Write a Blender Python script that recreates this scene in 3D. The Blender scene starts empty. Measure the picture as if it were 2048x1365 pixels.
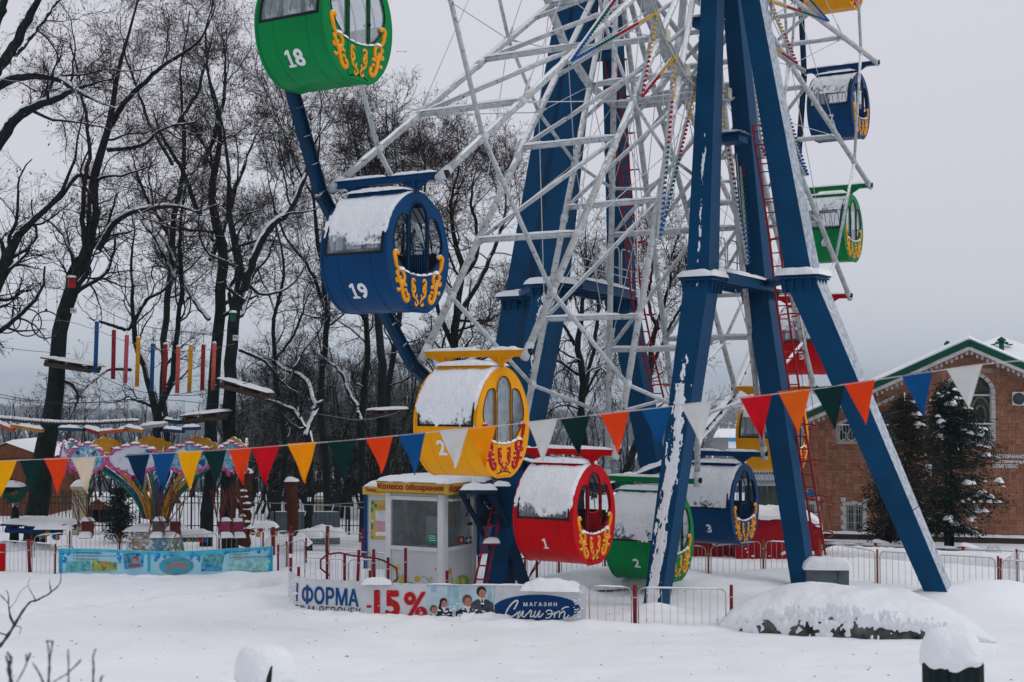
import bpy, math, random
import numpy as np
from mathutils import Vector, Matrix, noise
sc = bpy.context.scene
C = bpy.data.collections.new("scene"); sc.collection.children.link(C)
rng = np.random.default_rng(7); random.seed(7)
PI = math.pi
# ---------------------------------------------------------------- camera
CAMH = 4.7; PITCH = .0359; FOC = 1.3851*2048
cam = bpy.data.cameras.new("camera"); camo = bpy.data.objects.new("camera", cam); C.objects.link(camo)
camo.location = (0, 0, CAMH); camo.rotation_euler = (PI/2+PITCH, 0, 0)
cam.sensor_width = 36; cam.lens = 1.3851*36; cam.clip_start = .1; cam.clip_end = 6000
cam.dof.use_dof = True; cam.dof.focus_distance = 31; cam.dof.aperture_fstop = 3.5
sc.camera = camo
# ---------------------------------------------------------------- sky, sun, exposure
world = bpy.data.worlds.new("World"); sc.world = world; world.use_nodes = True
nt = world.node_tree; N = nt.nodes; L = nt.links; N.clear()
SUN_EL, SUN_ROT = math.radians(38), math.radians(-60)
sky = N.new("ShaderNodeTexSky"); sky.sky_type = 'NISHITA'; sky.sun_disc = False
sky.sun_elevation = SUN_EL; sky.sun_rotation = SUN_ROT
bg1 = N.new("ShaderNodeBackground"); bg1.inputs[1].default_value = .05; L.new(sky.outputs[0], bg1.inputs[0])
tc = N.new("ShaderNodeTexCoord"); sep = N.new("ShaderNodeSeparateXYZ"); L.new(tc.outputs['Generated'], sep.inputs[0])
rp = N.new("ShaderNodeValToRGB"); L.new(sep.outputs['Z'], rp.inputs[0])      # even cloud layer, paler higher up
e = rp.color_ramp.elements; e[0].position = 0.0; e[0].color = (.49, .55, .63, 1); e[1].position = 1; e[1].color = (.78, .79, .86, 1)
for pos, col in ((.02, (.53, .59, .665, 1)), (.06, (.605, .64, .71, 1)), (.11, (.64, .655, .725, 1)), (.2, (.665, .665, .735, 1)), (.4, (.70, .70, .77, 1))):
    x = rp.color_ramp.elements.new(pos); x.color = col
nz = N.new("ShaderNodeTexNoise"); nz.inputs['Scale'].default_value = 2.2; nz.inputs['Detail'].default_value = 3
mp = N.new("ShaderNodeMapping"); mp.inputs['Scale'].default_value = (1, 1, 3.5)
L.new(tc.outputs['Generated'], mp.inputs[0]); L.new(mp.outputs[0], nz.inputs[0])
mr = N.new("ShaderNodeMapRange"); mr.inputs[3].default_value = .955; mr.inputs[4].default_value = 1.045; L.new(nz.outputs[0], mr.inputs[0])
vm = N.new("ShaderNodeVectorMath"); vm.operation = 'SCALE'; L.new(rp.outputs[0], vm.inputs[0]); L.new(mr.outputs[0], vm.inputs['Scale'])
bg2 = N.new("ShaderNodeBackground"); bg2.inputs[1].default_value = 1.0; L.new(vm.outputs[0], bg2.inputs[0])
add = N.new("ShaderNodeAddShader"); L.new(bg1.outputs[0], add.inputs[0]); L.new(bg2.outputs[0], add.inputs[1])
mixw = N.new("ShaderNodeMixShader"); mixw.inputs[0].default_value = .97; L.new(bg1.outputs[0], mixw.inputs[1]); L.new(bg2.outputs[0], mixw.inputs[2])
outw = N.new("ShaderNodeOutputWorld"); L.new(mixw.outputs[0], outw.inputs[0]); N.remove(add)
sl = bpy.data.lights.new("sun", 'SUN'); sl.energy = .85; sl.angle = math.radians(25); sl.color = (1, .97, .93)
so = bpy.data.objects.new("sun", sl); C.objects.link(so); so.rotation_euler = (PI/2-SUN_EL, 0, SUN_ROT+PI*.75)
vs = sc.view_settings; vs.view_transform = 'Standard'; vs.look = 'None'; vs.gamma = 1; vs.use_curve_mapping = False; vs.exposure = 0
sc.cycles.max_bounces = 6; sc.cycles.transparent_max_bounces = 10; sc.cycles.volume_bounces = 0
# ---------------------------------------------------------------- picture point -> place at a real distance
def P(px, py, D):
    rx = (px-1024)/FOC; ru = (682.5-py)/FOC
    y = math.cos(PITCH)-ru*math.sin(PITCH); z = math.sin(PITCH)+ru*math.cos(PITCH)
    s = D/y
    return Vector((rx*s, D, CAMH+z*s))
def G(px, py, zg=0.):
    rx = (px-1024)/FOC; ru = (682.5-py)/FOC
    y = math.cos(PITCH)-ru*math.sin(PITCH); z = math.sin(PITCH)+ru*math.cos(PITCH)
    s = (zg-CAMH)/z
    return Vector((rx*s, y*s, zg))
# ---------------------------------------------------------------- materials
def lin(c): return tuple((x/12.92 if x <= .04045 else ((x+.055)/1.055)**2.4) for x in c)
SNOW = (.82, .85, .88)
MATS = {}
def mat(name, col, rough=.6, var=.12, vscale=6, bump=0., bscale=40, snow=0., snow_lo=.35, snow_hi=.75, metal=0., rust=0., streak=False, snow_dir=(0, 0, 1), second=None, spec=.07):
    if name in MATS: return MATS[name]
    m = bpy.data.materials.new(name); m.use_nodes = True; nt = m.node_tree; N = nt.nodes; L = nt.links
    b = N['Principled BSDF']; b.inputs['Roughness'].default_value = rough; b.inputs['Metallic'].default_value = metal; b.inputs['Specular IOR Level'].default_value = spec
    tc = N.new("ShaderNodeTexCoord"); n1 = N.new("ShaderNodeTexNoise"); n1.inputs['Scale'].default_value = vscale; n1.inputs['Detail'].default_value = 5
    if streak:
        mp = N.new("ShaderNodeMapping"); mp.inputs['Scale'].default_value = (1, 1, .12) if streak is True else streak
        L.new(tc.outputs['Object'], mp.inputs[0]); L.new(mp.outputs[0], n1.inputs[0])
    else: L.new(tc.outputs['Object'], n1.inputs[0])
    r = N.new("ShaderNodeValToRGB"); L.new(n1.outputs[0], r.inputs[0])
    c2 = second or tuple(x*(1+var) for x in col)
    r.color_ramp.elements[0].position = .32; r.color_ramp.elements[0].color = (*[x*(1-var) for x in col], 1)
    r.color_ramp.elements[1].position = .68; r.color_ramp.elements[1].color = (*c2, 1)
    cur = r.outputs[0]
    if rust:
        n2 = N.new("ShaderNodeTexNoise"); n2.inputs['Scale'].default_value = 11; n2.inputs['Detail'].default_value = 8; L.new(tc.outputs['Object'], n2.inputs[0])
        q = N.new("ShaderNodeMapRange"); q.inputs[1].default_value = .60-rust*.1; q.inputs[2].default_value = .74-rust*.1; L.new(n2.outputs[0], q.inputs[0])
        mx = N.new("ShaderNodeMix"); mx.data_type = 'RGBA'; L.new(q.outputs[0], mx.inputs[0]); L.new(cur, mx.inputs[6]); mx.inputs[7].default_value = (.16, .085, .045, 1); cur = mx.outputs[2]
    if snow > 0:
        g = N.new("ShaderNodeNewGeometry"); dp = N.new("ShaderNodeVectorMath"); dp.operation = 'DOT_PRODUCT'; dp.inputs[1].default_value = snow_dir; L.new(g.outputs['Normal'], dp.inputs[0])
        n3 = N.new("ShaderNodeTexNoise"); n3.inputs['Scale'].default_value = 9; n3.inputs['Detail'].default_value = 6; L.new(tc.outputs['Object'], n3.inputs[0])
        ma = N.new("ShaderNodeMath"); ma.operation = 'MULTIPLY_ADD'; L.new(n3.outputs[0], ma.inputs[0]); ma.inputs[1].default_value = .9; L.new(dp.outputs['Value'], ma.inputs[2])
        q = N.new("ShaderNodeMapRange"); q.inputs[1].default_value = snow_lo+.45; q.inputs[2].default_value = snow_hi+.45; q.inputs[4].default_value = snow; L.new(ma.outputs[0], q.inputs[0])
        mx = N.new("ShaderNodeMix"); mx.data_type = 'RGBA'; L.new(q.outputs[0], mx.inputs[0]); L.new(cur, mx.inputs[6]); mx.inputs[7].default_value = (*SNOW, 1); cur = mx.outputs[2]
    L.new(cur, b.inputs['Base Color'])
    if bump:
        nb = N.new("ShaderNodeTexNoise"); nb.inputs['Scale'].default_value = bscale; nb.inputs['Detail'].default_value = 6; L.new(tc.outputs['Object'], nb.inputs[0])
        bp = N.new("ShaderNodeBump"); bp.inputs['Strength'].default_value = bump; bp.inputs['Distance'].default_value = .05; L.new(nb.outputs[0], bp.inputs['Height']); L.new(bp.outputs[0], b.inputs['Normal'])
    MATS[name] = m; return m
def glass_mat(name, tint, opac, rough=.08):
    if name in MATS: return MATS[name]
    m = bpy.data.materials.new(name); m.use_nodes = True; nt = m.node_tree; N = nt.nodes; L = nt.links; N.clear()
    o = N.new("ShaderNodeOutputMaterial"); t = N.new("ShaderNodeBsdfTransparent"); t.inputs[0].default_value = (.86, .9, .92, 1)
    d = N.new("ShaderNodeBsdfDiffuse"); d.inputs[0].default_value = (*tint, 1); g = N.new("ShaderNodeBsdfGlossy"); g.inputs['Roughness'].default_value = rough
    tc = N.new("ShaderNodeTexCoord"); n1 = N.new("ShaderNodeTexNoise"); n1.inputs['Scale'].default_value = 5; n1.inputs['Detail'].default_value = 6; L.new(tc.outputs['Object'], n1.inputs[0])
    q = N.new("ShaderNodeMapRange"); q.inputs[1].default_value = .35; q.inputs[2].default_value = .7; q.inputs[3].default_value = opac*.55; q.inputs[4].default_value = min(1, opac*1.5); L.new(n1.outputs[0], q.inputs[0])
    m1 = N.new("ShaderNodeMixShader"); L.new(q.outputs[0], m1.inputs[0]); L.new(t.outputs[0], m1.inputs[1]); L.new(d.outputs[0], m1.inputs[2])
    lw = N.new("ShaderNodeLayerWeight"); lw.inputs[0].default_value = .35
    m2 = N.new("ShaderNodeMixShader"); fq = N.new("ShaderNodeMath"); fq.operation = 'MULTIPLY'; fq.inputs[1].default_value = .28; L.new(lw.outputs['Fresnel'], fq.inputs[0]); L.new(fq.outputs[0], m2.inputs[0])
    L.new(m1.outputs[0], m2.inputs[1]); L.new(g.outputs[0], m2.inputs[2]); L.new(m2.outputs[0], o.inputs[0])
    MATS[name] = m; return m
def snow_mat(name="snow", col=SNOW, b1=.6, s1=22, trans=True):
    if name in MATS: return MATS[name]
    m = bpy.data.materials.new(name); m.use_nodes = True; nt = m.node_tree; N = nt.nodes; L = nt.links
    b = N['Principled BSDF']; b.inputs['Roughness'].default_value = .85
    tc = N.new("ShaderNodeTexCoord"); n1 = N.new("ShaderNodeTexNoise"); n1.inputs['Scale'].default_value = .7; n1.inputs['Detail'].default_value = 6; L.new(tc.outputs['Object'], n1.inputs[0])
    r = N.new("ShaderNodeValToRGB"); L.new(n1.outputs[0], r.inputs[0]); r.color_ramp.elements[0].position = .3; r.color_ramp.elements[1].position = .7
    r.color_ramp.elements[0].color = (*[x*.95 for x in col], 1); r.color_ramp.elements[1].color = (*[min(.92, x*1.03) for x in col], 1); L.new(r.outputs[0], b.inputs['Base Color'])
    nb = N.new("ShaderNodeTexNoise"); nb.inputs['Scale'].default_value = s1; nb.inputs['Detail'].default_value = 8; nb.inputs['Roughness'].default_value = .6; L.new(tc.outputs['Object'], nb.inputs[0])
    bp = N.new("ShaderNodeBump"); bp.inputs['Strength'].default_value = b1; bp.inputs['Distance'].default_value = .06; L.new(nb.outputs[0], bp.inputs['Height']); L.new(bp.outputs[0], b.inputs['Normal'])
    MATS[name] = m; return m
M_SNOW = snow_mat()
BLUE = mat("tower blue paint", (.0003, .046, .118), .42, .15, 1.2, .12, 60)
BLUE_FROST = mat("tower blue paint frosted", (.0003, .046, .118), .42, .15, 1.2, .15, 60, snow=.6, snow_lo=.42, snow_hi=.95, snow_dir=(.72, -.1, .62))
WPIPE = mat("white pipe paint", (.41, .44, .445), .55, .16, 6, .15, 30, snow=1, snow_lo=.42, snow_hi=.58, rust=.3)
WPIPE2 = mat("white strut paint", (.41, .445, .46), .55, .16, 6, .1, 30, snow=1, snow_lo=.50, snow_hi=.66, rust=.2)
WIRE = mat("white guy wire", (.45, .48, .5), .5)
RED = mat("red cabin paint", (.46, .0006, .004), .34, .1, 1.5)
GREEN = mat("green cabin paint", (.0004, .185, .047), .34, .1, 1.5)
CBLUE = mat("blue cabin paint", (.0004, .040, .125), .34, .1, 1.5)
YEL = mat("yellow cabin paint", (.72, .30, .002), .36, .08, 1.5)
GOLD = mat("golden relief paint", (.72, .29, .01), .45, .15, 9, snow=.85, snow_lo=.55, snow_hi=.8)
CRIM = mat("crimson relief paint", (.40, .012, .018), .45, .15, 9, snow=.85, snow_lo=.55, snow_hi=.8)
WHITE = mat("white paint", (.66, .67, .68), .5, .05)
RUB = mat("black rubber gasket", (.012, .018, .02), .6)
DARK = mat("dark cabin interior", (.018, .03, .04), .6)
LADR = mat("dark red ladder paint", (.26, .012, .02), .5, .15)
GLASS = glass_mat("dusty acrylic window", (.55, .60, .65), .22)
RGLASS = glass_mat("misted rear acrylic", (.60, .64, .69), .62)
KGLASS = glass_mat("clear kiosk glass", (.25, .3, .3), .16, .02)
# ---------------------------------------------------------------- objects
ROOTM = {}
def tag(o, label=None, cat=None, group=None, kind=None):
    if label: o['label'] = label
    if cat: o['category'] = cat
    if group: o['group'] = group
    if kind: o['kind'] = kind
    return o
def thing(name, label, cat, loc=(0, 0, 0), rotz=0, group=None):
    o = bpy.data.objects.new(name, None); C.objects.link(o); o.empty_display_size = .3
    o.location = loc; o.rotation_euler = (0, 0, rotz)
    ROOTM[o.name] = Matrix.Translation(Vector(loc)) @ Matrix.Rotation(rotz, 4, 'Z')
    return tag(o, label, cat, group)
def rootm(o):
    while o is not None:
        if o.name in ROOTM: return ROOTM[o.name]
        o = o.parent
    return Matrix.Identity(4)
def link_mesh(name, me, m, parent=None, world=False):
    if not isinstance(m, (list, tuple)): m = [m]
    if len(me.materials) == 0:
        for x in m: me.materials.append(x)
    if world and parent is not None: me.transform(rootm(parent).inverted())
    o = bpy.data.objects.new(name, me); C.objects.link(o)
    if parent is not None: o.parent = parent
    return o
def dup(root, loc, rotz=None, label=None, group=None):
    r = root.copy(); C.objects.link(r); r.location = loc
    if rotz is not None: r.rotation_euler = (0, 0, rotz)
    if label: r['label'] = label
    if group: r['group'] = group
    ROOTM[r.name] = Matrix.Translation(Vector(loc)) @ Matrix.Rotation(r.rotation_euler.z, 4, 'Z')
    for ch in list(root.children):
        c = ch.copy(); C.objects.link(c); c.parent = r
        for g in list(ch.children):
            d = g.copy(); C.objects.link(d); d.parent = c
    return r
class MB:
    def __init__(s): s.v = []; s.f = []; s.mi = []; s.sm = []
    def add(s, vs, fs, mi=0, smooth=False):
        b = len(s.v); s.v.extend([tuple(x) for x in vs]); s.f.extend([tuple(i+b for i in f) for f in fs])
        s.mi.extend([mi]*len(fs)); s.sm.extend([smooth]*len(fs)); return s
    def box(s, c, d, M=None, mi=0, taper=1.):
        x, y, z = d[0]/2, d[1]/2, d[2]/2
        vs = [Vector((sx*x*(taper if sz > 0 else 1), sy*y*(taper if sz > 0 else 1), sz*z)) for sz in (-1, 1) for sy in (-1, 1) for sx in (-1, 1)]
        if M is not None: vs = [M @ q for q in vs]
        c = Vector(c); vs = [q+c for q in vs]
        return s.add(vs, [(0, 2, 3, 1), (4, 5, 7, 6), (0, 1, 5, 4), (2, 6, 7, 3), (0, 4, 6, 2), (1, 3, 7, 5)], mi)
    def beam(s, a, b, w, h, up=(0, 0, 1), w2=None, h2=None, mi=0):
        """box from a to b: w across, h along up"""
        a, b = Vector(a), Vector(b); d = (b-a).normalized(); up = Vector(up); sd = d.cross(up)
        if sd.length < 1e-4: sd = d.cross(Vector((0, 1, 0)))
        sd.normalize(); u = sd.cross(d); w2 = w if w2 is None else w2; h2 = h if h2 is None else h2
        vs = [p+sd*(sx*ww/2)+u*(sz*hh/2) for p, ww, hh in ((a, w, h), (b, w2, h2)) for sz in (-1, 1) for sx in (-1, 1)]
        return s.add(vs, [(0, 1, 3, 2), (4, 6, 7, 5), (0, 4, 5, 1), (2, 3, 7, 6), (0, 2, 6, 4), (1, 5, 7, 3)], mi)
    def tube(s, pts, r, n=8, mi=0, cap=True, smooth=True, r2=None, flat=1., fdir=None):
        pts = [Vector(p) for p in pts]; K = len(pts); rs = [r]*K if not hasattr(r, '__len__') else r
        if r2 is not None: rs = [r+(r2-r)*i/(K-1) for i in range(K)]
        vs = []; t0 = (pts[1]-pts[0]).normalized(); ref = Vector((0, 0, 1)) if abs(t0.z) < .9 else Vector((0, 1, 0))
        if fdir is not None: ref = Vector(fdir)
        A = t0.cross(ref).normalized()
        for i, p in enumerate(pts):
            t = (pts[min(i+1, K-1)]-pts[max(i-1, 0)])
            t = t.normalized() if t.length > 1e-9 else t0
            if fdir is not None: A = t.cross(ref).normalized()
            else:
                A = (A-t*A.dot(t)); A.normalize()
            B = t.cross(A)
            for k in range(n):
                an = 2*PI*k/n; vs.append(p+A*(rs[i]*math.cos(an))+B*(rs[i]*flat*math.sin(an)))
        fs = [(i*n+k, i*n+(k+1) % n, (i+1)*n+(k+1) % n, (i+1)*n+k) for i in range(K-1) for k in range(n)]
        if cap: fs += [tuple(range(n-1, -1, -1)), tuple(range((K-1)*n, K*n))]
        s.add(vs, fs, mi, smooth); return s
    def lathe(s, c, prof, n=12, mi=0, smooth=True, sx=1, sy=1):
        c = Vector(c); vs = [c+Vector((r*sx*math.cos(2*PI*k/n), r*sy*math.sin(2*PI*k/n), z)) for r, z in prof for k in range(n)]
        K = len(prof); fs = [(i*n+k, i*n+(k+1) % n, (i+1)*n+(k+1) % n, (i+1)*n+k) for i in range(K-1) for k in range(n)]
        fs += [tuple(range(n-1, -1, -1)), tuple(range((K-1)*n, K*n))]
        return s.add(vs, fs, mi, smooth)
    def grid(s, fn, nu, nv, mi=0, smooth=True, keep=None):
        """fn(u,v)->point; keep(u,v)->bool drops faces"""
        vs = [fn(i/nu, j/nv) for j in range(nv+1) for i in range(nu+1)]
        fs = [(j*(nu+1)+i, j*(nu+1)+i+1, (j+1)*(nu+1)+i+1, (j+1)*(nu+1)+i) for j in range(nv) for i in range(nu) if keep is None or keep((i+.5)/nu, (j+.5)/nv)]
        return s.add(vs, fs, mi, smooth)
    def prism(s, poly, a, b, mi=0):
        """poly: list of 3D points; swept by vector b-a from offset a"""
        n = len(poly); a = Vector(a); b = Vector(b); vs = [Vector(p)+a for p in poly]+[Vector(p)+b for p in poly]
        return s.add(vs, [tuple(range(n)), tuple(range(2*n-1, n-1, -1))]+[(i, i+n, (i+1) % n+n, (i+1) % n) for i in range(n)], mi)
    def snowpad(s, c, lx, ly, h, M=None, nx=14, ny=8, over=.03, seed=0., mi=0, amp=.35, p=3.):
        c = Vector(c); M = M or Matrix.Identity(3)
        def fn(u, v):
            x = (u*2-1); y = (v*2-1)
            e = max(0, 1-abs(x)**p)**.5*max(0, 1-abs(y)**p)**.5
            n = noise.noise(Vector((x*lx*2+seed, y*ly*2, seed*1.7)))
            n2 = noise.noise(Vector((x*lx*7+seed, y*ly*7, seed*.7)))
            z = h*e*(1+amp*n+amp*.4*n2)-.02*(1-e)
            q = Vector((x*(lx/2+over*(1+n2)), y*(ly/2+over*(1+n)), z)); return M @ q+c
        return s.grid(fn, nx, ny, mi)
    def ridge(s, a, b, w, h, seed=0., n=None, mi=0, mode=0, gap=.0):
        """snow lying along the top of a bar from a to b (points on its top line)"""
        a, b = Vector(a), Vector(b); d = b-a; Ln = d.length; n = n or max(6, int(Ln/.12)); sd = d.cross(Vector((0, 0, 1)))
        if sd.length < 1e-3: return s
        sd.normalize(); up = sd.cross(d).normalized()
        def fn(u, v):
            an = PI*v; k = noise.noise(Vector((u*Ln*2.2+seed, seed, 3.1))); k2 = noise.noise(Vector((u*Ln*8+seed, v*2, 7.7+seed)))
            hh = h*(1+.5*k+.35*k2)*min(1, 8*u+.2, 8*(1-u)+.2)
            if k < -.35+gap: hh *= .3
            return a+d*u+sd*(math.cos(an)*w/2*(1+.15*k2))+up*(math.sin(an)*hh-.004)
        return s.grid(fn, n, 5, mi)
    def build(s, name, m, parent=None, world=False, smooth=None):
        me = bpy.data.meshes.new(name)
        if s.v:
            me.from_pydata(s.v, [], s.f)
            me.polygons.foreach_set('use_smooth', s.sm if smooth is None else [smooth]*len(s.f))
            if any(s.mi): me.polygons.foreach_set('material_index', s.mi)
        me.update(); return link_mesh(name, me, m, parent, world)
def poly_sheet(outer, holes, fn, thick, res=None):
    """filled 2D shape with holes, extruded by thick along the third axis; fn((x,y),w)->3D"""
    cu = bpy.data.curves.new("t", 'CURVE'); cu.dimensions = '2D'; cu.fill_mode = 'BOTH'; cu.extrude = thick/2
    for ring in [outer]+list(holes):
        sp = cu.splines.new('POLY'); sp.points.add(len(ring)-1); sp.use_cyclic_u = True
        for i, p in enumerate(ring): sp.points[i].co = (p[0], p[1], 0, 1)
    o = bpy.data.objects.new("t", cu); me = o.to_mesh()
    vs = [tuple(fn((v.co.x, v.co.y), v.co.z)) for v in me.vertices]; fs = [tuple(p.vertices) for p in me.polygons]
    o.to_mesh_clear(); bpy.data.objects.remove(o); bpy.data.curves.remove(cu)
    return vs, fs
_T2 = {}
def text2d(txt, bold=.02, res=3, shear=0., space=1.):
    """filled lettering as thin strips: the font outline is sampled, thickened by bold, then merged into rectangles"""
    key = (txt, bold, shear, space)
    if key in _T2: return _T2[key]
    cu = bpy.data.curves.new("t", 'FONT'); cu.body = txt; cu.size = 1; cu.resolution_u = 4; cu.shear = shear; cu.space_character = space*(1+bold*.6); cu.fill_mode = 'NONE'
    o = bpy.data.objects.new("t", cu); me = o.to_mesh(); V = np.array([v.co[:2] for v in me.vertices]); E_ = [tuple(q.vertices) for q in me.edges]
    o.to_mesh_clear(); bpy.data.objects.remove(o); bpy.data.curves.remove(cu)
    mn = V.min(0); mx = V.max(0); sz = mx-mn; Hn = 60; st = sz[1]/Hn; pad = int(math.ceil(bold/st))+1; Wn = int(sz[0]/st)+1
    W_ = np.zeros((Hn+2*pad, Wn+2*pad), int); U = (V-mn)/st+pad
    for a, b in E_:
        if abs(a-b) != 1: a, b = max(a, b), min(a, b)      # the closing edge of a loop runs from its last point to its first
        else: a, b = min(a, b), max(a, b)
        (x0, y0), (x1, y1) = U[a], U[b]
        if y0 == y1: continue
        sg = 1 if y1 > y0 else -1
        for y in range(int(math.ceil(min(y0, y1)-.5)), int(math.ceil(max(y0, y1)-.5))):
            x = x0+(x1-x0)*(y+.5-y0)/(y1-y0); W_[y, max(0, int(math.ceil(x-.5))):] += sg
    g = W_ != 0
    r = bold/st; out = g.copy(); R_ = int(math.ceil(r))
    for dy in range(-R_, R_+1):
        for dx in range(-R_, R_+1):
            if dx*dx+dy*dy <= r*r+.3 and (dx or dy): out |= np.roll(np.roll(g, dy, 0), dx, 1)
    ys, xs = np.nonzero(out); yb, yt, xl, xr = ys.min(), ys.max()+1, xs.min(), xs.max()+1; out = out[yb:yt, xl:xr]; hh, ww = out.shape
    done = []; act = {}
    for y in range(hh+1):
        row = out[y] if y < hh else np.zeros(ww, bool); d = np.diff(np.r_[0, row.astype(int), 0]); runs = set(zip(np.nonzero(d == 1)[0], np.nonzero(d == -1)[0])); na = {}
        for k, y0 in act.items():
            if k in runs: na[k] = y0
            else: done.append((k[0], k[1], y0, y))
        for k in runs:
            if k not in na: na[k] = y
        act = na
    V2 = []; F2 = []
    for (a, b, c, d) in done:
        n = len(V2); V2 += [(a/ww, c/hh), (b/ww, c/hh), (b/ww, d/hh), (a/ww, d/hh)]; F2.append((n, n+1, n+2, n+3))
    _T2[key] = (np.array(V2), F2, np.array((ww*st, hh*st))); return _T2[key]
def text_mesh(txt, w, h, fn, bold=.02, shear=0., space=1., stretch=True):
    """fn(x,y) -> 3D point, x in 0..w, y in 0..h"""
    V, F, sz = text2d(txt, bold, 3, shear, space)
    if not stretch: w = h*sz[0]/sz[1]
    return [tuple(fn(a*w, b*h)) for a, b in V], F
_seed = [0]
def cut2d(vs, fs, step, ystep=None):
    """slice a flat 2D mesh into cells so that it can follow a curved surface"""
    import bmesh
    from mathutils.geometry import tessellate_polygon
    nf = []
    for f in fs:
        if len(f) > 4: nf += [tuple(f[i] for i in t) for t in tessellate_polygon([[Vector((vs[i][0], vs[i][1], 0)) for i in f]])]
        else: nf.append(f)
    fs = nf; ystep = ystep or step; bm = bmesh.new(); V = [bm.verts.new((v[0], v[1], 0)) for v in vs]
    for f in fs:
        try: bm.faces.new([V[i] for i in f])
        except ValueError: pass
    xs = [v[0] for v in vs]; ys = [v[1] for v in vs]
    for ax, lo, hi, st in ((0, min(xs), max(xs), step), (1, min(ys), max(ys), ystep)):
        q = math.ceil((lo+1e-6)/st)*st
        while q < hi:
            co = (q, 0, 0) if ax == 0 else (0, q, 0); no = (1, 0, 0) if ax == 0 else (0, 1, 0)
            bmesh.ops.bisect_plane(bm, geom=bm.verts[:]+bm.edges[:]+bm.faces[:], plane_co=co, plane_no=no); q += st
    bm.verts.index_update(); out = [(v.co.x, v.co.y) for v in bm.verts]; of = [tuple(v.index for v in f.verts) for f in bm.faces]; bm.free(); return out, of
def sd():
    _seed[0] += 1; return _seed[0]*1.731
# ================================================================ ferris wheel
R = 13.; YAW = 1.0092; HB = 1.183; PHI = -.0416
cu_ = Vector((math.cos(YAW), math.sin(YAW), 0)); cn_ = Vector((math.sin(YAW), -math.cos(YAW), 0))
WC = cu_*(2.3644*R)-cn_*(1.1623*R); HUBZ = CAMH+.8416*R; WROT = math.atan2(cu_.y, cu_.x)
def WL(k, r, n):          # local point of the wheel: spoke number k, radius r*R, n towards the near side
    t = math.radians(18)*k+PHI
    return Vector((math.sin(t)*r*R, -n, -math.cos(t)*r*R))
wheel = thing('ferris_wheel', 'big white tubular wheel with coloured bulb stars carrying the numbered cabins', 'ferris wheel', (WC.x, WC.y, HUBZ), WROT)
KS = range(-6, 14)
H0 = .82       # half width of the hub
def nw(r): return HB if r > .9 else H0+(HB-H0)*r/.9*1.0
def rim(k, r, s):
    # the two spoke planes open slightly from hub to rim
    q = WL(k, r, 0); q.y = -s*HB; return q
snow_w = MB()
for k in KS:
    for s in (1, -1):
        a, b = rim(k, .05, s), rim(k, 1.0, s)
        MB().tube([a, b], .072, 10).build('spoke', WPIPE, wheel)
        MB().tube([rim(k, .985, s), rim(k, 1.012, s)], .085, 10).build('spoke_socket', WIRE, wheel)
        for rr in (.30, .46, .57, .765, .885):
            MB().tube([rim(k, rr-.006, s), rim(k, rr+.006, s)], .088, 8).build('joint_collar', WIRE, wheel)
        if -4 <= k <= 6: snow_w.ridge(rim(k, .99, s)+Vector((0, 0, .06)), rim(k, .3, s)+Vector((0, 0, .06)), .10, .030, sd(), 60, gap=.1)
        for rr, rad in ((.885, .046), (.46, .040)):
            MB().tube([rim(k, rr, s), rim(k+1, rr, s)], rad, 8).build('ring_strut', WPIPE2, wheel)
        # channel ring that carries the inner bulbs
        c = MB(); up = rim(k, .3, s)-rim(k, 0, s)
        c.beam(rim(k, .30, s), rim(k+1, .30, s), .17, .10, up.normalized()); c.build('ring_channel', WPIPE, wheel)
        # crossed guy wires
        for (r0, r1) in ((.46, .765), (.30, .46), (.765, .885)) if s == 1 else ((.46, .765), (.3, .46)):
            for (ka, kb) in ((k, k+1), (k+1, k)):
                if (r0, r1) == (.765, .885): continue
                A, B = rim(ka, r1, s), rim(kb, r0, s)
                w = MB().tube([A, B], .011, 4); D = (B-A)
                w.tube([A+D*.06, A+D*.13], .026, 6); w.build('guy_wire', WIRE, wheel)
    for rr in (.765, .55, .30):
        A, B = rim(k, rr, -1), rim(k, rr, 1); MB().tube([A, B], .050, 8).build('axle_strut', WPIPE2, wheel)
        if -4 <= k <= 7: snow_w.ridge(A+Vector((0, .05, .058)), B+Vector((0, -.05, .058)), .10, .05, sd())
    for (ra, rb) in ((.765, .55), (.55, .37), (.37, .2)):
        A, B = rim(k, ra, -1), rim(k, rb, 1); MB().tube([A, B], .040, 8).build('diagonal_strut', WPIPE2, wheel)
        if -4 <= k <= 7: snow_w.ridge(A+Vector((0, 0, .045)), B+Vector((0, 0, .045)), .075, .03, sd())
    # rail ring on the far side (blue H section, snow in it)
    far0, far1 = WL(k, 1.016, 0), WL(k+1, 1.016, 0); far0.y = far1.y = HB+.12
    up = ((far0+far1)/2).normalized()
    m = MB(); m.beam(far0, far1, .13, .025, up); m.beam(far0+up*.21, far1+up*.21, .13, .025, up); m.beam(far0+up*.105, far1+up*.105, .025, .19, up)
    for q in range(1, 8): m.beam(far0.lerp(far1, q/8)+up*.02, far0.lerp(far1, q/8)+up*.19, .14, .02, (far1-far0).normalized())
    m.build('rim_rail', mat("rail blue paint", (.0005, .024, .062), .35, .1, 2, snow=1, snow_lo=.7, snow_hi=.8), wheel)
    if -2 <= k <= 3 :
        lo, hi = (far0, far1)
        snow_w.ridge(lo+Vector((0, 0, .02)), hi+Vector((0, 0, .02)), .19, .09, sd())
        if k in (1, 2): snow_w.ridge(lo+up*.21+Vector((0, 0, .02)), hi+up*.21+Vector((0, 0, .02)), .19, .07, sd())
snow_w.build('snow_layer', M_SNOW, wheel)['kind'] = 'stuff'
hub = MB(); hub.tube([(0, HB+.6, 0), (0, -HB-.6, 0)], .32, 20)
for s in (1, -1): hub.tube([(0, s*HB-.06, 0), (0, s*HB+.06, 0)], .85, 24)
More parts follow.
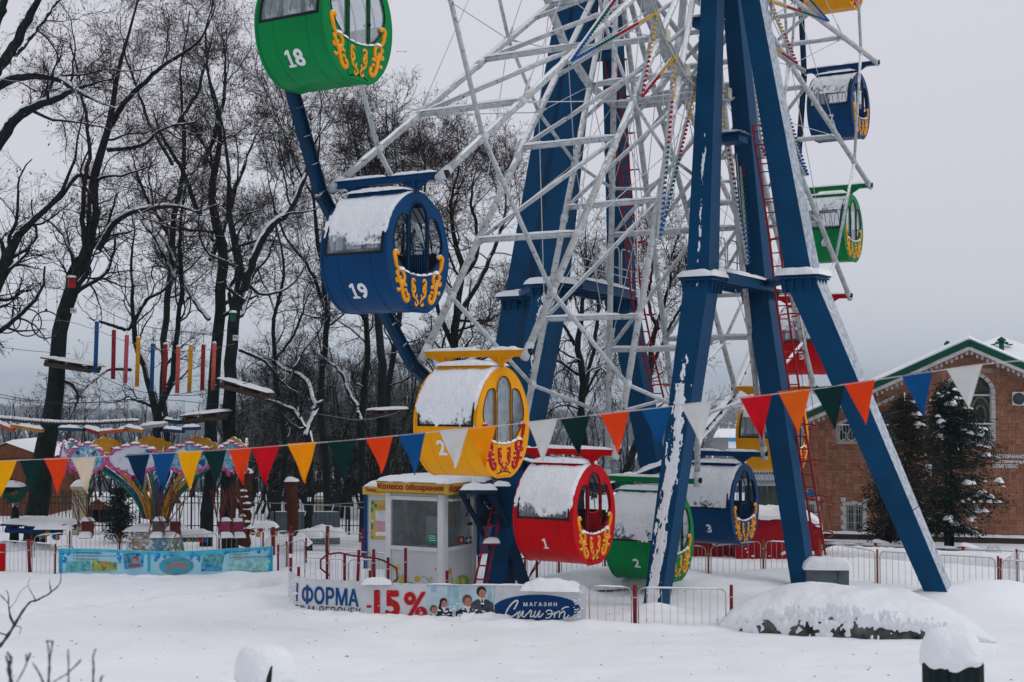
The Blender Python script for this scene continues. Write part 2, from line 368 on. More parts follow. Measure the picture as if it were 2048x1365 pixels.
hub.build('hub', BLUE, wheel)
# bulb strings
def bulb_shape():
    m = MB(); m.lathe((0, 0, 0), [(.018, 0), (.02, .02), (.034, .045), (.034, .065), (.018, .085)], 6); return m
BULB = {c: mat(c+' bulb', v, .3, .05) for c, v in dict(yellow=(.6, .33, .02), red=(.35, .006, .03), green=(.003, .09, .055), blue=(.004, .09, .30), grey=(.36, .39, .41)).items()}
bs = bulb_shape(); BV = np.array([v[:] for v in bs.v]); BF = bs.f
def bulbs(pts, outs, col, name='bulb_string'):
    m = MB()
    for p, o in zip(pts, outs):
        o = Vector(o).normalized(); q = o.to_track_quat('Z', 'Y').to_matrix()
        m.add([q @ Vector(v)+p for v in BV], BF, 0, True)
    ob = m.build(name, BULB[col], wheel); ob['kind'] = 'stuff'; return ob
near = Vector((0, -1, 0))
for k in KS:
    if not (-4 <= k <= 9): continue
    a, b = rim(k, .30, 1), rim(k+1, .30, 1); n = 20
    out = (a+b).normalized()*.3+near
    for off in (-.055, .055):
        pts = [a.lerp(b, (i+.5)/n)+near*.09+(a+b).normalized()*off*1.6 for i in range(n)]
        bulbs(pts, [near+(a+b).normalized()*off*9]*n, 'grey')
    mid = a.lerp(b, .5)+near*.10
    for kk, side in ((k, 1), (k+1, -1)):
        long_ = (kk % 2 != 0)
        tip = rim(kk, .62 if long_ else .455, 1)+near*.14
        st = rim(kk, .62 if long_ else .455, 1).cross(near).normalized()
        p0 = mid; cols = ['yellow', 'red', 'green', 'blue'] if long_ else ['yellow', 'red']
        c = MB(); c.beam(p0, tip, .075, .045, near); sdv = (tip-p0).cross(near).normalized()
        c.build('bulb_channel', WPIPE2, wheel)
        MB().tube([p0+near*-.06+sdv*.12*side, tip+near*-.06], .014, 5).build('channel_stay', WIRE, wheel)
        nn = len(cols); per = 9
        for ci, cc in enumerate(cols):
            pts = [p0.lerp(tip, (ci+(i+.5)/per)/nn)+near*.025 for i in range(per)]
            bulbs(pts, [near+sdv*.5]*per, cc)
    bx = MB(); bx.box(rim(k, .295, 1)+near*.10-rim(k, .3, 1).normalized()*.0, (.22, .2, .26)); bx.build('junction_box', mat("cream plastic box", (.42, .42, .34), .5), wheel)

# ================================================================ tower
tower = thing('ferris_wheel_tower', 'tall dark blue box section tower of six kinked legs holding the wheel', 'tower', (WC.x, WC.y, 0), WROT)
tinv = ROOTM[tower.name].inverted()
def TW(u, n, z): return Vector((u, -n, z))
def fl_at(px, py, z): return tinv @ G(px, py, z)
ZF = 7.29
def leg(pf, px_foot, zfoot, u_top, n_top, x0, wf, wl, wt, m, name_seed, foot_D=None):
    F = fl_at(*pf, ZF); ft = tinv @ G(*px_foot, zfoot)
    # continue the foot a little below the snow
    d = (ft-F); ft2 = F+d*((ZF+.15)/(ZF-zfoot)) if zfoot >= 0 else ft
    T = Vector((u_top, -n_top, HUBZ+.3))
    lw = MB(); lw.beam(F, ft2, wf, wf, (1, 0, 0), wl, wl); lo = lw.build('lower_leg', m, tower)
    up = MB(); up.beam(F+Vector((0, 0, .0)), T, wf*.92, wf*.92, (1, 0, 0), wt, wt); uo = up.build('upper_leg', m, tower)
    fb = MB(); fb.box(F+Vector((0, 0, 0)), (wf*1.42, wf*1.42, .05)); fb.box(F+Vector((0, 0, -.06)), (wf*1.36, wf*1.36, .04)); fo = fb.build('flange', BLUE, tower)
    g = MB()
    for i in range(4):
        for sx in (-1, 1):
            g.beam(F+Vector((sx*wf*.6, (i-1.5)*wf*.3, -.08)), F+Vector((sx*wf*.5, (i-1.5)*wf*.3, -.36)), .02, .1, (1, 0, 0))
            g.beam(F+Vector(((i-1.5)*wf*.3, sx*wf*.6, -.08)), F+Vector(((i-1.5)*wf*.3, sx*wf*.5, -.36)), .02, .1, (0, 1, 0))
    g.build('stiffener', BLUE, fo)['kind'] = 'stuff'
    for sx in (-1, 1):
        for sy in (-1, 1):
            pass
    sp = MB(); W2 = wf*1.42
    for (cx, cy, lx, ly) in ((0, -W2*.42, W2, W2*.22), (0, W2*.42, W2, W2*.22), (-W2*.42, 0, W2*.22, W2*.9), (W2*.42, 0, W2*.22, W2*.9)):
        sp.snowpad(F+Vector((cx, cy, .02)), lx, ly, .15, None, 14, 8, .03, sd())
    sp.build('snow_cap', M_SNOW, tower)
    # welded seams as slim collars
    for f, z in ((.35, 0), (.7, 0)):
        c = F.lerp(ft2, f); w = wf+(wl-wf)*f+.012
        MB().beam(c, c+(ft2-F).normalized()*.02, w, w, (1, 0, 0)).build('weld_seam', BLUE, tower)
    return F, ft2, T, wf, wl
legs = {}
# near side
legs['A'] = leg((1405, 556), (1312, 1215), 0, -.30, 1.62, 0, .60, .42, .36, BLUE, 1)
legs['B'] = leg((1520, 580), (1608, 1172), 0, .30, 1.62, 0, .60, .46, .36, BLUE, 2)
legs['C'] = leg((1607, 553), (1893, 1218), 0, 0, 2.05, 0, .66, .46, .40, BLUE_FROST, 3)
legs['E'] = leg((1104, 570), (996, 1178), 0, -.30, -1.62, 0, .66, .55, .40, BLUE, 4)
legs['D'] = leg((1042, 595), (952, 1095), 0, 0, -2.25, 0, .70, .60, .40, BLUE, 5)
legs['F'] = leg((1245, 596), (1340, 1120), 0, .45, -1.62, 0, .62, .5, .36, BLUE, 6)
th = MB(); th.box((0, -1.85, HUBZ), (1.1, 1.0, .9)); th.box((0, 1.85, HUBZ), (1.1, 1.0, .9)); th.build('bearing_block', BLUE, tower)
# snow frozen to the windward faces of leg A (and a little on E and D)
def stuck(lg, part, t0, t1, face, w0, w1, seed, thr, name='stuck_snow'):
    F, ft, T, wf, wl = legs[lg]; A, B = (F, ft) if part == 'lo' else (T, F)
    wa, wb = (wf, wl) if part == 'lo' else (.36, wf*.92)
    d = (B-A).normalized(); upv = Vector((1, 0, 0)); s1 = d.cross(upv).normalized(); u1 = s1.cross(d)
    nrm, acr = (-u1, s1) if face == 'u-' else ((-s1, u1) if face == 's-' else (s1, u1))
    if nrm.dot(Vector((-1, 0, 0)) if face == 'u-' else Vector((0, -1, 0))) < 0: nrm = -nrm
    Ln = (B-A).length*(t1-t0); nv = int(Ln/.025); nu = 26
    def th_(u, v, full=False):
        x = u*2-1; p = Vector((x*1.1+seed, v*Ln*1.1, seed)); q = Vector((x*4+seed, v*Ln*5, 1.3))
        w = w0+(w1-w0)*v
        return (w-abs(x-.05))*1.2+noise.noise(p)*.8+noise.noise(q)*.5+noise.noise(q*2.7)*.4+noise.noise(q*6)*.25-thr
    def fn(u, v):
        t = t0+(t1-t0)*v; ww = (wa+(wb-wa)*t)/2; k = max(-.35, min(1, th_(u, v)*1.5))
        return A.lerp(B, t)+acr*((u*2-1)*ww*.98)+nrm*(ww+.002+.022*k)
    m = MB(); m.grid(fn, nu, nv, keep=lambda u, v: th_(u, v) > -.3); m.build(name, M_SNOW, tower)
stuck('A', 'lo', .01, .33, 'u-', .1, .25, 3.3, .42)
stuck('A', 'lo', .33, .99, 'u-', .68, .80, 8.1, .42)
stuck('A', 'up', .55, .99, 'u-', .2, .4, 5.2, .62)
stuck('E', 'lo', .0, .6, 'u-', .2, .2, 2.2, .6)
# working platforms between the legs with railings
def platform(a, b, side):
    a, b = Vector(a), Vector(b); m = MB(); d = (b-a).normalized(); s = Vector((0, -1, 0))*side
    m.beam(a, b, 1.05, .06); m.beam(a+s*.5+Vector((0, 0, -.1)), b+s*.5+Vector((0, 0, -.1)), .07, .22); m.beam(a-s*.5+Vector((0, 0, -.1)), b-s*.5+Vector((0, 0, -.1)), .07, .22)
    for i in range(5):
        c = a.lerp(b, (i+.5)/5)+Vector((0, 0, -.12)); m.beam(c-s*.5, c+s*.5, .06, .12)
    po = m.build('service_platform', BLUE, tower)
    sn = MB(); c = (a+b)/2+Vector((0, 0, .03)); an = math.atan2(d.y, d.x); sn.snowpad(c, (b-a).length, 1.1, .13, Matrix.Rotation(an, 3, 'Z'), 24, 10, .03, sd()); sn.build('snow_cap', M_SNOW, tower)
    for t in (.28, .52, .76):   # hooped rail frames
        c = a.lerp(b, t)+s*.46; e2 = a.lerp(b, t+.2)+s*.46
        pts = [c, c+Vector((0, 0, .95))]+[c+(e2-c)*(.5-.5*math.cos(q*PI/2/4))*.3+Vector((0, 0, .95+.13*math.sin(q*PI/2/4))) for q in range(1, 5)]+[e2-(e2-c)*.15+Vector((0, 0, 1.08)), e2+Vector((0, 0, .98)), e2]
        MB().tube(pts, .019, 6).build('guard_rail', WIRE, tower)
    for z in (.55, .35):
        MB().tube([a+s*.46+Vector((0, 0, z)), b+s*.46+Vector((0, 0, z))], .014, 6).build('guard_rail', WIRE, tower)
LA, LB, LC, LE, LD, LF = [legs[q][0] for q in 'ABCEDF']
off = Vector((0, 0, .12))
platform(LA+Vector((.4, .1, .12)), LB+Vector((-.25, .0, .12)), -1)
platform(LE+Vector((.4, -.1, .12)), LF+Vector((-.25, 0, .12)), 1)
MB().beam(LB+Vector((.0, 0, .1)), LC+Vector((0, 0, .05)), .32, .16).build('tie_beam', BLUE, tower)
MB().beam(LE+Vector((.0, 0, .1)), LD+Vector((0, 0, .05)), .32, .16).build('tie_beam', BLUE, tower)
# small step plates on the inner legs
for px, py, D, w in ((1412, 38, 33.2, .55), (1465, 270, 33.4, .75), (1205, 105, 36, .35)):
    c = tinv @ P(px, py, D); m = MB(); m.box(c, (w, .7, .05)); m.box(c+Vector((0, 0, -.12)), (w*.7, .55, .16)); m.build('step_plate', BLUE, tower)
    MB().snowpad(c+Vector((0, 0, .02)), w, .7, .07, None, 10, 8, .02, sd()).build('snow_cap', M_SNOW, tower)
# ladders with safety hoops
def ladder(pts, w, hoops_from, side, hoop_r=.34, name='ladder'):
    """pts: polyline (local) of the ladder's centre"""
    pts = [Vector(p) for p in pts]; lm = MB(); acr = Vector((0, -1, 0))
    for s in (-1, 1): lm.tube([p+acr*(s*w/2) for p in pts], .026, 6)
    lo = lm.build(name, LADR, tower)
    L_ = [0]
    for i in range(1, len(pts)): L_.append(L_[-1]+(pts[i]-pts[i-1]).length)
    def at(d):
        for i in range(1, len(pts)):
            if d <= L_[i] or i == len(pts)-1: return pts[i-1].lerp(pts[i], (d-L_[i-1])/(L_[i]-L_[i-1])), (pts[i]-pts[i-1]).normalized()
    r0 = MB().tube([(0, -w/2, 0), (0, w/2, 0)], .016, 5).build('rung', LADR, lo); me = r0.data; first = True; d = .15
    while d < L_[-1]:
        p, t = at(d)
        if first: o = r0; first = False
        else: o = r0.copy(); C.objects.link(o); o.parent = lo
        o.location = p; d += .33
    d = .0; rings = []
    while d < L_[-1]-hoops_from:
        p, t = at(d); ax = Vector((1, 0, 0))*side; ax = (ax-t*ax.dot(t)).normalized()
        hp = [p+ax*(hoop_r*(1-math.cos(a)))+acr*(hoop_r*math.sin(a)) for a in [(-2.6+5.2*q/14)*-1+PI for q in range(15)]]
        hp = [p+ax*(.36+hoop_r*math.cos(a))+acr*(hoop_r*math.sin(a)) for a in [-2.55+5.1*q/14 for q in range(15)]]
        MB().tube(hp, .02, 5).build('safety_hoop', LADR, tower); rings.append(hp); d += .95
    for q in (3, 7, 11):
        if len(rings) > 1: MB().tube([h[q] for h in rings], .008, 4).build('hoop_strap', LADR, tower)
tl = lambda px, py, D: tinv @ P(px, py, D)
ladder([tl(1515, 250, 33.9), tl(1548, 470, 34.2), tl(1562, 600, 34.6), tl(1604, 880, 35.2), tl(1641, 1110, 35.8)], .26, 0, 1, .26)
ladder([tl(1222, 120, 36.2), tl(1252, 380, 36.6), tl(1272, 590, 37), tl(1294, 700, 37), tl(1318, 800, 37)], .3, 0, 1, .24)
# bare X bars seen low between the legs: counterweight arms of the far side
# ---------------------------------------------------------------- drive unit and loading frame
drive = thing('drive_unit', 'dark blue drive frame with braces and a red ladder right beside the ticket kiosk', 'machine', G(1000, 1176), 0)
DK = mat("dark navy machine paint", (.004, .022, .045), .45, .2, 3, snow=.9, snow_lo=.6, snow_hi=.8)
NV = mat("navy post paint", (.002, .022, .055), .4, .1, 3)
def dpt(px, py, D=34.0): return P(px, py, D)
m = MB()
m.beam(dpt(1052, 1180, 33.8), dpt(1000, 1010, 34), .26, .3, (1, 0, 0), .2, .2)
m.build('brace_post', NV, drive, True)
for a, b, w in (((1000, 1010, 34), (978, 965, 33.6), .16), ((922, 985, 33.3), (985, 1100, 34.2), .10), ((978, 985, 33.3), (1030, 1075, 34.), .12), ((955, 1030, 33.4), (975, 1005, 33.4), .07), ((957, 992, 33.6), (957, 1130, 34), .05)):
    MB().beam(dpt(*a), dpt(*b), w, w, (1, 0, 0)).build('brace', NV, drive, True)
for (x0, x1, y, D0, D1, t) in ((920, 995, 983, 33.2, 33.2, .09), (925, 1000, 970, 34.2, 34.2, .09), (925, 1055, 952, 34.6, 34.4, .14)):
    MB().beam(dpt(x0, y, D0), dpt(x1, y, D1), .5, t).build('platform_beam', DK, drive, True)
for (px, py, D, lx, ly, h) in ((957, 978, 33.3, .8, .5, .13), (957, 962, 34.2, .7, .5, .14), (960, 946, 34.5, .8, .5, .12), (1003, 970, 33.6, .35, .4, .08)):
    MB().snowpad(dpt(px, py, D), lx, ly, h, None, 14, 8, .03, sd()).build('snow_cap', M_SNOW, drive, True)
for (px, py, D, s, nm) in ((1010, 935, 34.6, (1.1, .9, .5), 'motor_housing'), (1020, 985, 34.8, (.55, .7, .9), 'gearbox'), (975, 1015, 34.6, (.5, .5, .9), 'motor')):
    q = MB(); q.box(dpt(px, py, D), s); o = q.build(nm, DK, drive, True); bv = o.modifiers.new('b', 'BEVEL'); bv.width = .05; bv.segments = 2
for px, py, D, r in ((1030, 915, 34.0, .36), (985, 925, 34.2, .28)):
    c = dpt(px, py, D); MB().tube([c-cn_*.12, c+cn_*.12], r, 22).build('drive_wheel', mat("black tyre rubber", (.01, .014, .018), .7), drive, True)
for i in range(16):
    a = dpt(random.uniform(930, 1050), random.uniform(915, 1040), random.uniform(33.6, 34.8)); b = a+Vector((random.uniform(-.3, .3), random.uniform(-.3, .3), random.uniform(-.7, .2)))
    MB().tube([a, (a+b)/2+Vector((.05, 0, -.1)), b], .022, 5).build('cable', DK, drive, True)
# red ladder leaning
a0, a1, b0, b1 = dpt(948, 1172, 32.9), dpt(985, 1012, 33.7), dpt(972, 1172, 33.0), dpt(996, 1048, 33.7)
lo = MB().tube([a0, a1], .028, 6).tube([b0, b0.lerp(b1, 1.25)], .028, 6).build('ladder', LADR, drive, True)
for i in range(6):
    t = .08+i*.17; MB().tube([a0.lerp(a1, t), b0.lerp(b0.lerp(b1, 1.25), t)], .02, 5).build('rung', LADR, lo, True)
MB().box(dpt(983, 1087, 33.4), (.36, .3, .05)).build('ladder_step', LADR, drive, True)
MB().snowpad(dpt(983, 1084, 33.4), .36, .3, .1, None, 10, 8, .02, sd()).build('snow_cap', M_SNOW, drive, True)
# ================================================================ cabins
CZ = -1.34; CA = .90; CB = 1.04; Y0, Y1 = -.62, .74        # local: near face at y=Y0 (towards the camera), far face at y=Y1
def prof(th, k=1., off=0.):
    """th = 0 at the top, clockwise seen from near; x to the right (+u)"""
    x = CA*math.sin(th); z = CB*math.cos(th)
    if z < 0: x = math.copysign(abs(CA)*(max(0, 1-(abs(z)/CB)**2.15))**(1/2.), x)
    else: x = math.copysign(CA*(max(0, 1-(abs(z)/CB)**1.85))**(1/1.92), x)
    z = max(z, -CB*.965)
    n = Vector((x/CA**2, 0, z/CB**2)).normalized()
    return Vector((x*k+n.x*off, 0, CZ+z*k+n.z*off))
def ring_pts(k=1., n=56, off=0.): return [prof(2*PI*i/n, k, off) for i in range(n)]
TW0, TW1 = math.radians(93), math.radians(32)      # window band: from below the middle to the roof, both sides
def shell(m, ta, tb, y0, y1, off, th, nu=24, nv=2, mi=0):
    def f(o): return lambda u, v: prof(ta+(tb-ta)*u, 1, o)+Vector((0, y0+(y1-y0)*v, 0))
    m.grid(f(off), nu, nv, mi); m.grid(f(off-th), nu, nv, mi)
def spiral(c, r0, r1, a0, turns, n=14):
    return [(c[0]+(r0+(r1-r0)*i/n)*math.cos(a0+turns*2*PI*i/n), c[1]+(r0+(r1-r0)*i/n)*math.sin(a0+turns*2*PI*i/n)) for i in range(n+1)]
def smooth(pts, n=5):
    out = []; P_ = [pts[0]]+list(pts)+[pts[-1]]
    for i in range(1, len(P_)-2):
        a, b, c, d = [np.array(P_[j], float) for j in (i-1, i, i+1, i+2)]
        for q in range(n):
            t = q/n; out.append(tuple(.5*((2*b)+(-a+c)*t+(2*a-5*b+4*c-d)*t*t+(-a+3*b-3*c+d)*t**3)))
    out.append(tuple(pts[-1])); return out
def scroll_side(m, sx, yf):
    """big S scroll on the face, left when sx=-1; coordinates relative to the cabin centre"""
    def tb(pts, r, n=7):
        pts = smooth(pts, 4); K = len(pts)
        rr = [r*(.45+.9*math.sin(PI*min(1, max(.0, .12+.76*i/(K-1))))) for i in range(K)]
        m.tube([Vector((sx*p[0]*.97, yf, CZ-.085+p[1]*.98)) for p in pts], rr, n, flat=.7, fdir=(0, 1, 0))
    tb([(.60, .03), (.665, .075), (.725, .04), (.70, -.06), (.67, -.16), (.60, -.235)], .036)                       # upper hook
    tb([(.60, -.235), (.51, -.25), (.44, -.33), (.455, -.43), (.53, -.455), (.565, -.40), (.53, -.36)], .031)       # big curl
    tb([(.60, -.235), (.625, -.33), (.58, -.42), (.53, -.50), (.50, -.60), (.46, -.70), (.385, -.775), (.315, -.74), (.32, -.665), (.375, -.66)], .033)
    for (x, z, a, l) in ((.60, -.45, .2, .10), (.475, -.52, 2.6, .11), (.55, -.57, -.5, .10), (.44, -.60, 2.9, .09), (.62, -.33, .6, .08)):
        tb([(x, z), (x+l*.6*math.cos(a), z+l*.6*math.sin(a)), (x+l*math.cos(a+.5), z+l*math.sin(a+.5))], .025, 5)
def scroll_mid(m, yf):
    for s in (-1, 1):
        def tb(pts, r):
            pts = smooth(pts, 4); K = len(pts); rr = [r*(.5+.8*math.sin(PI*(.1+.8*i/(K-1)))) for i in range(K)]
            m.tube([Vector((s*p[0], yf, CZ+p[1])) for p in pts], rr, 6, flat=.7, fdir=(0, 1, 0))
        tb([(.11, -.50), (.145, -.46), (.195, -.475), (.19, -.53), (.14, -.58), (.13, -.66), (.175, -.70), (.155, -.75), (.08, -.80), (.02, -.865)], .024)
        tb([(.13, -.60), (.19, -.60), (.205, -.66), (.16, -.675)], .015)
        tb([(.03, -.86), (.07, -.91), (.12, -.89), (.10, -.85)], .016); tb([(.10, -.79), (.06, -.75), (.085, -.72)], .013)
        tb([(.17, -.52), (.215, -.56), (.19, -.6)], .013)
# window openings of the end plates
def arc(cx, cz, rx, rz, a0, a1, n=10): return [(cx+rx*math.cos(a0+(a1-a0)*i/n), cz+rz*math.sin(a0+(a1-a0)*i/n)) for i in range(n+1)]
HOLE_DOOR = [(-.275, -1.0), (.275, -1.0), (.275, .64)]+arc(0, .64, .275, .29, 0, PI, 12)[1:-1]+[(-.275, .64)]
PANE_MID = [(-.245, -.35), (0, -.40), (.245, -.35), (.245, .60)]+arc(0, .60, .245, .285, 0, PI, 12)[1:-1]+[(-.245, .60)]
PANE_R = [(.300, -.325), (.45, -.255), (.58, -.13), (.67, .0), (.715, .14), (.71, .26), (.665, .40), (.60, .53), (.555, .60), (.48, .64), (.36, .655), (.305, .625)]
PANE_L = [(-x, z) for x, z in PANE_R][::-1]
def face_fn(y): return lambda p, w: Vector((p[0], y+w, CZ+p[1]))
def grow(ring, d):
    c = np.mean(np.array(ring), 0); out = []
    for x, z in ring:
        v = np.array((x, z))-c; l = np.linalg.norm(v); out.append(tuple(c+v*(1+d/l)))
    return out
def make_cabin(body, orn, name_col, open_door):
    root = thing('gondola_cabin', 'x', 'gondola', (0, 0, 0), WROT, 'numbered cabins hanging on the ferris wheel')
    # lower shell
    b = MB(); shell(b, TW0, 2*PI-TW0, Y0, Y1, 0, .03, 34)
    bo = b.build('body_shell', body, root)
    # seams
    for yy in (-.30, .40):
        MB().tube([prof(TW0+(2*PI-2*TW0)*i/40, 1, .002)+Vector((0, yy, 0)) for i in range(41)], .006, 5).build('panel_seam', body, root)
    r = MB(); shell(r, -TW1, TW1, Y0, Y1, 0, .03, 14); r.build('roof_panel', body, root)
    hat = MB(); hat.prism([(-.34, Y0+.08, CZ+CB-.02), (.34, Y0+.08, CZ+CB-.02), (.25, Y0+.08, CZ+CB+.085), (-.25, Y0+.08, CZ+CB+.085)], (0, 0, 0), (0, Y1-Y0-.16, 0)); hat.build('roof_hatch', body, root)
    for sgn in (1, -1):   # side window bands: -x side is theta = -TW
        ta, tb_ = (TW0, TW1) if sgn > 0 else (-TW0, -TW1)
        g = MB(); g.grid(lambda u, v: prof(ta+(tb_-ta)*u, 1, -.012)+Vector((0, Y0+.05+(Y1-Y0-.1)*v, 0)), 16, 1); wo = g.build('side_window', GLASS, root)
        fr = MB()
        for yy in (Y0+.07, Y1-.07): fr.tube([prof(ta+(tb_-ta)*i/16, 1, .004)+Vector((0, yy, 0)) for i in range(17)], .022, 6)
        for t_ in (ta-sgn*.02, tb_): fr.tube([prof(t_, 1, .004)+Vector((0, Y0+.06, 0)), prof(t_, 1, .004)+Vector((0, Y1-.06, 0))], .022, 6)
        fr.build('window_gasket', RUB, wo)
        # solid strips beside the band
        st = MB(); shell(st, ta, tb_, Y0, Y0+.09, 0, .03, 16, 1); shell(st, ta, tb_, Y1-.09, Y1, 0, .03, 16, 1); st.build('window_frame', body, wo)
        rb = MB()
        for yy in (-.2, .3): rb.tube([prof(ta+(tb_-ta)*i/12, .965)+Vector((0, yy, 0)) for i in range(13)], .010, 5)
        rb.build('window_rib', RUB, wo)
    outer = [(p.x*1.015, (p.z-CZ)*1.012) for p in ring_pts(1., 72)]
    for y, nm, s in ((Y0-.02, 'front_plate', -1), (Y1+.02, 'rear_plate', 1)):
        if s > 0:   # the far end has shorter windows
            cl = lambda rg: [p_ for i_, p_ in enumerate([(x, max(z, -.02)) for x, z in rg]) if i_ == 0 or p_ != (rg[i_-1][0], max(rg[i_-1][1], -.02))]
            pL, pR, pM = [[(x, z) for x, z in rg if z > -.02]+[] for rg in (PANE_L, PANE_R, PANE_MID)]
            pL = [(-.275, -.02)] + [q_ for q_ in PANE_L if q_[1] > 0] + [(-.60, -.02)] if False else None
            fR = [(.315, -.02), (.63, -.02)]+[q_ for q_ in PANE_R if q_[1] > .01]; fL = [(-x, z) for x, z in fR][::-1]
            fM = [(-.235, -.02), (.235, -.02), (.24, .60)]+arc(0, .60, .24, .285, 0, PI, 12)[1:-1]+[(-.24, .60)]
        else: fL, fR, fM = PANE_L, PANE_R, PANE_MID
        me_v, me_f = poly_sheet(outer, [HOLE_DOOR, fL, fR], face_fn(y), .05)
        q = MB(); q.add(me_v, me_f); po = q.build(nm, body, root)
        d = [( x*.985, (z+.0)) for x, z in HOLE_DOOR]; d = [(x, z if z > -.9 else -.985) for x, z in d]
        vs, fs = poly_sheet(grow([(x*.97, z) for x, z in HOLE_DOOR], -.006), [fM], face_fn(y+.008*s), .045)
        q = MB(); q.add(vs, fs); do = q.build('door', body, root)
        if s < 0:
            MB().tube([Vector((.25, y-.035, CZ-.02)), Vector((.25, y-.075, CZ-.02))], .028, 8).build('door_handle', RUB, do)
            MB().tube([Vector((-.27, y-.03, CZ-.93)), Vector((-.27, y-.03, CZ-.45))], .012, 6).build('door_hinge', body, do); MB().tube([Vector((-.27, y-.03, CZ+.42)), Vector((-.27, y-.03, CZ+.58))], .014, 6).build('door_hinge', body, do)
            MB().tube([Vector((x_*.235, y-.028, CZ-.955+.05*(1-x_*x_))) for x_ in np.linspace(-1, 1, 9)], .014, 5).build('door_lip', RUB, do)
            if True:
                gm = MB()
                for rg in (PANE_L, PANE_R): MB().tube([Vector((p[0], y-.027, CZ+p[1])) for p in rg+[rg[0]]], .011, 5).build('pane_gasket', RUB, po)
                MB().tube([Vector((p[0], y-.034, CZ+p[1])) for p in PANE_MID+[PANE_MID[0]]], .010, 5).build('pane_gasket', RUB, do)
        if s < 0 and open_door:      # open cabin: no glass in the near end, a low barred gate in the doorway
            for zz in (.10,): MB().tube([Vector((x_*.24, y-.0, CZ+zz-.05*(1-x_*x_))) for x_ in np.linspace(-1, 1, 9)], .016, 6).build('gate_rail', body, do)
            for q_ in range(7): xx = -.20+q_*.4/6; MB().tube([Vector((xx, y, CZ-.36)), Vector((xx, y, CZ+.08-.05*(1-(xx/.24)**2)))], .007, 4).build('gate_bar', body, do)
            for sx in (-1, 1): MB().tube([Vector((sx*.34, y+.05, CZ-.2)), Vector((sx*.34, y+.05, CZ+.42)), Vector((sx*.31, y+.05, CZ+.50)), Vector((sx*.28, y+.04, CZ+.50))], .010, 5).build('grab_handle', RUB, do)
            continue
        gl = MB(); gv, gf = poly_sheet(fL, [], face_fn(y), .006); gl.add(gv, gf); gl.build('pane', GLASS if s < 0 else RGLASS, root)
        gl = MB(); gv, gf = poly_sheet(fR, [], face_fn(y), .006); gl.add(gv, gf); gl.build('pane', GLASS if s < 0 else RGLASS, root)
        gl = MB(); gv, gf = poly_sheet(fM, [], face_fn(y+.008*s), .006); gl.add(gv, gf); gl.build('door_pane', GLASS if s < 0 else RGLASS, root)
    rt = MB().tube([Vector((p[0], Y0-.035, CZ+p[1])) for p in outer+[outer[0]]], .018, 5); rt.build('edge_bead', body, root)
    yf = Y0-.052
    for s in (-1, 1): o_ = MB(); scroll_side(o_, s, yf); o_.build('scroll_relief', orn, root)
    o_ = MB(); scroll_mid(o_, yf-.006); o_.build('scroll_relief', orn, root)
    sn = MB()      # lines of snow caught on the sill and scrolls
    for s in (-1, 1): sn.snowpad((s*.51, Y0-.06, CZ-.305), .14, .05, .035, None, 8, 5, .01, sd())
    for i in range(7):
        x_ = -.5+i/6.*1.0; sn.snowpad((x_, Y0-.045, CZ-.375+.30*x_*x_+.02*abs(x_)), .17, .035, .02, Matrix.Rotation(-math.atan(.6*x_), 3, 'Y'), 7, 4, .006, sd())
    sn.build('sill_snow', M_SNOW, root)
    # inside
    for s in (-1, 1):
        MB().box((s*.48, .06, CZ-.55), (.36, 1.2, .06)).box((s*.70, .06, CZ-.24), (.05, 1.2, .6)).build('bench', DARK, root)
    fl = MB(); fl.box((0, .06, CZ-.93), (.7, 1.3, .04)); fl.build('floor_plate', DARK, root)
    pl = MB(); pl.tube([(0, .06, CZ-.93), (0, .06, CZ-.1)], .03, 8); pl.tube([(math.cos(a)*.22, .06+math.sin(a)*.22, CZ-.1) for a in np.linspace(0, 2*PI, 17)], .018, 6); pl.build('turning_wheel', DARK, root)
    rb = MB()
    for yy in (-.35, .06, .5):
        rb.tube([prof(t, .95)+Vector((0, yy, 0)) for t in np.linspace(-1.5, 1.5, 24)], .012, 5)
    rb.build('roof_rib', RUB, root)
    # carrying beam and hangers
    bm = MB(); bm.box((0, 0, -.02), (.11, HB*2-.06, .10)); bm.box((0, 0, .035), (.17, HB*2-.06, .018)); bm.box((0, 0, -.075), (.17, HB*2-.06, .018)); bo = bm.build('carrying_beam', body, root)
    MB().tube([(0, -HB+.02, 0), (0, -HB-.10, 0)], .07, 12).tube([(0, HB-.02, 0), (0, HB+.10, 0)], .07, 12).build('pivot_pin', RUB, root)
    for y in (Y0+.02, Y1-.05):
        h = MB(); h.box((0, y, -.19), (.13, .07, .24)); s2 = -1 if y < 0 else 1
        h.prism([(.035, y-.28, -.08), (.035, y+.28, -.08), (.035, y+.05, -.22), (.035, y-.05, -.22)], (0, 0, 0), (-.07, 0, 0)); h.build('hanger', body, root)
    bs_ = MB(); bs_.ridge((0, -HB+.05, .045), (0, HB-.05, .045), .17, .06, sd(), 40); bs_.build('beam_snow', M_SNOW, root)
    return root
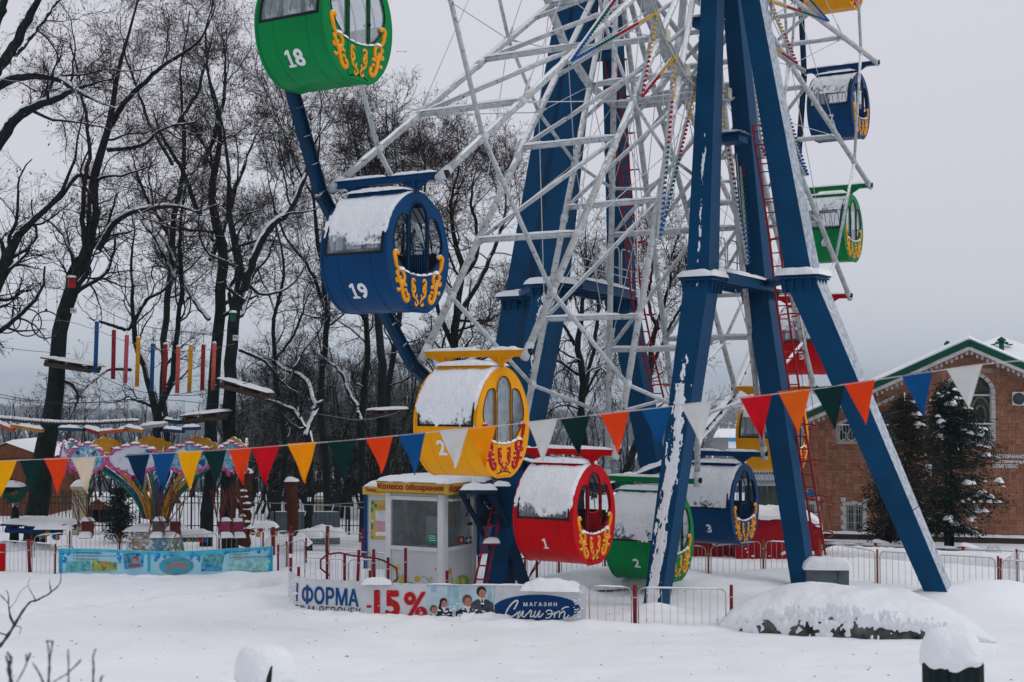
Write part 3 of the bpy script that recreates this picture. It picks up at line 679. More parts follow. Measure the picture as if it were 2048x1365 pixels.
def cabin_snow(root, seed, cover, thick, rough=.6):
    """snow on roof and the camera-side window; cover = angle (deg from top) it reaches down to"""
    m = MB(); ta, tb = math.radians(52), -math.radians(cover)
    def q(u, v):
        t = ta+(tb-ta)*u; dist = (abs(t-tb))*1.0
        e = min((t-tb)*1.6, (ta-t)*1.5, v*9+.15, (1-v)*9+.15, 1)
        n = noise.noise(Vector((u*4.2+seed, v*3+seed, seed)))*.55+noise.noise(Vector((u*14+seed, v*10, seed)))*.32+noise.noise(Vector((u*36+seed, v*26, seed)))*.24+noise.noise(Vector((u*75+seed, v*55, seed)))*.14
        k = max(0, min(1, (t-tb)/.9))
        return e*(.35+.65*k)*1.15+n*1.15*(1-rough*k)-.05
    def fn(u, v):
        t = ta+(tb-ta)*u; th_ = q(u, v)
        s1 = noise.noise(Vector((u*9+seed, v*7, 1)))*.016+noise.noise(Vector((u*30+seed, v*22, 2)))*.010+noise.noise(Vector((u*70+seed, v*50, 2)))*.005
        o = max(-.03, min(1, th_*1.6)*thick+s1*min(1, max(0, th_*6))-.012)
        lim = .07 if v < .5 else .04
        return prof(t, 1, o)+Vector((0, Y0-.03+(Y1-Y0+.06)*v, 0))
    m.grid(fn, 120, 76, keep=lambda u, v: q(u, v) > -.12)
    m.snowpad((0, .06, CZ+CB+.07), .62, Y1-Y0-.1, thick*1.15, None, 14, 22, .04, seed, p=4)
    return m.build('roof_snow', M_SNOW, root)
ONE = [(0, 0), (1, 0), (1, .14), (.72, .14), (.72, 1), (.42, 1), (.06, .87), (.06, .72), (.36, .79), (.36, .14), (0, .14)]
def number_on(root, txt, y_c, th_c, h, rot=0):
    """white numeral painted on the -x side; th measured from the top towards -x"""
    parts = []; x = 0
    for ch in txt:
        if ch == '1': V, F, w = ONE, [tuple(range(11))], h*.50
        else: V, F, sz = text2d(ch, .035, 4); w = h*sz[0]/sz[1]*.98
        parts.append(([(x+a*w, (b-.5)*h) for a, b in V], F)); x += w+h*.07
    w = x-h*.07; m = MB()
    def place(x, z): return prof(-(math.radians(th_c)-z/1.0), 1, .008)+Vector((0, y_c-(x-w/2), 0))
    for V, F in parts: V2, F2 = cut2d(V, F, 9, .035); m.add([place(*q) for q in V2], F2)
    return m.build('number', WHITE, root)
CAB = {}
CDEF = {-4: ('green', '18'), -3: ('blue', '19'), -2: ('yellow', '20'), -1: ('red', '1'), 0: ('green', '2'), 1: ('blue', '3'), 2: ('yellow', '4'), 3: ('red', '5'), 4: ('green', '6'), 5: ('blue', '7'), 6: ('yellow', '8')}
LAB = {-4: 'green cabin with the white number 18, cut by the top edge above the trees', -3: 'blue cabin with the white number 19 in front of the bare trees', -2: 'yellow cabin with crimson scrolls right above the ticket kiosk', -1: 'red cabin with the white number 1 just right of the blue drive frame',
       0: 'green cabin with the white number 2, lowest of all, behind the snowy leg', 1: 'blue cabin with the white number 3 hanging low before the red tarpaulin', 2: 'yellow cabin hanging in front of the left end of the brick building', 3: 'red cabin with the white number 5, largely hidden behind two blue legs', 4: 'green cabin with the white number 6 high at the right of the tower', 5: 'blue cabin with golden scrolls near the top right of the wheel', 6: 'yellow cabin whose bottom only shows at the top right edge'}
BODY = dict(red=RED, green=GREEN, blue=CBLUE, yellow=YEL)
COVER = {-4: 40, -3: 84, -2: 93, -1: 90, 0: 93, 1: 92, 2: 60, 3: 72, 4: 58, 5: 70, 6: 50}
for k, (col, num) in CDEF.items():
    pos = WL(k, 1.0, 0); wp = ROOTM[wheel.name] @ pos
    if col not in CAB: r = make_cabin(BODY[col], CRIM if col == 'yellow' else GOLD, col, col in ('red', 'blue')); CAB[col] = r; r.location = wp; ROOTM[r.name] = Matrix.Translation(wp) @ Matrix.Rotation(WROT, 4, 'Z'); r['label'] = LAB[k]
    else: r = None
    CDEF[k] = (col, num, r, wp)
for k, (col, num, r, wp) in CDEF.items():
    if r is None: r = dup(CAB[col], wp, WROT, LAB[k]); CDEF[k] = (col, num, r, wp)
for k, (col, num, r, wp) in CDEF.items():
    cabin_snow(r, sd(), COVER[k], {-4: .03, -2: .075, -1: .085, 0: .085}.get(k, .06), .35 if k in (-3, 4, 5, 3) else .62)
    number_on(r, num, .08 if k < 0 else .0, 130 if k in (-4, -3) else (123 if k in (-1, 0, 1) else 116), .31 if k < -1 else .25)
# ================================================================ ground
def sstep(a, b, x):
    t = max(0, min(1, (x-a)/(b-a))); return t*t*(3-2*t)
def gh(x, y):
    z = 0.
    z -= .75*sstep(39, 52, y)*(1-.0*sstep(0, 10, x))
    if y > 60:
        z -= 50*sstep(62, 420, y)*(1+.08*math.sin(x*.01))
        z += (9+16*noise.noise(Vector((x*.0013, y*.0008, 2.2))))*sstep(500, 1500, y)+4*noise.noise(Vector((x*.006, y*.006, 5.2)))*sstep(150, 500, y)+10*sstep(1300, 2300, y)
    return z
TRAIL = [G(-40, 1232), G(90, 1222), G(200, 1205), G(330, 1192), G(420, 1183), G(520, 1172), G(575, 1160)]
def seg_d(p, a, b):
    ab = b-a; t = max(0, min(1, (p-a).dot(ab)/ab.length_squared)); return (p-(a+ab*t)).length
MOUNDS = []   # (x, y, rx, ry, h) shallow drifts in the near snow
def mound(px, py, rx, ry, h, rot=0): g = G(px, py); MOUNDS.append((g.x, g.y, rx, ry, h, rot))
mound(1240, 1165, 2.3, 1.1, .40, .3); mound(1420, 1172, 1.9, 1.2, .18); mound(1110, 1190, 1.0, .5, .30); mound(1560, 1158, 1.6, .8, .25)
mound(1880, 1215, 2.6, 1.4, .30); mound(2010, 1215, 1.8, 1.5, .35); mound(760, 1130, 1.0, .6, .18); mound(700, 1075, 1.4, .7, .15); mound(1300, 1235, .9, .35, .1)
mound(600, 1072, 1.2, .6, .1); mound(300, 1115, 3, .7, .12); mound(50, 1110, 2, .7, .15); mound(1310, 1222, .5, .3, .14)
for (a_, b_) in (((600, 1228), (860, 1238)), ((860, 1240), (1170, 1252)), ((1170, 1252), (1460, 1256)), ((120, 1150), (546, 1150))):
    A, B = G(*a_), G(*b_)
    for i in range(12): q = A.lerp(B, (i+random.random())/12); MOUNDS.append((q.x, q.y-.15, random.uniform(.3, .8), random.uniform(.15, .3), random.uniform(.0, .05), 0))
def gnear(x, y):
    z = gh(x, y)
    f = sstep(10, 22, y)*(1-sstep(44, 60, y))
    z += .05*noise.noise(Vector((x*.45, y*.45, 0)))+.030*noise.noise(Vector((x*1.5, y*2.2, 4)))+.014*noise.noise(Vector((x*5, y*7, 9)))+.007*noise.noise(Vector((x*13, y*16, 9)))
    p = Vector((x, y, 0)); d = min(seg_d(p, TRAIL[i], TRAIL[i+1]) for i in range(len(TRAIL)-1)) if x < 2 and 24 < y < 40 else 9
    if d < .7:
        n = noise.noise(Vector((x*2.6, y*2.6, 8))); z -= .40*max(0, 1-(d/(.48+.14*n))**2)*(.45+.75*(n > -.12)); z += .08*max(0, 1-abs(d-.45)/.16)*(1+n)
    for (mx, my, rx, ry, h, r) in MOUNDS:
        dx, dy = x-mx, y-my
        if abs(dx) < rx*1.3+abs(r) and abs(dy) < ry*1.6+abs(r):
            dx, dy = dx*math.cos(r)+dy*math.sin(r), -dx*math.sin(r)+dy*math.cos(r); q = (dx/rx)**2+(dy/ry)**2
            if q < 1.6: z += h*max(0, 1-q/1.6)**1.5
    return z
m = MB(); X0, X1, YA, YB = -17, 20, 17., 45.
m.grid(lambda u, v: Vector(((X0+(X1-X0)*u), YA+(YB-YA)*v, gnear(X0+(X1-X0)*u, YA+(YB-YA)*v)*(1 if v < 1 else 1))), 330, 270)
GS = snow_mat("ground snow", (.83, .855, .885), .22, 9)
# one sheet: fine grid near, wide grid beyond it, joined along the border by dropping the wide sheet slightly under the fine one
xs = [-2600, -1700, -1100, -700, -450, -300, -200, -140, -100, -70, -50, -38, -30, -24, -20, X0+.3]+[X0+.3+(X1-X0-.6)*i/16 for i in range(1, 17)]+[24, 30, 38, 50, 70, 100, 140, 200, 300, 450, 700, 1100, 1700, 2600]
ys = [-40, -20, -5, 5, 11, YA+.3]+[YA+.3+(YB-YA-.6)*i/12 for i in range(1, 13)]+[46, 48, 50, 52, 55, 58, 62, 66, 70, 75, 80, 90, 100, 115, 130, 150, 175, 200, 230, 260, 300, 350, 400, 460, 530, 600, 700, 800, 900, 1050, 1200, 1400, 1700, 2100, 2600]
b0 = len(m.v)
for y in ys:
    for x in xs:
        ins = X0 < x < X1 and YA < y < YB
        m.v.append((x, y, gh(x, y)+(.05*noise.noise(Vector((x*.45, y*.45, 0))) if y < 60 else 0)-(.03 if not ins else .30)))
nx_ = len(xs)
for j in range(len(ys)-1):
    for i in range(nx_-1):
        if X0 < (xs[i]+xs[i+1])/2 < X1 and YA < (ys[j]+ys[j+1])/2 < YB and X0 < xs[i] and xs[i+1] < X1-.31 and YA < ys[j] and ys[j+1] < YB-.31 and xs[i] > X0+.31 and ys[j] > YA+.31: continue
        m.f.append((b0+j*nx_+i, b0+j*nx_+i+1, b0+(j+1)*nx_+i+1, b0+(j+1)*nx_+i)); m.mi.append(0); m.sm.append(True)
tag(m.build('ground', GS), kind='structure')
# seeds and twig bits lying on the snow
m = MB()
for i in range(520):
    x, y = random.uniform(-9, 9.5), random.uniform(21, 44)
    if random.random() > 26/y: continue
    z = gnear(x, y)+.006; s = random.uniform(.005, .016); a = random.uniform(0, PI); l = s*random.uniform(1, 3.2)
    c, s_ = math.cos(a), math.sin(a); m.add([(x-c*l, y-s_*l, z), (x+s_*s, y-c*s, z+.012), (x+c*l, y+s_*l, z+.004), (x-s_*s, y+c*s, z+.01)], [(0, 1, 2, 3)])
tag(m.build('leaf_litter', mat("dark dead leaf", (.05, .05, .05), .8, .3)), kind='stuff')
# ================================================================ trees
def tube_batch(groups, sides, name, m, parent, world=True):
    """groups: list of (pts (N,P,3), rad (N,P))"""
    VV = []; FF = []; base = 0
    for pts, rad in groups:
        Nn, P_, _ = pts.shape
        if Nn == 0: continue
        tan = np.gradient(pts, axis=1); tan /= np.linalg.norm(tan, axis=2, keepdims=True)+1e-9
        ref = np.where(np.abs(tan[:, :1, 2:3]) < .9, np.array([[[0., 0, 1]]]), np.array([[[0., 1, 0]]])); ref = np.repeat(ref, P_, 1)
        A = np.cross(tan, ref); A /= np.linalg.norm(A, axis=2, keepdims=True)+1e-9; B = np.cross(tan, A)
        an = 2*PI*np.arange(sides)/sides
        v = pts[:, :, None, :]+rad[:, :, None, None]*(A[:, :, None, :]*np.cos(an)[None, None, :, None]+B[:, :, None, :]*np.sin(an)[None, None, :, None])
        VV.append(v.reshape(-1, 3))
        idx = (np.arange(Nn*P_*sides).reshape(Nn, P_, sides))+base
        nxt = np.roll(idx, -1, axis=2)
        FF.append(np.stack([idx[:, :-1], nxt[:, :-1], nxt[:, 1:], idx[:, 1:]], -1).reshape(-1, 4)); base += Nn*P_*sides
    V = np.concatenate(VV); F = np.concatenate(FF)
    if world and parent is not None:
        Mi = np.array(rootm(parent).inverted()); V = V@Mi[:3, :3].T+Mi[:3, 3]
    return np_mesh(name, V, F, m, parent, True)
def np_mesh(name, V, F, m, parent=None, smooth=False):
    me = bpy.data.meshes.new(name); k = F.shape[1]
    me.vertices.add(len(V)); me.vertices.foreach_set('co', V.astype(np.float32).ravel())
    me.loops.add(F.size); me.loops.foreach_set('vertex_index', F.astype(np.int32).ravel())
    me.polygons.add(len(F)); me.polygons.foreach_set('loop_start', np.arange(0, F.size, k, dtype=np.int32)); me.polygons.foreach_set('loop_total', np.full(len(F), k, dtype=np.int32))
    me.polygons.foreach_set('use_smooth', np.full(len(F), smooth)); me.update(calc_edges=True); me.validate()
    return link_mesh(name, me, m, parent)
def resample(pts, rad, n):
    pts = np.array(pts, float); rad = np.array(rad, float); d = np.r_[0, np.cumsum(np.linalg.norm(np.diff(pts, axis=0), axis=1))]; t = np.linspace(0, d[-1], n)
    return np.stack([np.interp(t, d, pts[:, i]) for i in range(3)], 1), np.interp(t, d, rad)
def spawn(rg, pts, rad, per, length, P_, rscale, lo=.15, ang=(.6, 1.2), up=.25, wander=.35, rmin=.006, droop=0., taper=.25, rlen=True):
    """children polylines on a batch of parents"""
    Nn, Pp, _ = pts.shape
    n = rg.poisson(per, Nn) if not hasattr(per, '__len__') else rg.poisson(per)
    par = np.repeat(np.arange(Nn), n)
    if len(par) == 0: return np.zeros((0, P_, 3)), np.zeros((0, P_))
    t = lo+(1-lo)*rg.random(len(par))**.85; f = t*(Pp-1); i = np.minimum(f.astype(int), Pp-2); w = (f-i)[:, None]
    p0 = pts[par, i]*(1-w)+pts[par, i+1]*w; r0 = rad[par, i]*(1-w[:, 0])+rad[par, i+1]*w[:, 0]
    tg = pts[par, i+1]-pts[par, i]; tg /= np.linalg.norm(tg, axis=1, keepdims=True)+1e-9
    rnd = rg.normal(size=(len(par), 3)); pr_ = rnd-tg*(rnd*tg).sum(1, keepdims=True); pr_ /= np.linalg.norm(pr_, axis=1, keepdims=True)+1e-9
    a = rg.uniform(ang[0], ang[1], len(par))[:, None]; d = tg*np.cos(a)+pr_*np.sin(a)
    plen = np.linalg.norm(np.diff(pts, axis=1), axis=2).sum(1)[par]
    ln = length*(1.15-.75*t)*rg.uniform(.55, 1.3, len(par)); 
    if rlen: ln = np.minimum(ln, plen*.8)
    st = ln/(P_-1); out = np.empty((len(par), P_, 3)); out[:, 0] = p0
    for j in range(1, P_):
        d = d+rg.normal(size=d.shape)*wander*.5; d[:, 2] += up*.35-droop*j*.3; d /= np.linalg.norm(d, axis=1, keepdims=True)+1e-9
        out[:, j] = out[:, j-1]+d*st[:, None]
    rr = np.maximum(rmin, np.minimum(r0*rscale, r0*.9))[:, None]*np.linspace(1, taper, P_)[None]
    return out, np.maximum(rr, rmin*.7)
BARK = mat("dark wet bark", (.011, .018, .018), .9, .45, 4, .6, 25, snow=1, snow_lo=.40, snow_hi=.58)
TWIG = mat("dark twig bark", (.013, .016, .018), .9, .3, 4)
TWIGR = mat("reddish twig bark", (.030, .018, .018), .9, .4, 2)
LIMBSNOW = M_SNOW
def limb(path, D, dD=0):
    """path: (px, py, half width px) -> world polyline at distance D (+ dD towards the tip)"""
    n = len(path); pts = [P(x, y, D+dD*i/(n-1)) for i, (x, y, w) in enumerate(path)]; rad = [w*.78*(D+dD*i/(n-1))/FOC for i, (x, y, w) in enumerate(path)]
    return pts, rad
def bare_tree(label, seed, D, limbs, l1=(11, 3.2), l2=(9, 1.5), l3=(7, .75), l4=(3, .35), red=0., snowy=(), up=.25, droop=0., name='bare_tree', group='bare trees of the park', extra=(), lo=.25, sd2=.35, l1lo=None):
    """limbs: list of pixel paths; the first is the trunk. extra = auto limbs"""
    rg = np.random.default_rng(seed)
    b = G(limbs[0][0][0], limbs[0][0][1]); p0 = P(limbs[0][0][0], limbs[0][0][1], D); base = (p0.x, D, gh(p0.x, D))
    root = thing(name, label, 'tree', base, 0, group)
    main = []
    for i, pth in enumerate(limbs):
        dd = 0 if i == 0 else rg.uniform(-2.5, 2.5)
        pts, rad = limb(pth, D, dd)
        sp = smooth([tuple(q) for q in pts], 5); k = len(sp); rr = np.interp(np.linspace(0, 1, k), np.linspace(0, 1, len(rad)), rad)
        q, r = resample(sp, rr, 26); r = r*np.interp(np.linspace(0, 1, 26), [0, .6, 1], [1, 1, .35])
        ln = np.linalg.norm(q[-1]-q[0]); s = .03*ln**.5
        w = np.cumsum(rg.normal(size=(26, 3))*.012*ln**.5, 0); w -= w[0]; q = q+w*np.array([1, 1, .4])
        if i == 0: q[0, 2] = min(q[0, 2], base[2]-.1)
        main.append((q, r))
    mp = np.stack([q for q, r in main]); mr_ = np.stack([r for q, r in main])
    tr = tube_batch([(mp, mr_)], 9, 'trunk', BARK, root)
    # big snow lines on chosen limbs
    for i in snowy:
        q, r = main[i]; s = MB(); f = sd()
        def fn(u, v, q=q, r=r, f=f):
            x = u*25; a = min(int(x), 24); w = x-a; c = Vector(q[a]*(1-w)+q[a+1]*w); rr = r[a]*(1-w)+r[a+1]*w; t = Vector(q[a+1]-q[a]).normalized()
            sdv = t.cross(Vector((0, 0, 1))); sdv = sdv.normalized() if sdv.length > .05 else Vector((1, 0, 0)); up_ = sdv.cross(t); flat = max(.0, math.sqrt(max(0, t.x**2+t.y**2)))
            n_ = 1+.45*noise.noise(Vector((u*22, f, v*2)))
            an = PI*v; o = rr*.9; h = (rr*.92+.045*n_*min(1, flat*1.6)*min(1, rr*14))*(1 if flat > .12 else .8)
            return c+sdv*math.cos(an)*o*1.02+up_*math.sin(an)*h
        s.grid(fn, 90, 6); s.build('limb_snow', M_SNOW, root, True)
    n1 = l1[0]*np.maximum(.35, np.array([np.linalg.norm(q[-1]-q[0]) for q, r in main])/6)
    n1[0] *= .8
    n1 = n1*.85; p1, r1 = spawn(rg, mp, mr_, n1, l1[1]*1.2, 14, .42, lo if l1lo is None else l1lo, (.45, 1.2), up*.55, .40, .016, droop*.4)
    p2, r2 = spawn(rg, p1, r1, l2[0]*.85, l2[1]*1.15, 10, .5, .12, (.4, 1.2), up*.25, .42, .009, droop*.8)
    p3, r3 = spawn(rg, p2, r2, l3[0]*.85, l3[1]*1.1, 7, .6, .1, (.4, 1.1), up*.2, .42, .0058, droop)
    p4, r4 = spawn(rg, p3, r3, l4[0]*.9, l4[1], 4, .7, .1, (.4, 1.1), up*.3, .35, .0042, droop)
    tube_batch([(p1, r1)], 6, 'branches', BARK, root)['kind'] = 'stuff'
    c = tube_batch([(p2, r2), (p3, r3), (p4, r4)], 3, 'crown', TWIGR if red > .85 else TWIG, root); c['kind'] = 'stuff'
    if red:
        tips = p4[:, -1] if len(p4) else p3[:, -1]; kx = min(len(tips), int(1900*red)); tips = tips[rg.permutation(len(tips))[:kx]]
        d = rg.normal(size=(kx, 3)); d[:, 2] -= .8; d /= np.linalg.norm(d, axis=1, keepdims=True); e_ = np.cross(d, rg.normal(size=(kx, 3))); e_ /= np.linalg.norm(e_, axis=1, keepdims=True)
        s = rg.uniform(.03, .075, (kx, 1)); V = np.stack([tips, tips+d*s+e_*s*.35, tips+d*s*2, tips+d*s-e_*s*.35], 1).reshape(-1, 3)
        Mi = np.array(rootm(root).inverted()); V = V@Mi[:3, :3].T+Mi[:3, 3]
        np_mesh('seed_cluster', V, np.arange(kx*4).reshape(-1, 4), mat("russet dry seeds", (.11, .035, .026), .8, .4), root)['kind'] = 'stuff'
    return root, (p1, r1, p2)
bare_tree('leaning bare lime with the red nest box and the first plank platform', 11, 47, [
    [(68, 1078, 30), (88, 930, 27), (108, 800, 23), (128, 700, 20), (148, 600, 19), (172, 530, 18), (190, 480, 15), (196, 410, 13), (205, 330, 12), (228, 240, 11), (240, 160, 9), (262, 70, 7), (300, -60, 5)],
    [(178, 515, 9), (172, 460, 7), (172, 390, 6), (185, 300, 5), (176, 200, 4), (150, 60, 3)],
    [(196, 500, 9), (225, 450, 8), (262, 425, 7), (310, 413, 6), (360, 412, 5), (392, 420, 4), (440, 400, 3)],
    [(200, 360, 8), (150, 350, 6), (110, 390, 5), (60, 430, 4), (-10, 470, 3)],
    [(222, 250, 8), (270, 180, 7), (330, 130, 5), (395, 80, 4), (430, 10, 3)],
    [(215, 300, 7), (280, 290, 6), (330, 250, 4), (390, 240, 3), (450, 180, 2)],
    [(112, 760, 6), (150, 770, 4), (160, 800, 3), (150, 840, 2)]], l1=(9, 3.4), l2=(9, 1.6), l3=(7, .8), l4=(3, .4), red=1., snowy=(2, 3), lo=.35)
bare_tree('massive bare tree half out of the frame at the far left with snowy arched limbs', 12, 43, [
    [(-90, 1090, 34), (-70, 800, 28), (-40, 640, 22), (0, 530, 17), (30, 460, 13), (62, 425, 11), (105, 380, 8), (135, 310, 6), (160, 200, 4)],
    [(-30, 330, 18), (10, 275, 15), (60, 225, 12), (130, 200, 9), (185, 178, 7), (240, 165, 4)],
    [(-30, 190, 14), (20, 160, 12), (70, 150, 10), (120, 160, 8), (165, 190, 6), (215, 215, 4)],
    [(-20, 170, 15), (20, 100, 13), (60, 30, 11), (110, -60, 9)],
    [(-40, 120, 15), (0, 40, 12), (20, -60, 10)],
    [(30, 110, 8), (80, 50, 6), (150, -20, 5)],
    [(-40, 560, 7), (20, 530, 5), (80, 540, 3)]], l1=(7, 3.), l2=(8, 1.5), l3=(7, .75), l4=(2.5, .4), red=.8, snowy=(1, 2), lo=.3)
bare_tree('straight bare tree rising behind the hanging coloured logs', 13, 50, [
    [(412, 1070, 17), (414, 900, 16), (415, 740, 15), (420, 600, 14), (424, 500, 13), (404, 420, 11), (400, 360, 10), (412, 280, 8), (395, 200, 7), (380, 90, 5), (400, -30, 4)],
    [(422, 520, 8), (450, 460, 7), (470, 380, 6), (500, 300, 4), (540, 220, 3)],
    [(402, 430, 7), (380, 380, 6), (340, 300, 5), (300, 220, 4)],
    [(408, 330, 6), (440, 250, 5), (460, 150, 4), (450, 50, 3)],
    [(418, 640, 6), (395, 610, 5), (370, 560, 4), (320, 470, 4), (290, 430, 3)]], l1=(9, 3.2), l2=(9, 1.5), l3=(7, .8), red=.6, snowy=(4,), lo=.35)
bare_tree('forked bare tree with the green nest box and the second plank platform', 14, 46, [
    [(462, 1085, 22), (468, 900, 18), (474, 760, 16), (482, 640, 15), (490, 570, 13), (478, 490, 9), (462, 420, 8), (470, 330, 6), (455, 230, 5), (420, 120, 4)],
    [(488, 580, 12), (515, 510, 10), (545, 450, 9), (580, 425, 8), (605, 370, 6), (630, 290, 5), (660, 230, 3)],
    [(560, 440, 7), (590, 390, 5), (580, 300, 4), (590, 210, 3)],
    [(486, 600, 5), (450, 575, 4), (440, 540, 3)],
    [(478, 700, 5), (530, 720, 4), (560, 760, 4), (600, 790, 3)],
    [(484, 560, 5), (530, 590, 4), (590, 560, 3), (620, 480, 2)]], l1=(9, 3.), l2=(9, 1.5), l3=(7, .75), red=.5, snowy=(1,), lo=.35)
bare_tree('twin stemmed tree behind the coloured logs, dark and knotty', 15, 51, [
    [(312, 1060, 16), (312, 900, 14), (308, 820, 13), (290, 760, 10), (268, 700, 8), (252, 630, 6), (248, 540, 5), (250, 450, 4), (230, 380, 3)],
    [(314, 840, 11), (330, 780, 8), (345, 700, 7), (352, 600, 6), (346, 500, 5), (352, 380, 4), (340, 260, 3)],
    [(255, 660, 6), (290, 600, 5), (330, 570, 4), (352, 520, 3)],
    [(350, 560, 5), (310, 480, 5), (285, 440, 4), (270, 390, 3)],
    [(262, 740, 5), (220, 740, 4), (190, 760, 3), (150, 800, 3)],
    [(250, 660, 5), (210, 650, 4), (170, 640, 2)]], l1=(8, 2.6), l2=(8, 1.3), l3=(6, .7), red=.3, snowy=(0, 3), lo=.3)
bare_tree('slim tree with an ivy thickened stem right behind the snow bench', 16, 52, [
    [(724, 1048, 9), (722, 950, 9), (720, 860, 9), (728, 790, 9), (734, 720, 8), (726, 640, 7), (720, 540, 6), (735, 440, 5), (728, 340, 4), (740, 250, 3)],
    [(722, 840, 5), (700, 780, 5), (680, 740, 4), (640, 710, 3)],
    [(728, 640, 5), (700, 560, 4), (660, 500, 3), (640, 420, 2)],
    [(724, 560, 4), (760, 480, 3), (790, 380, 2)]], l1=(10, 2.8), l2=(9, 1.4), l3=(7, .7), red=.3, snowy=(1,), lo=.3)
bare_tree('tall straight tree carrying the small snowy plank platform', 17, 50, [
    [(776, 1040, 11), (774, 920, 11), (772, 800, 11), (766, 680, 10), (762, 580, 9), (770, 480, 7), (768, 380, 5), (780, 280, 4), (775, 200, 3)],
    [(766, 600, 6), (800, 540, 5), (840, 440, 4), (850, 330, 3), (830, 240, 2)],
    [(764, 540, 5), (730, 460, 4), (700, 380, 3), (690, 290, 2)],
    [(770, 450, 4), (810, 380, 3), (800, 280, 2)]], l1=(10, 3.), l2=(10, 1.5), l3=(7, .75), red=.5, lo=.3)
bare_tree('low contorted tree whose two arms form a thick snowy letter Y', 18, 48, [
    [(618, 1068, 10), (617, 1010, 10), (615, 930, 9), (612, 870, 9), (600, 860, 8), (585, 830, 7), (556, 812, 7), (530, 800, 6), (505, 790, 4), (480, 800, 3)],
    [(612, 872, 8), (622, 835, 7), (626, 815, 7), (615, 790, 6), (607, 765, 6), (585, 745, 5), (560, 735, 5), (535, 715, 4), (500, 712, 3)],
    [(626, 820, 5), (640, 805, 4), (648, 802, 3)],
    [(585, 745, 4), (605, 700, 3), (640, 660, 2), (650, 600, 2)]], l1=(6, 1.8), l2=(7, 1.), l3=(5, .55), l4=(2, .3), snowy=(0, 1, 2), lo=.5)
bare_tree('dense bare tree filling the gap behind the yellow cabin', 19, 54, [
    [(905, 1040, 13), (905, 900, 12), (902, 800, 12), (905, 700, 11), (915, 620, 10), (925, 540, 9), (912, 470, 7), (905, 400, 6), (920, 320, 4), (915, 250, 3)],
    [(915, 630, 8), (955, 560, 6), (990, 480, 5), (1010, 400, 3), (1000, 330, 2)],
    [(905, 690, 7), (870, 610, 5), (850, 520, 4), (840, 430, 3), (850, 330, 2)],
    [(920, 560, 6), (960, 500, 5), (950, 400, 4), (965, 320, 2)],
    [(912, 640, 5), (980, 640, 4), (1030, 600, 3)], [(905, 720, 5), (960, 720, 3), (1010, 690, 2)]], l1=(14, 3.2), l2=(11, 1.6), l3=(8, .8), red=.9, lo=.25)
bare_tree('bare tree rising behind the blue cabin up to the curved rail', 20, 55, [
    [(655, 1045, 10), (652, 900, 9), (640, 760, 8), (660, 640, 7), (655, 520, 6), (640, 400, 5), (650, 280, 4), (655, 180, 3)],
    [(658, 620, 5), (620, 540, 4), (570, 470, 3), (550, 380, 2), (530, 280, 2)],
    [(652, 500, 5), (700, 430, 4), (720, 330, 3), (700, 230, 2)],
    [(648, 420, 4), (600, 340, 3), (560, 230, 2), (530, 150, 1.5)]], l1=(12, 3.), l2=(10, 1.5), l3=(7, .75), red=.4, lo=.25)
bare_tree('round crowned bare tree above the leftmost edge of the wheel', 21, 58, [
    [(770, 1040, 8), (775, 800, 8), (790, 640, 7), (800, 500, 6), (790, 380, 5), (780, 280, 3), (775, 200, 2)],
    [(795, 520, 5), (740, 420, 4), (720, 320, 3), (700, 250, 2)], [(795, 480, 4), (830, 400, 3), (870, 330, 2)], [(788, 400, 4), (750, 300, 2), (740, 230, 2)]], l1=(13, 3.), l2=(10, 1.5), l3=(7, .75), red=.3, lo=.25)
bare_tree('weeping birch with hanging twigs between the far blue legs', 22, 50, [
    [(1160, 1010, 10), (1168, 920, 10), (1166, 820, 9), (1160, 740, 9), (1150, 690, 8), (1152, 640, 7), (1165, 580, 6), (1180, 520, 4), (1190, 470, 3)],
    [(1150, 690, 5), (1125, 650, 4), (1095, 640, 3), (1075, 680, 2), (1065, 740, 2)],
    [(1160, 750, 5), (1110, 720, 4), (1085, 760, 3), (1078, 830, 2)],
    [(1165, 600, 4), (1200, 570, 3), (1230, 620, 2), (1235, 700, 2)],
    [(1164, 800, 4), (1195, 740, 3), (1215, 760, 2), (1225, 820, 2)]], l1=(12, 2.), l2=(10, 1.5), l3=(6, .9), l4=(2, .4), up=-.05, droop=.28, lo=.3, name='weeping_birch', group=None)
bare_tree('crooked bare tree behind the far red ladder', 23, 49, [
    [(1240, 990, 11), (1262, 920, 10), (1285, 860, 9), (1300, 800, 8), (1310, 720, 8), (1322, 640, 6), (1345, 570, 5), (1350, 500, 4), (1380, 440, 2)],
    [(1310, 720, 5), (1340, 660, 4), (1370, 600, 3), (1395, 560, 2)],
    [(1318, 660, 5), (1295, 590, 4), (1300, 520, 3), (1285, 470, 2)],
    [(1295, 830, 4), (1330, 800, 3), (1370, 740, 2)]], l1=(13, 2.4), l2=(10, 1.3), l3=(7, .7), red=.3, lo=.3)
bare_tree('thin bare tree seen between the two pairs of tower legs', 24, 56, [
    [(1155, 1000, 6), (1160, 850, 6), (1185, 700, 5), (1190, 600, 4), (1175, 500, 3), (1180, 420, 2)],
    [(1185, 700, 3), (1160, 620, 3), (1140, 540, 2)], [(1188, 640, 3), (1215, 560, 2), (1225, 480, 2)]], l1=(12, 2.2), l2=(9, 1.3), l3=(6, .7), lo=.2)
bare_tree('bare tree standing in the gap left of the yellow cabin, behind the snowy Y tree', 25, 58, [
    [(560, 1045, 8), (565, 900, 7), (550, 760, 6), (545, 650, 5), (560, 540, 4), (545, 430, 3), (560, 330, 2)],
    [(550, 720, 4), (600, 640, 3), (620, 560, 2)], [(548, 620, 3), (510, 520, 2), (500, 420, 2)]], l1=(13, 2.8), l2=(9, 1.4), l3=(7, .75), red=.2, lo=.2)
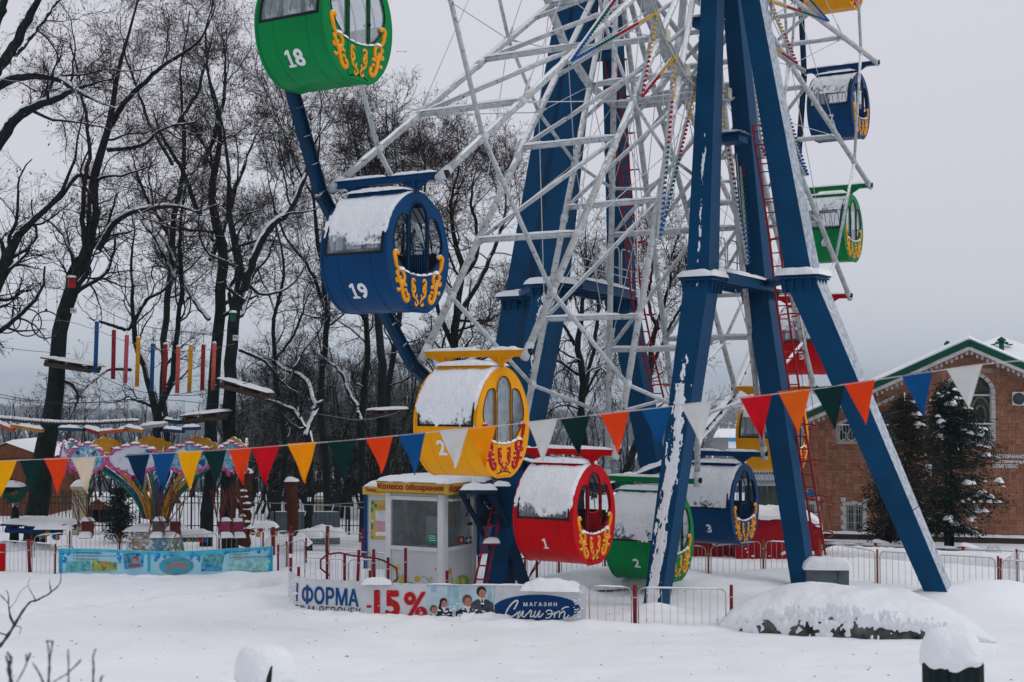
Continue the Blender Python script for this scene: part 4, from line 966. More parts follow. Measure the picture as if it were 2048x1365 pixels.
bare_tree('many branched bare tree high above the ropes course', 26, 60, [
    [(330, 1050, 10), (320, 800, 9), (330, 500, 8), (350, 300, 7), (345, 150, 5), (360, 20, 4)],
    [(345, 330, 5), (290, 230, 4), (260, 130, 3), (250, 30, 2)], [(348, 260, 5), (400, 170, 4), (430, 60, 3)], [(335, 470, 5), (280, 380, 4), (250, 300, 3)]], l1=(14, 3.4), l2=(10, 1.7), l3=(7, .85), red=1., lo=.25)
# thicket behind the fence: many thin stems read as one mass
def thicket(seed, xr, Dr, n, hr, name, label_mat, dens=(7, 5, 3)):
    rg = np.random.default_rng(seed); st = np.empty((n, 10, 3)); rr = np.empty((n, 10))
    for i in range(n):
        D = rg.uniform(*Dr); px = rg.uniform(*xr); x = (px-1024)/FOC*D; h = rg.uniform(*hr); z0 = gh(x, D)-.1; w = np.cumsum(rg.normal(size=(10, 2))*.05*h**.5, 0)
        st[i, :, 0] = x+w[:, 0]+np.linspace(0, rg.normal()*h*.12, 10); st[i, :, 1] = D+w[:, 1]; st[i, :, 2] = z0+np.linspace(0, h, 10); rr[i] = np.linspace(rg.uniform(.05, .11), .02, 10)
    p1, r1 = spawn(rg, st, rr, dens[0]*hr[1]/7, 1.9, 8, .5, .12, (.35, .95), .45, .4, .012)
    p2, r2 = spawn(rg, p1, r1, dens[1], 1.0, 6, .6, .1, (.4, 1.1), .3, .5, .009)
    p3, r3 = spawn(rg, p2, r2, dens[2], .55, 4, .7, .1, (.4, 1.1), .2, .5, .007)
    o = tube_batch([(st, rr)], 5, name, label_mat, None); q = tube_batch([(p1, r1), (p2, r2), (p3, r3)], 3, 'undergrowth', label_mat, None)
    for x in (o, q): x['kind'] = 'stuff'
    return o
TH = mat("thicket bark", (.021, .020, .019), .9, .4, .8, snow=.6, snow_lo=.55, snow_hi=.7)
thicket(31, (480, 880), (60, 88), 190, (4.5, 7.6), 'thicket', TH, (10, 6, 4))
thicket(32, (-60, 480), (66, 100), 95, (3, 5.5), 'thicket', TH, (7, 5, 3))
thicket(33, (860, 1420), (64, 100), 60, (3.2, 6.), 'thicket', TH, (8, 5, 3))
# far woods on the hills beyond the valley: one mass
def far_wood(seed, n, yr, hr, name, m, xr=(-.46, .46), snow=.0, conifer=.5, band=None):
    rg = np.random.default_rng(seed); V = []; F = []; b = 0
    for i in range(n):
        y = yr[0]+(yr[1]-yr[0])*rg.random()**.8; x = y*rg.uniform(*xr); z = gh(x, y)-.5; h = rg.uniform(*hr)*(.8+.3*noise.noise(Vector((x*.01, y*.01, 0)))); k = 5
        con = rg.random() < conifer
        prof_ = [(0.02, 0), (.24, .12), (.17, .4), (.2, .42), (.1, .72), (.01, 1)] if con else [(.015, 0), (.02, .25), (.22, .45), (.27, .7), (.16, .92), (.02, 1.02)]
        a0 = rg.uniform(0, 6.3)
        for (r, t) in prof_:
            for q in range(k):
                a = a0+2*PI*q/k; rr = r*h*rg.uniform(.55, 1.3); V.append((x+rr*math.cos(a), y+rr*math.sin(a), z+t*h+rg.normal()*.02*h))
        for j in range(len(prof_)-1):
            for q in range(k):
                if rg.random() < .12 and not con: continue
                F.append((b+j*k+q, b+j*k+(q+1) % k, b+(j+1)*k+(q+1) % k, b+(j+1)*k+q))
        b += k*len(prof_)
    o = np_mesh(name, np.array(V), np.array(F), m); o['kind'] = 'stuff'; return o
FW = mat("far wood dark", (.018, .030, .040), .95, .4, .02, snow=.5, snow_lo=.5, snow_hi=.8)
FG = mat("far wood grey", (.030, .038, .046), .95, .3, .02, snow=.5, snow_lo=.5, snow_hi=.8)
far_wood(41, 15000, (650, 2400), (9, 15), 'forest', FW, conifer=.65)
far_wood(42, 3200, (240, 640), (4, 8), 'forest', FG, conifer=.4)
# ================================================================ brick building
BD = 52.; bdir = Vector((.965, -.262, 0)); bnrm = Vector((-.262, -.965, 0))     # along the facade / out of the facade (towards the camera)
B0 = P(1937, 1085, BD); B0.z = 0
def bpx(px, py, off=0.):
    """point of the facade plane seen at a picture point"""
    r = P(px, py, 1.)-Vector((0, 0, CAMH)); o = Vector((0, 0, CAMH)); q = B0+bnrm*off
    t = (q-o).dot(bnrm)/r.dot(bnrm); return o+r*t
def bl(px, py):      # facade coordinates: s along, z up
    p = bpx(px, py); return (p-B0).dot(bdir), p.z
BR = thing('brick_building', 'long brick hotel with a snowy green trimmed gable roof and white window surrounds', 'building', (B0.x, B0.y, gh(B0.x, B0.y)-.1), math.atan2(bdir.y, bdir.x))
def BW(s, z, o=0.): return B0+bdir*s+bnrm*o+Vector((0, 0, z))
STONE = mat("brown facing stone", (.30, .137, .084), .9, .25, 1.2, .5, 30)
STONE2 = mat("pale brown facing stone", (.35, .165, .105), .9, .2, 1.2, .5, 30)
STONE3 = mat("dark brown facing stone", (.25, .112, .070), .9, .2, 1.2, .5, 30)
MORT = mat("grey brown mortar", (.40, .27, .21), .95, .1)
WQ = mat("white quoin plaster", (.50, .49, .49), .7, .15, 5, snow=.8, snow_lo=.6, snow_hi=.8)
ROOFG = mat("green roof trim", (.004, .075, .045), .5, .15)
s_l, _ = bl(1556, 1000); s_apex, z_apex = bl(1937, 693); s_e, z_e = bl(1606, 842); zb = gh(B0.x, B0.y)-.2
s_r = s_apex+(s_apex-s_e)+.6
slope = (z_apex-z_e)/(s_apex-s_e)
def ztop(s): return z_apex-slope*abs(s-s_apex)
OPEN = []
def opening(x0, y0, x1, y1):
    a, zt = bl(x0, y0); b, zb_ = bl(x1, y1); OPEN.append((a, b, zb_, zt)); return a, b, zb_, zt
W1 = opening(1692, 1010, 1727, 1068); W2 = opening(1600, 1008, 1630, 1068); W3 = opening(1893, 750, 1984, 886); W4 = opening(1676, 812, 1850, 886)
W4b = (bl(1676, 812)[0], bl(1850, 886)[0], bl(1676, 886)[1], bl(1790, 796)[1])
# wall body: strips of wall around the openings
wall = MB()
def wpatch(s0, s1, z0, z1a, z1b): wall.prism([BW(s0, z0, 0), BW(s1, z0, 0), BW(s1, z1b, 0), BW(s0, z1a, 0)], (0, 0, 0), -bnrm*.35)
cuts = sorted({s_l, s_r, s_apex}|{v for o in OPEN for v in (o[0], o[1])})
for a, b in zip(cuts[:-1], cuts[1:]):
    if b-a < .01: continue
    c = (a+b)/2; hs = sorted([(o[2], o[3]) for o in OPEN if o[0]-.001 <= a and b <= o[1]+.001]); z = zb
    for (z0, z1) in hs:
        if z0 > z: wpatch(a, b, z, z0, z0)
        z = z1
    wpatch(a, b, z, ztop(a), ztop(b))
wall.build('wall', MORT, BR, True)
sw = MB(); sw.beam(BW(s_l+.17, zb, -.35), BW(s_l+.17, zb, -13), .35, .1)
sw.prism([BW(s_l, zb, -.36), BW(s_l, ztop(s_l), -.36), BW(s_l, ztop(s_l), -12), BW(s_l, zb, -12)], (0, 0, 0), bdir*.3); sw.prism([BW(s_r, zb, -.36), BW(s_r, ztop(s_r), -.36), BW(s_r, ztop(s_r), -12), BW(s_r, zb, -12)], (0, 0, 0), -bdir*.3); sw.build('side_wall', MORT, BR, True)
# facing stones: basket pattern of lying and standing pairs
stones = []
cell = .25; z = zb; row = 0
while z < z_apex:
    s = s_l+.01; i = 0
    while s < s_r:
        r = (row*7+i*13+int(5*noise.noise(Vector((row*.7, i*.7, 1)))*3)) % 5
        sub = [(0, 0, cell, cell/2), (0, cell/2, cell, cell/2)] if (row+i) % 2 == 0 else [(0, 0, cell/2, cell), (cell/2, 0, cell/2, cell)]
        if r == 2: sub = [(0, 0, cell, cell)]
        for (a, b, w, h) in sub:
            x0, x1, y0, y1 = s+a+.008, s+a+w-.008, z+b+.008, z+b+h-.008
            if y1 > min(ztop(x0), ztop(x1))-.12: continue
            if any(x1 > o[0]-.02 and x0 < o[1]+.02 and y1 > o[2]-.02 and y0 < o[3]+.02 for o in OPEN): continue
            stones.append((x0, x1, y0, y1))
        s += cell; i += 1
    z += cell; row += 1
random.seed(5)
def stone_vis(q):
    p = BW((q[0]+q[1])/2, (q[2]+q[3])/2); px = 1024+FOC*p.x/p.y; return px < 2060
vis = [q for q in stones if stone_vis(q) and q[2] > zb+.2]
near_ = sorted(vis, key=lambda q: -(q[1]-q[0])*(q[3]-q[2])-.02*random.random())[:290]; ns = set(near_); rest = {0: MB(), 1: MB(), 2: MB()}
SM = [STONE, STONE2, STONE3]
proto = {}
Minv = ROOTM[BR.name].inverted()
for q in stones:
    x0, x1, y0, y1 = q; o = .02+.018*random.random(); mi = random.choice([0, 0, 0, 1, 1, 2])
    if q in ns:
        key = (round(x1-x0, 3), round(y1-y0, 3), mi)
        if key not in proto:
            b = MB(); b.box((0, 0, 0), (x1-x0, .04, y1-y0)); ob = b.build('stone', SM[mi], BR); proto[key] = ob.data
        else:
            ob = bpy.data.objects.new('stone', proto[key]); C.objects.link(ob); ob.parent = BR
        ob.location = Minv @ BW((x0+x1)/2, (y0+y1)/2, o-.02); ob.rotation_euler = (random.uniform(-.01, .01), 0, random.uniform(-.01, .01))
    else:
        rest[mi].prism([BW(x0, y0), BW(x1, y0), BW(x1, y1), BW(x0, y1)], -bnrm*.002, bnrm*o)
for mi in rest:
    if rest[mi].f: rest[mi].build('facing_stones', SM[mi], BR, True)['kind'] = 'stuff'
# windows
FRW = mat("white window frame", (.50, .52, .53), .5, .05); CURT = mat("pale net curtain", (.33, .37, .38), .8, .3, 9, streak=True)
DKG = glass_mat("dark window glass", (.03, .05, .055), .75, .03)
def win(w, nm='window', arch=None, bars=True, grille=True, curtain=True, mull=(2, 3)):
    a, b, z0, z1 = w
    fr = MB(); fr.box(((a+b)/2, 0, 0), (0, 0, 0)) if False else None
    t = .05
    for (p, q_) in ((BW(a+t/2, z0, -.1), BW(a+t/2, z1, -.1)), (BW(b-t/2, z0, -.1), BW(b-t/2, z1, -.1))): fr.beam(p, q_, t, .08, bnrm)
    for zz in (z0+t/2, z1-t/2): fr.beam(BW(a+t, zz, -.1), BW(b-t, zz, -.1), .08, t)
    fo = fr.build(nm, FRW, BR, True)
    for i in range(1, mull[0]): MB().beam(BW(a+(b-a)*i/mull[0], z0+t, -.1), BW(a+(b-a)*i/mull[0], z1-t, -.1), .04, .05, bnrm).build('mullion', FRW, fo, True)
    g = MB(); g.add([BW(a, z0, -.11), BW(b, z0, -.11), BW(b, z1, -.11), BW(a, z1, -.11)], [(0, 1, 2, 3)]); g.build('pane', DKG, fo, True)
    if curtain:
        c = MB(); c.grid(lambda u, v: BW(a+(b-a)*u, z0+(z1-z0)*v, -.18+.03*math.sin(u*40)), 40, 1); c.build('curtain', CURT, fo, True)
    else:
        c = MB(); c.add([BW(a, z0, -.34), BW(b, z0, -.34), BW(b, z1, -.34), BW(a, z1, -.34)], [(0, 1, 2, 3)]); c.build('dim_room_sheet', mat("dim room", (.05, .045, .04), .9), fo, True)  # dark sheet, no blind: the room's dimness is put into its colour
    if grille:
        gr = MB(); n = 7; r = .008
        for i in range(n+1): x = a+(b-a)*i/n; gr.tube([BW(x, z0+.02, .02), BW(x, z1-.02, .02)], r, 4)
        for zz in (z0+.04, z0+(z1-z0)*.38, z0+(z1-z0)*.68, z1-.04): gr.tube([BW(a, zz, .02), BW(b, zz, .02)], r, 4)
        for i in range(n):
            x = a+(b-a)*(i+.5)/n; rr = (b-a)/n/2
            for zc in (z0+.04+rr*1.6, z1-.04-rr*1.6): gr.tube([BW(x+rr*math.cos(q)*.9, zc+rr*1.5*math.sin(q), .022) for q in np.linspace(0, 2*PI, 11)], r*.8, 4)
        gr.build('grille', WQ, fo, True)
    return fo
def quoins(w, nm, sill=True):
    a, b, z0, z1 = w; n = max(5, int(round((z1-z0)/.15))); q = .15; par = None
    for side in (0, 1):
        for i in range(n+1):
            zz = z0+(z1-z0+.12)*i/n; wd = .19 if i % 2 else .12; x = a-wd/2 if side == 0 else b+wd/2
            h = (z1-z0+.12)/n-.012
            o = MB().prism([BW(x-wd/2, zz, 0), BW(x+wd/2, zz, 0), BW(x+wd/2, zz+h, 0), BW(x-wd/2, zz+h, 0)], bnrm*.002, bnrm*(.07+.01*(i % 2))).build('quoin', WQ, BR, True)
    m_ = int((b-a)/.18)
    for i in range(m_):
        x0 = a+(b-a)*i/m_; h = .15 if i % 2 else .11
        MB().prism([BW(x0+.006, z1, 0), BW(x0+(b-a)/m_-.006, z1, 0), BW(x0+(b-a)/m_-.006, z1+h, 0), BW(x0+.006, z1+h, 0)], bnrm*.002, bnrm*.08).build('quoin', WQ, BR, True)
    if sill:
        MB().beam(BW(a-.12, z0-.06, .06), BW(b+.12, z0-.06, .06), .2, .08).build('sill', mat("grey stone sill", (.25, .25, .28), .8), BR, True)
        MB().snowpad(BW((a+b)/2, z0-.02, .08), b-a+.2, .16, .035, Matrix.Rotation(math.atan2(bdir.y, bdir.x), 3, 'Z'), 16, 5, .01, sd()).build('sill_snow', M_SNOW, BR, True)
win(W1, mull=(2, 1)); quoins(W1, 'a'); win(W2, mull=(2, 1)); quoins(W2, 'b')
win(W3, grille=False, curtain=False, mull=(2, 1)); win(W4, grille=False, curtain=False, mull=(4, 1))
# arched surround of the right upper window, raked one of the left
a, b, z0, z1 = W3; cx = (a+b)/2; rr = (b-a)/2+.03; zc = z1-rr*.9
zz = z0
while zz < zc:
    for x in (a-.06, b+.06): MB().prism([BW(x-.07, zz, 0), BW(x+.07, zz, 0), BW(x+.07, zz+.16, 0), BW(x-.07, zz+.16, 0)], bnrm*.002, bnrm*.07).build('quoin', WQ, BR, True)
    zz += .175
for i in range(11):
    a0, a1 = PI*i/11+.02, PI*(i+1)/11-.02; r0, r1 = rr-.02, rr+.12
    MB().prism([BW(cx+r*math.cos(t), zc+r*math.sin(t)*.95, 0) for r, t in ((r0, a0), (r1, a0), (r1, a1), (r0, a1))], bnrm*.002, bnrm*.08).build('quoin', WQ, BR, True)
# masonry filling the corners above the arch
for sx in (-1, 1):
    pts = [BW(cx+sx*rr*math.cos(t), zc+rr*math.sin(t)*.95, 0) for t in np.linspace(0, PI/2, 8)]+[BW(cx+sx*rr, zc+rr*.97, 0)]
    MB().prism(pts, -bnrm*.2, bnrm*.03).build('spandrel', STONE, BR, True)
MB().beam(BW(a, zc-.02, -.08), BW(b, zc-.02, -.08), .08, .07).build('transom', FRW, BR, True)
CU = mat("ochre curtain", (.34, .21, .10), .8, .25, 4)
for (x0, x1, zlo, zhi, ph) in ((a+.05, cx-.08, z0+.35, zc-.1, 0), (cx+.08, b-.05, z0+.35, zc-.1, 1)):
    ccx, ccz, rx, rz = (x0+x1)/2, (zlo+zhi)/2, (x1-x0)/2, (zhi-zlo)/2
    for k_, f in enumerate((1., .55)):
        c = MB(); c.tube([BW(ccx+rx*f*math.cos(t), ccz+rz*f*math.sin(t), -.15) for t in np.linspace(0, 2*PI, 25)], .05, 5); c.build('curtain_swag', CU, BR, True)
c = MB(); c.prism([BW(x, z_, 0) for x, z_ in ((cx, zc+.1), (b-.1, zc+.12), (cx+.35, zc+.62), (cx, zc+.68))], -bnrm*.18, -bnrm*.14); c.build('curtain_swag', CU, BR, True)
a, b, z0, z1 = W4
zl, zr = bl(1745, 822)[1], bl(1790, 797)[1]; sl_, sr_ = bl(1700, 838)[0], bl(1790, 797)[0]
zA = bl(1700, 838)[1]
fillp = [BW(a-.02, zA-.25, 0), BW(sl_, zA, 0), BW(sr_, zr, 0), BW((sr_+b)/2, zr+.02, 0), BW((sr_+b)/2, z1+.01, 0), BW(a-.02, z1+.01, 0)]
MB().prism(fillp, -bnrm*.2, bnrm*.03).build('spandrel', STONE, BR, True) if z1 > zA else None
n = 9
for i in range(n):
    A = BW(a-.02, zA-.28, 0).lerp(BW(sr_, zr, 0), i/n); Bq = BW(a-.02, zA-.28, 0).lerp(BW(sr_, zr, 0), (i+.9)/n)
    MB().prism([A, Bq, Bq+Vector((0, 0, .13)), A+Vector((0, 0, .13))], bnrm*.002, bnrm*.08).build('quoin', WQ, BR, True)
c = MB(); c.prism([BW(a+(b-a)*u, z0+(z1-z0)*v, 0) for u, v in ((.40, .25), (.72, .3), (.72, .75), (.55, .85))], -bnrm*.22, -bnrm*.17); c.build('curtain_swag', mat("cream curtain", (.42, .38, .28), .8, .2), BR, True)
c = MB(); c.prism([BW(a+(b-a)*u, z0+(z1-z0)*v, 0) for u, v in ((.34, .3), (.43, .3), (.5, .95), (.34, .9))], -bnrm*.24, -bnrm*.2); c.build('curtain_swag', mat("wine curtain", (.13, .02, .02), .8, .2), BR, True)
# wrought balcony rails under the upper windows
def balcony(x0, x1, yt, yb):
    (s0, zt), (s1, _), (_, zl_) = bl(x0, yt), bl(x1, yt), bl(x0, yb); m = MB(); o = .28
    for zz in (zt, zl_): m.beam(BW(s0, zz, o), BW(s1, zz, o), .03, .03); m.beam(BW(s0, zz, 0), BW(s0, zz, o), .03, .03); m.beam(BW(s1, zz, 0), BW(s1, zz, o), .03, .03)
    n = max(3, int((s1-s0)/.11))
    for i in range(n+1): x = s0+(s1-s0)*i/n; m.tube([BW(x, zl_, o), BW(x, zt, o)], .008, 4)
    k = max(2, int((s1-s0)/.3)); w = (s1-s0)/k
    for i in range(k):
        c_ = s0+w*(i+.5)
        for sx in (-1, 1):
            m.tube([BW(c_+sx*x, zl_+z_, o+.01) for x, z_ in smooth([(0, .1), (w*.35, .16), (w*.42, .34), (w*.2, .42), (0, .6), (w*.18, .66)], 4)], .013, 4)
            m.tube([BW(c_+sx*(w*.25+.05*math.cos(t)), zl_+.09+.05*math.sin(t), o+.01) for t in np.linspace(0, 5.2, 10)], .011, 4)
    m.build('balcony_rail', WQ, BR, True)
    MB().ridge(BW(s0, zt+.012, o), BW(s1, zt+.012, o), .04, .03, sd()).build('rail_snow', M_SNOW, BR, True)
balcony(1674, 1790, 850, 886); balcony(1888, 1990, 848, 890)
# roof: bargeboards, dentils, snow slabs
for sg in (-1, 1):
    e_s = s_e-.35 if sg < 0 else s_r+.3; zc_ = lambda s, d=0: ztop(s)+d
    A, Bq = BW(s_apex, z_apex+.12, .62), BW(e_s, ztop(e_s)+.12, .62)
    MB().beam(A, Bq, .06, .22, (0, 0, 1)).build('bargeboard', ROOFG, BR, True)
    MB().beam(A+Vector((0, 0, -.21)), Bq+Vector((0, 0, -.21)), .05, .12, (0, 0, 1)).build('fascia_board', WQ, BR, True)
    MB().beam(BW(s_apex, z_apex+.10, .3), BW(e_s, ztop(e_s)+.10, .3), .64, .05).build('soffit', WQ, BR, True)
    n = int((Bq-A).length/.19)
    d0 = MB().box((0, 0, 0), (.085, .06, .12)).build('dentil', mat('greyish trim plaster', (.33, .32, .32), .8), BR)
    for i in range(n):
        p = A.lerp(Bq, (i+.5)/n)+Vector((0, 0, -.36-.03*(i % 2)))
        o = d0 if i == 0 else d0.copy()
        if i: C.objects.link(o); o.parent = BR
        o.location = Minv @ p
    r0, r1 = BW(s_apex, z_apex+.16, .6), BW(e_s, ztop(e_s)+.16, .6); bk = -bnrm*14
    m = MB(); m.prism([r0, r1, r1+bk, r0+bk], (0, 0, 0), (0, 0, .08)); m.build('roof_panel', ROOFG, BR, True)
    m = MB(); m.grid(lambda u, v: r0.lerp(r1, u)+bk*v+Vector((0, 0, .07+.20*min(1, v*25+.25)*min(1, (1-u)*12+.25)*(1+.25*noise.noise(Vector((u*9, v*9, sg)))))), 60, 14)
    m.add([r0+Vector((0, 0, .05)), r1+Vector((0, 0, .05)), r1+Vector((0, 0, .1)), r0+Vector((0, 0, .14))], [(0, 1, 2, 3)]); m.build('roof_snow', M_SNOW, BR, True)
# hipped higher roof behind
ap = P(2000, 672, 62); bs_ = [P(1700, 800, 58), P(2330, 800, 58), P(2330, 790, 70), P(1700, 790, 70)]
m = MB(); m.add([ap]+bs_, [(0, 1, 2), (0, 2, 3), (0, 3, 4), (0, 4, 1)]); m.build('rear_roof', M_SNOW, BR, True)
m = MB(); 
for i in range(9): m.box(P(1986+i*4.5, 684+abs(i-4)*1.3+random.uniform(-2, 3), 61.2), (random.uniform(.06, .16), .2, random.uniform(.03, .09)))
m.build('bare_roof_patch', ROOFG, BR, True)['kind'] = 'stuff'
for px, py, D, w, h in ((2003, 687, 59, .30, .45), (1895, 693, 58, .24, .25)):
    c = P(px, py, D); m = MB(); m.tube([c+Vector((0, 0, -h-.3)), c+Vector((0, 0, h*.2))], w*.36, 10); m.lathe(c+Vector((0, 0, h*.2)), [(w*.62, 0), (w*.62, .06), (w*.1, .18)], 10); m.build('roof_vent', ROOFG, BR, True)
# plinth
MB().beam(BW(s_l, zb+.12, .1), BW(s_r, zb+.12, .1), .2, .55).build('plinth', mat("dark plinth stone", (.07, .045, .04), .9, .2), BR, True)
MB().snowpad(BW((s_l+s_r)/2, zb+.40, .13), s_r-s_l, .26, .07, Matrix.Rotation(math.atan2(bdir.y, bdir.x), 3, 'Z'), 120, 6, .01, sd(), p=8).build('plinth_snow', M_SNOW, BR, True)
# raised letters
for i, (txt, px0, px1) in enumerate((("РЕСТОРАННО-", 1985, 2052), ("ГОСТИНИЧНЫЙ", 1985, 2053), ("КОМПЛЕКС", 1985, 2036))):
    y1 = 917+i*9.6; s0, z0 = bl(px0, y1); s1, z1 = bl(px1, y1-7.6)
    vs, fs = text_mesh(txt, s1-s0, z1-z0, lambda x, y: BW(s0+x, z0+y, .085), .055)
    m = MB(); m.add(vs, fs); m.build('lettering', mat("white sign letters", (.62, .63, .64), .5), BR, True)
# air conditioner
ac = thing('air_conditioner', 'white outdoor cooling unit on the brick wall at the right edge', 'air conditioner', bpx(2045, 810, .0), math.atan2(bdir.y, bdir.x))
c = bpx(2047, 798, .22); R3 = Matrix.Rotation(math.atan2(bdir.y, bdir.x), 3, 'Z')
m = MB(); m.box(c, (.78, .30, .50), R3); o = m.build('housing', mat("white enamel housing", (.58, .58, .55), .4), ac, True); o.modifiers.new('b', 'BEVEL').width = .02
m = MB(); q = c-bdir*.17+bnrm*.155
for r in (.20, .16, .12, .08, .04): m.tube([q+bdir*r*math.cos(t)+Vector((0, 0, r*math.sin(t))) for t in np.linspace(0, 2*PI, 21)], .006, 4)
m.build('fan_grille', RUB, ac, True); MB().tube([q-bnrm*.004, q+bnrm*.002], .21, 24).build('fan_opening', mat("fan shadow grey", (.08, .085, .09), .7), ac, True)
MB().tube([c+bdir*.22+bnrm*.15, c+bdir*.22+bnrm*.157+Vector((0, 0, .0))], .05, 12).build('badge', mat("magenta badge", (.4, .02, .08), .5), ac, True)
for sx in (-.3, .3): MB().beam(bpx(2047, 812, 0)+bdir*sx, bpx(2047, 812, .4)+bdir*sx, .04, .04).build('bracket', RUB, ac, True)
# shed with corrugated roof left of the building
sh = thing('shed', 'low dark shed with a snowy corrugated roof between building and blue cabin', 'shed', P(1530, 1080, 51)*1.0, 0)
c = P(1535, 1010, 51.5)
m = MB(); m.beam(P(1490, 1010, 51), P(1562, 1010, 51), .2, 2.3, (0, 0, 1)); m.build('wall', mat("khaki shed wall", (.05, .055, .045), .8, .2), sh, True)
m = MB(); m.beam(P(1505, 1015, 50.86), P(1560, 1015, 50.86), .06, 1.9, (0, 0, 1)); m.build('door', mat("grey green shed door", (.075, .08, .068), .8, .2, streak=True), sh, True)
A, Bq = P(1470, 962, 50.3), P(1565, 962, 50.3); m = MB()
m.grid(lambda u, v: A.lerp(Bq, u)+Vector((0, 1.6*v, .55*v+.03*math.sin(u*2*PI*16))), 160, 2); m.build('corrugated_roof', mat("galvanised sheet", (.35, .38, .40), .5, .1), sh, True)
MB().snowpad(P(1517, 957, 51)+Vector((0, .1, 0)), 1.75, 1.3, .10, Matrix.Rotation(.33, 3, 'X'), 30, 8, .02, sd(), p=8).build('roof_snow', M_SNOW, sh, True)
m = MB()
for i in range(11): x = 1497+i*6.3; m.tube([P(x, 964, 50.28), P(x, 964, 50.28)+Vector((0, 0, -random.uniform(.1, .45)))], .008, 4, r2=.002)
m.build('icicle', mat("grey ice", (.35, .4, .43), .2), sh, True)['kind'] = 'stuff'
sg = thing('arrow_sign', 'small blue arrow shaped plate on a post by the building corner', 'sign', (P(1622, 988, 49).x, 49, gh(8, 49)))
c = P(1619, 988, 49); m = MB(); w = .30; m.prism([c+Vector(q) for q in ((-.32, 0, -.09), (.14, 0, -.09), (.30, 0, 0), (.14, 0, .09), (-.0, 0, .17), (-.12, 0, .09), (-.32, 0, .09))], (0, 0, 0), (0, .03, 0)); m.build('plate', mat("bright blue sign", (.005, .12, .30), .4), sg, True)
MB().tube([Vector((c.x-.05, 49.06, gh(8, 49)-.1)), c+Vector((-.05, .06, .1))], .025, 6).build('post', RUB, sg, True)
vs, fs = text_mesh("19", .1, .05, lambda x, y: c+Vector((-.14+x, -.006, .06+y)), .02); m = MB(); m.add(vs, fs); m.build('lettering', WHITE, sg, True)
# far houses in the valley right of leg A
hs = thing('distant_cottage', 'small far cottage with a snow covered roof seen between two legs', 'house', P(1462, 872, 240))
c = P(1462, 872, 240); m = MB(); m.box(c+Vector((0, 0, -1.3)), (5.5, 5, 2)); m.build('wall', mat("far grey wall", (.2, .2, .2), .9), hs, True)
m = MB(); m.prism([c+Vector(q) for q in ((-3.4, -3, -.2), (3.4, -3, -.2), (2.2, 0, 1.1), (-2.2, 0, 1.1))], (0, 0, 0), (0, .2, .1)); m.build('roof', M_SNOW, hs, True)
h2 = thing('distant_stall', 'tiny far stall with a bright blue roof above the white path', 'stall', P(1470, 878, 200))
c = P(1470, 880, 200); m = MB(); m.box(c, (1.9, 2, .45)); m.build('roof', mat("sky blue roof", (.02, .25, .45), .6), h2, True); m = MB(); m.box(c+Vector((0, .1, -.7)), (1.6, 1.7, .95)); m.build('wall', M_SNOW, h2, True)
# low edge walls: green trimmed snowy strip, pipe rail
gs = thing('green_edged_border', 'long low snow covered bed with a green edge in front of the brick building', 'border', G(1840, 1130, -.2))
A, Bq = P(1640, 1112, 41.5), P(2080, 1135, 37.5)
m = MB(); m.beam(A+Vector((0, 0, -.12)), Bq+Vector((0, 0, -.12)), .06, .22); m.build('edge_board', mat("green edge board", (.004, .10, .06), .5, .2), gs, True)
m = MB(); dv = (Bq-A); nn = Vector((dv.y, -dv.x, 0)).normalized()*-1
m.grid(lambda u, v: A.lerp(Bq, u)+nn*(-.12+1.9*v)+Vector((0, 0, -.12+(.32+.04*noise.noise(Vector((u*14, v*3, 2)))+.02*noise.noise(Vector((u*50, v*6, 2))))*max(0, 1-abs(2*v-1)**4)**.5)), 120, 12); m.build('snow_cover', M_SNOW, gs, True)
rl = thing('pipe_rail', 'thin white pipe rail with red posts running before the building', 'railing', G(1850, 1092, -.6))
A, Bq = P(1640, 1087, 46.5), P(2090, 1106, 44)
MB().tube([A.lerp(Bq, t) for t in np.linspace(0, 1, 12)], .028, 6).build('top_rail', WPIPE2, rl, True); MB().ridge(A+Vector((0, 0, .02)), Bq+Vector((0, 0, .02)), .06, .05, sd()).build('rail_snow', M_SNOW, rl, True)
for i, px in enumerate((1675, 1756, 1932, 2026)):
    t = (px-1640)/450; p = A.lerp(Bq, t); rd = i in (1, 2)
    MB().tube([p+Vector((0, 0, -.6)), p+Vector((0, 0, .08 if rd else 0))], .055 if rd else .02, 8).build('post', RED if rd else WPIPE2, rl, True)
    if rd: MB().snowpad(p+Vector((.2, 0, .08)), .6, .15, .10, Matrix.Rotation(.25, 3, 'Y'), 10, 5, .02, sd()).build('post_snow', M_SNOW, rl, True)
dw = thing('retaining_wall', 'low dark wall behind the pipe rail under the brick facade', 'wall', G(1850, 1100, -.7))
MB().beam(P(1645, 1096, 47.5), P(2100, 1116, 45), .3, .42).build('wall_face', mat("dark wet wall", (.035, .045, .045), .9, .4, 3, .5), dw, True)
MB().ridge(P(1645, 1085, 47.5), P(2100, 1104, 45), .3, .05, sd()).build('wall_snow', M_SNOW, dw, True)
nt_ = thing('net_ball', 'round white net frame lying in the snow by the pipe rail', 'net', P(1987, 1106, 43)); m = MB(); c = P(1987, 1107, 43)
for a_ in np.linspace(0, PI, 9)[:-1]: m.tube([c+Vector((.22*math.cos(a_)*math.cos(t), .22*math.sin(a_)*math.cos(t), .26*math.sin(t)))for t in np.linspace(0, 2*PI, 17)], .006, 3)
for zz in (-.16, -.05, .06, .16): m.tube([c+Vector((.22*math.sqrt(max(0, 1-(zz/.26)**2))*math.cos(t), .22*math.sqrt(max(0, 1-(zz/.26)**2))*math.sin(t), zz)) for t in np.linspace(0, 2*PI, 17)], .006, 3)
m.build('net_mesh', WPIPE2, nt_, True)
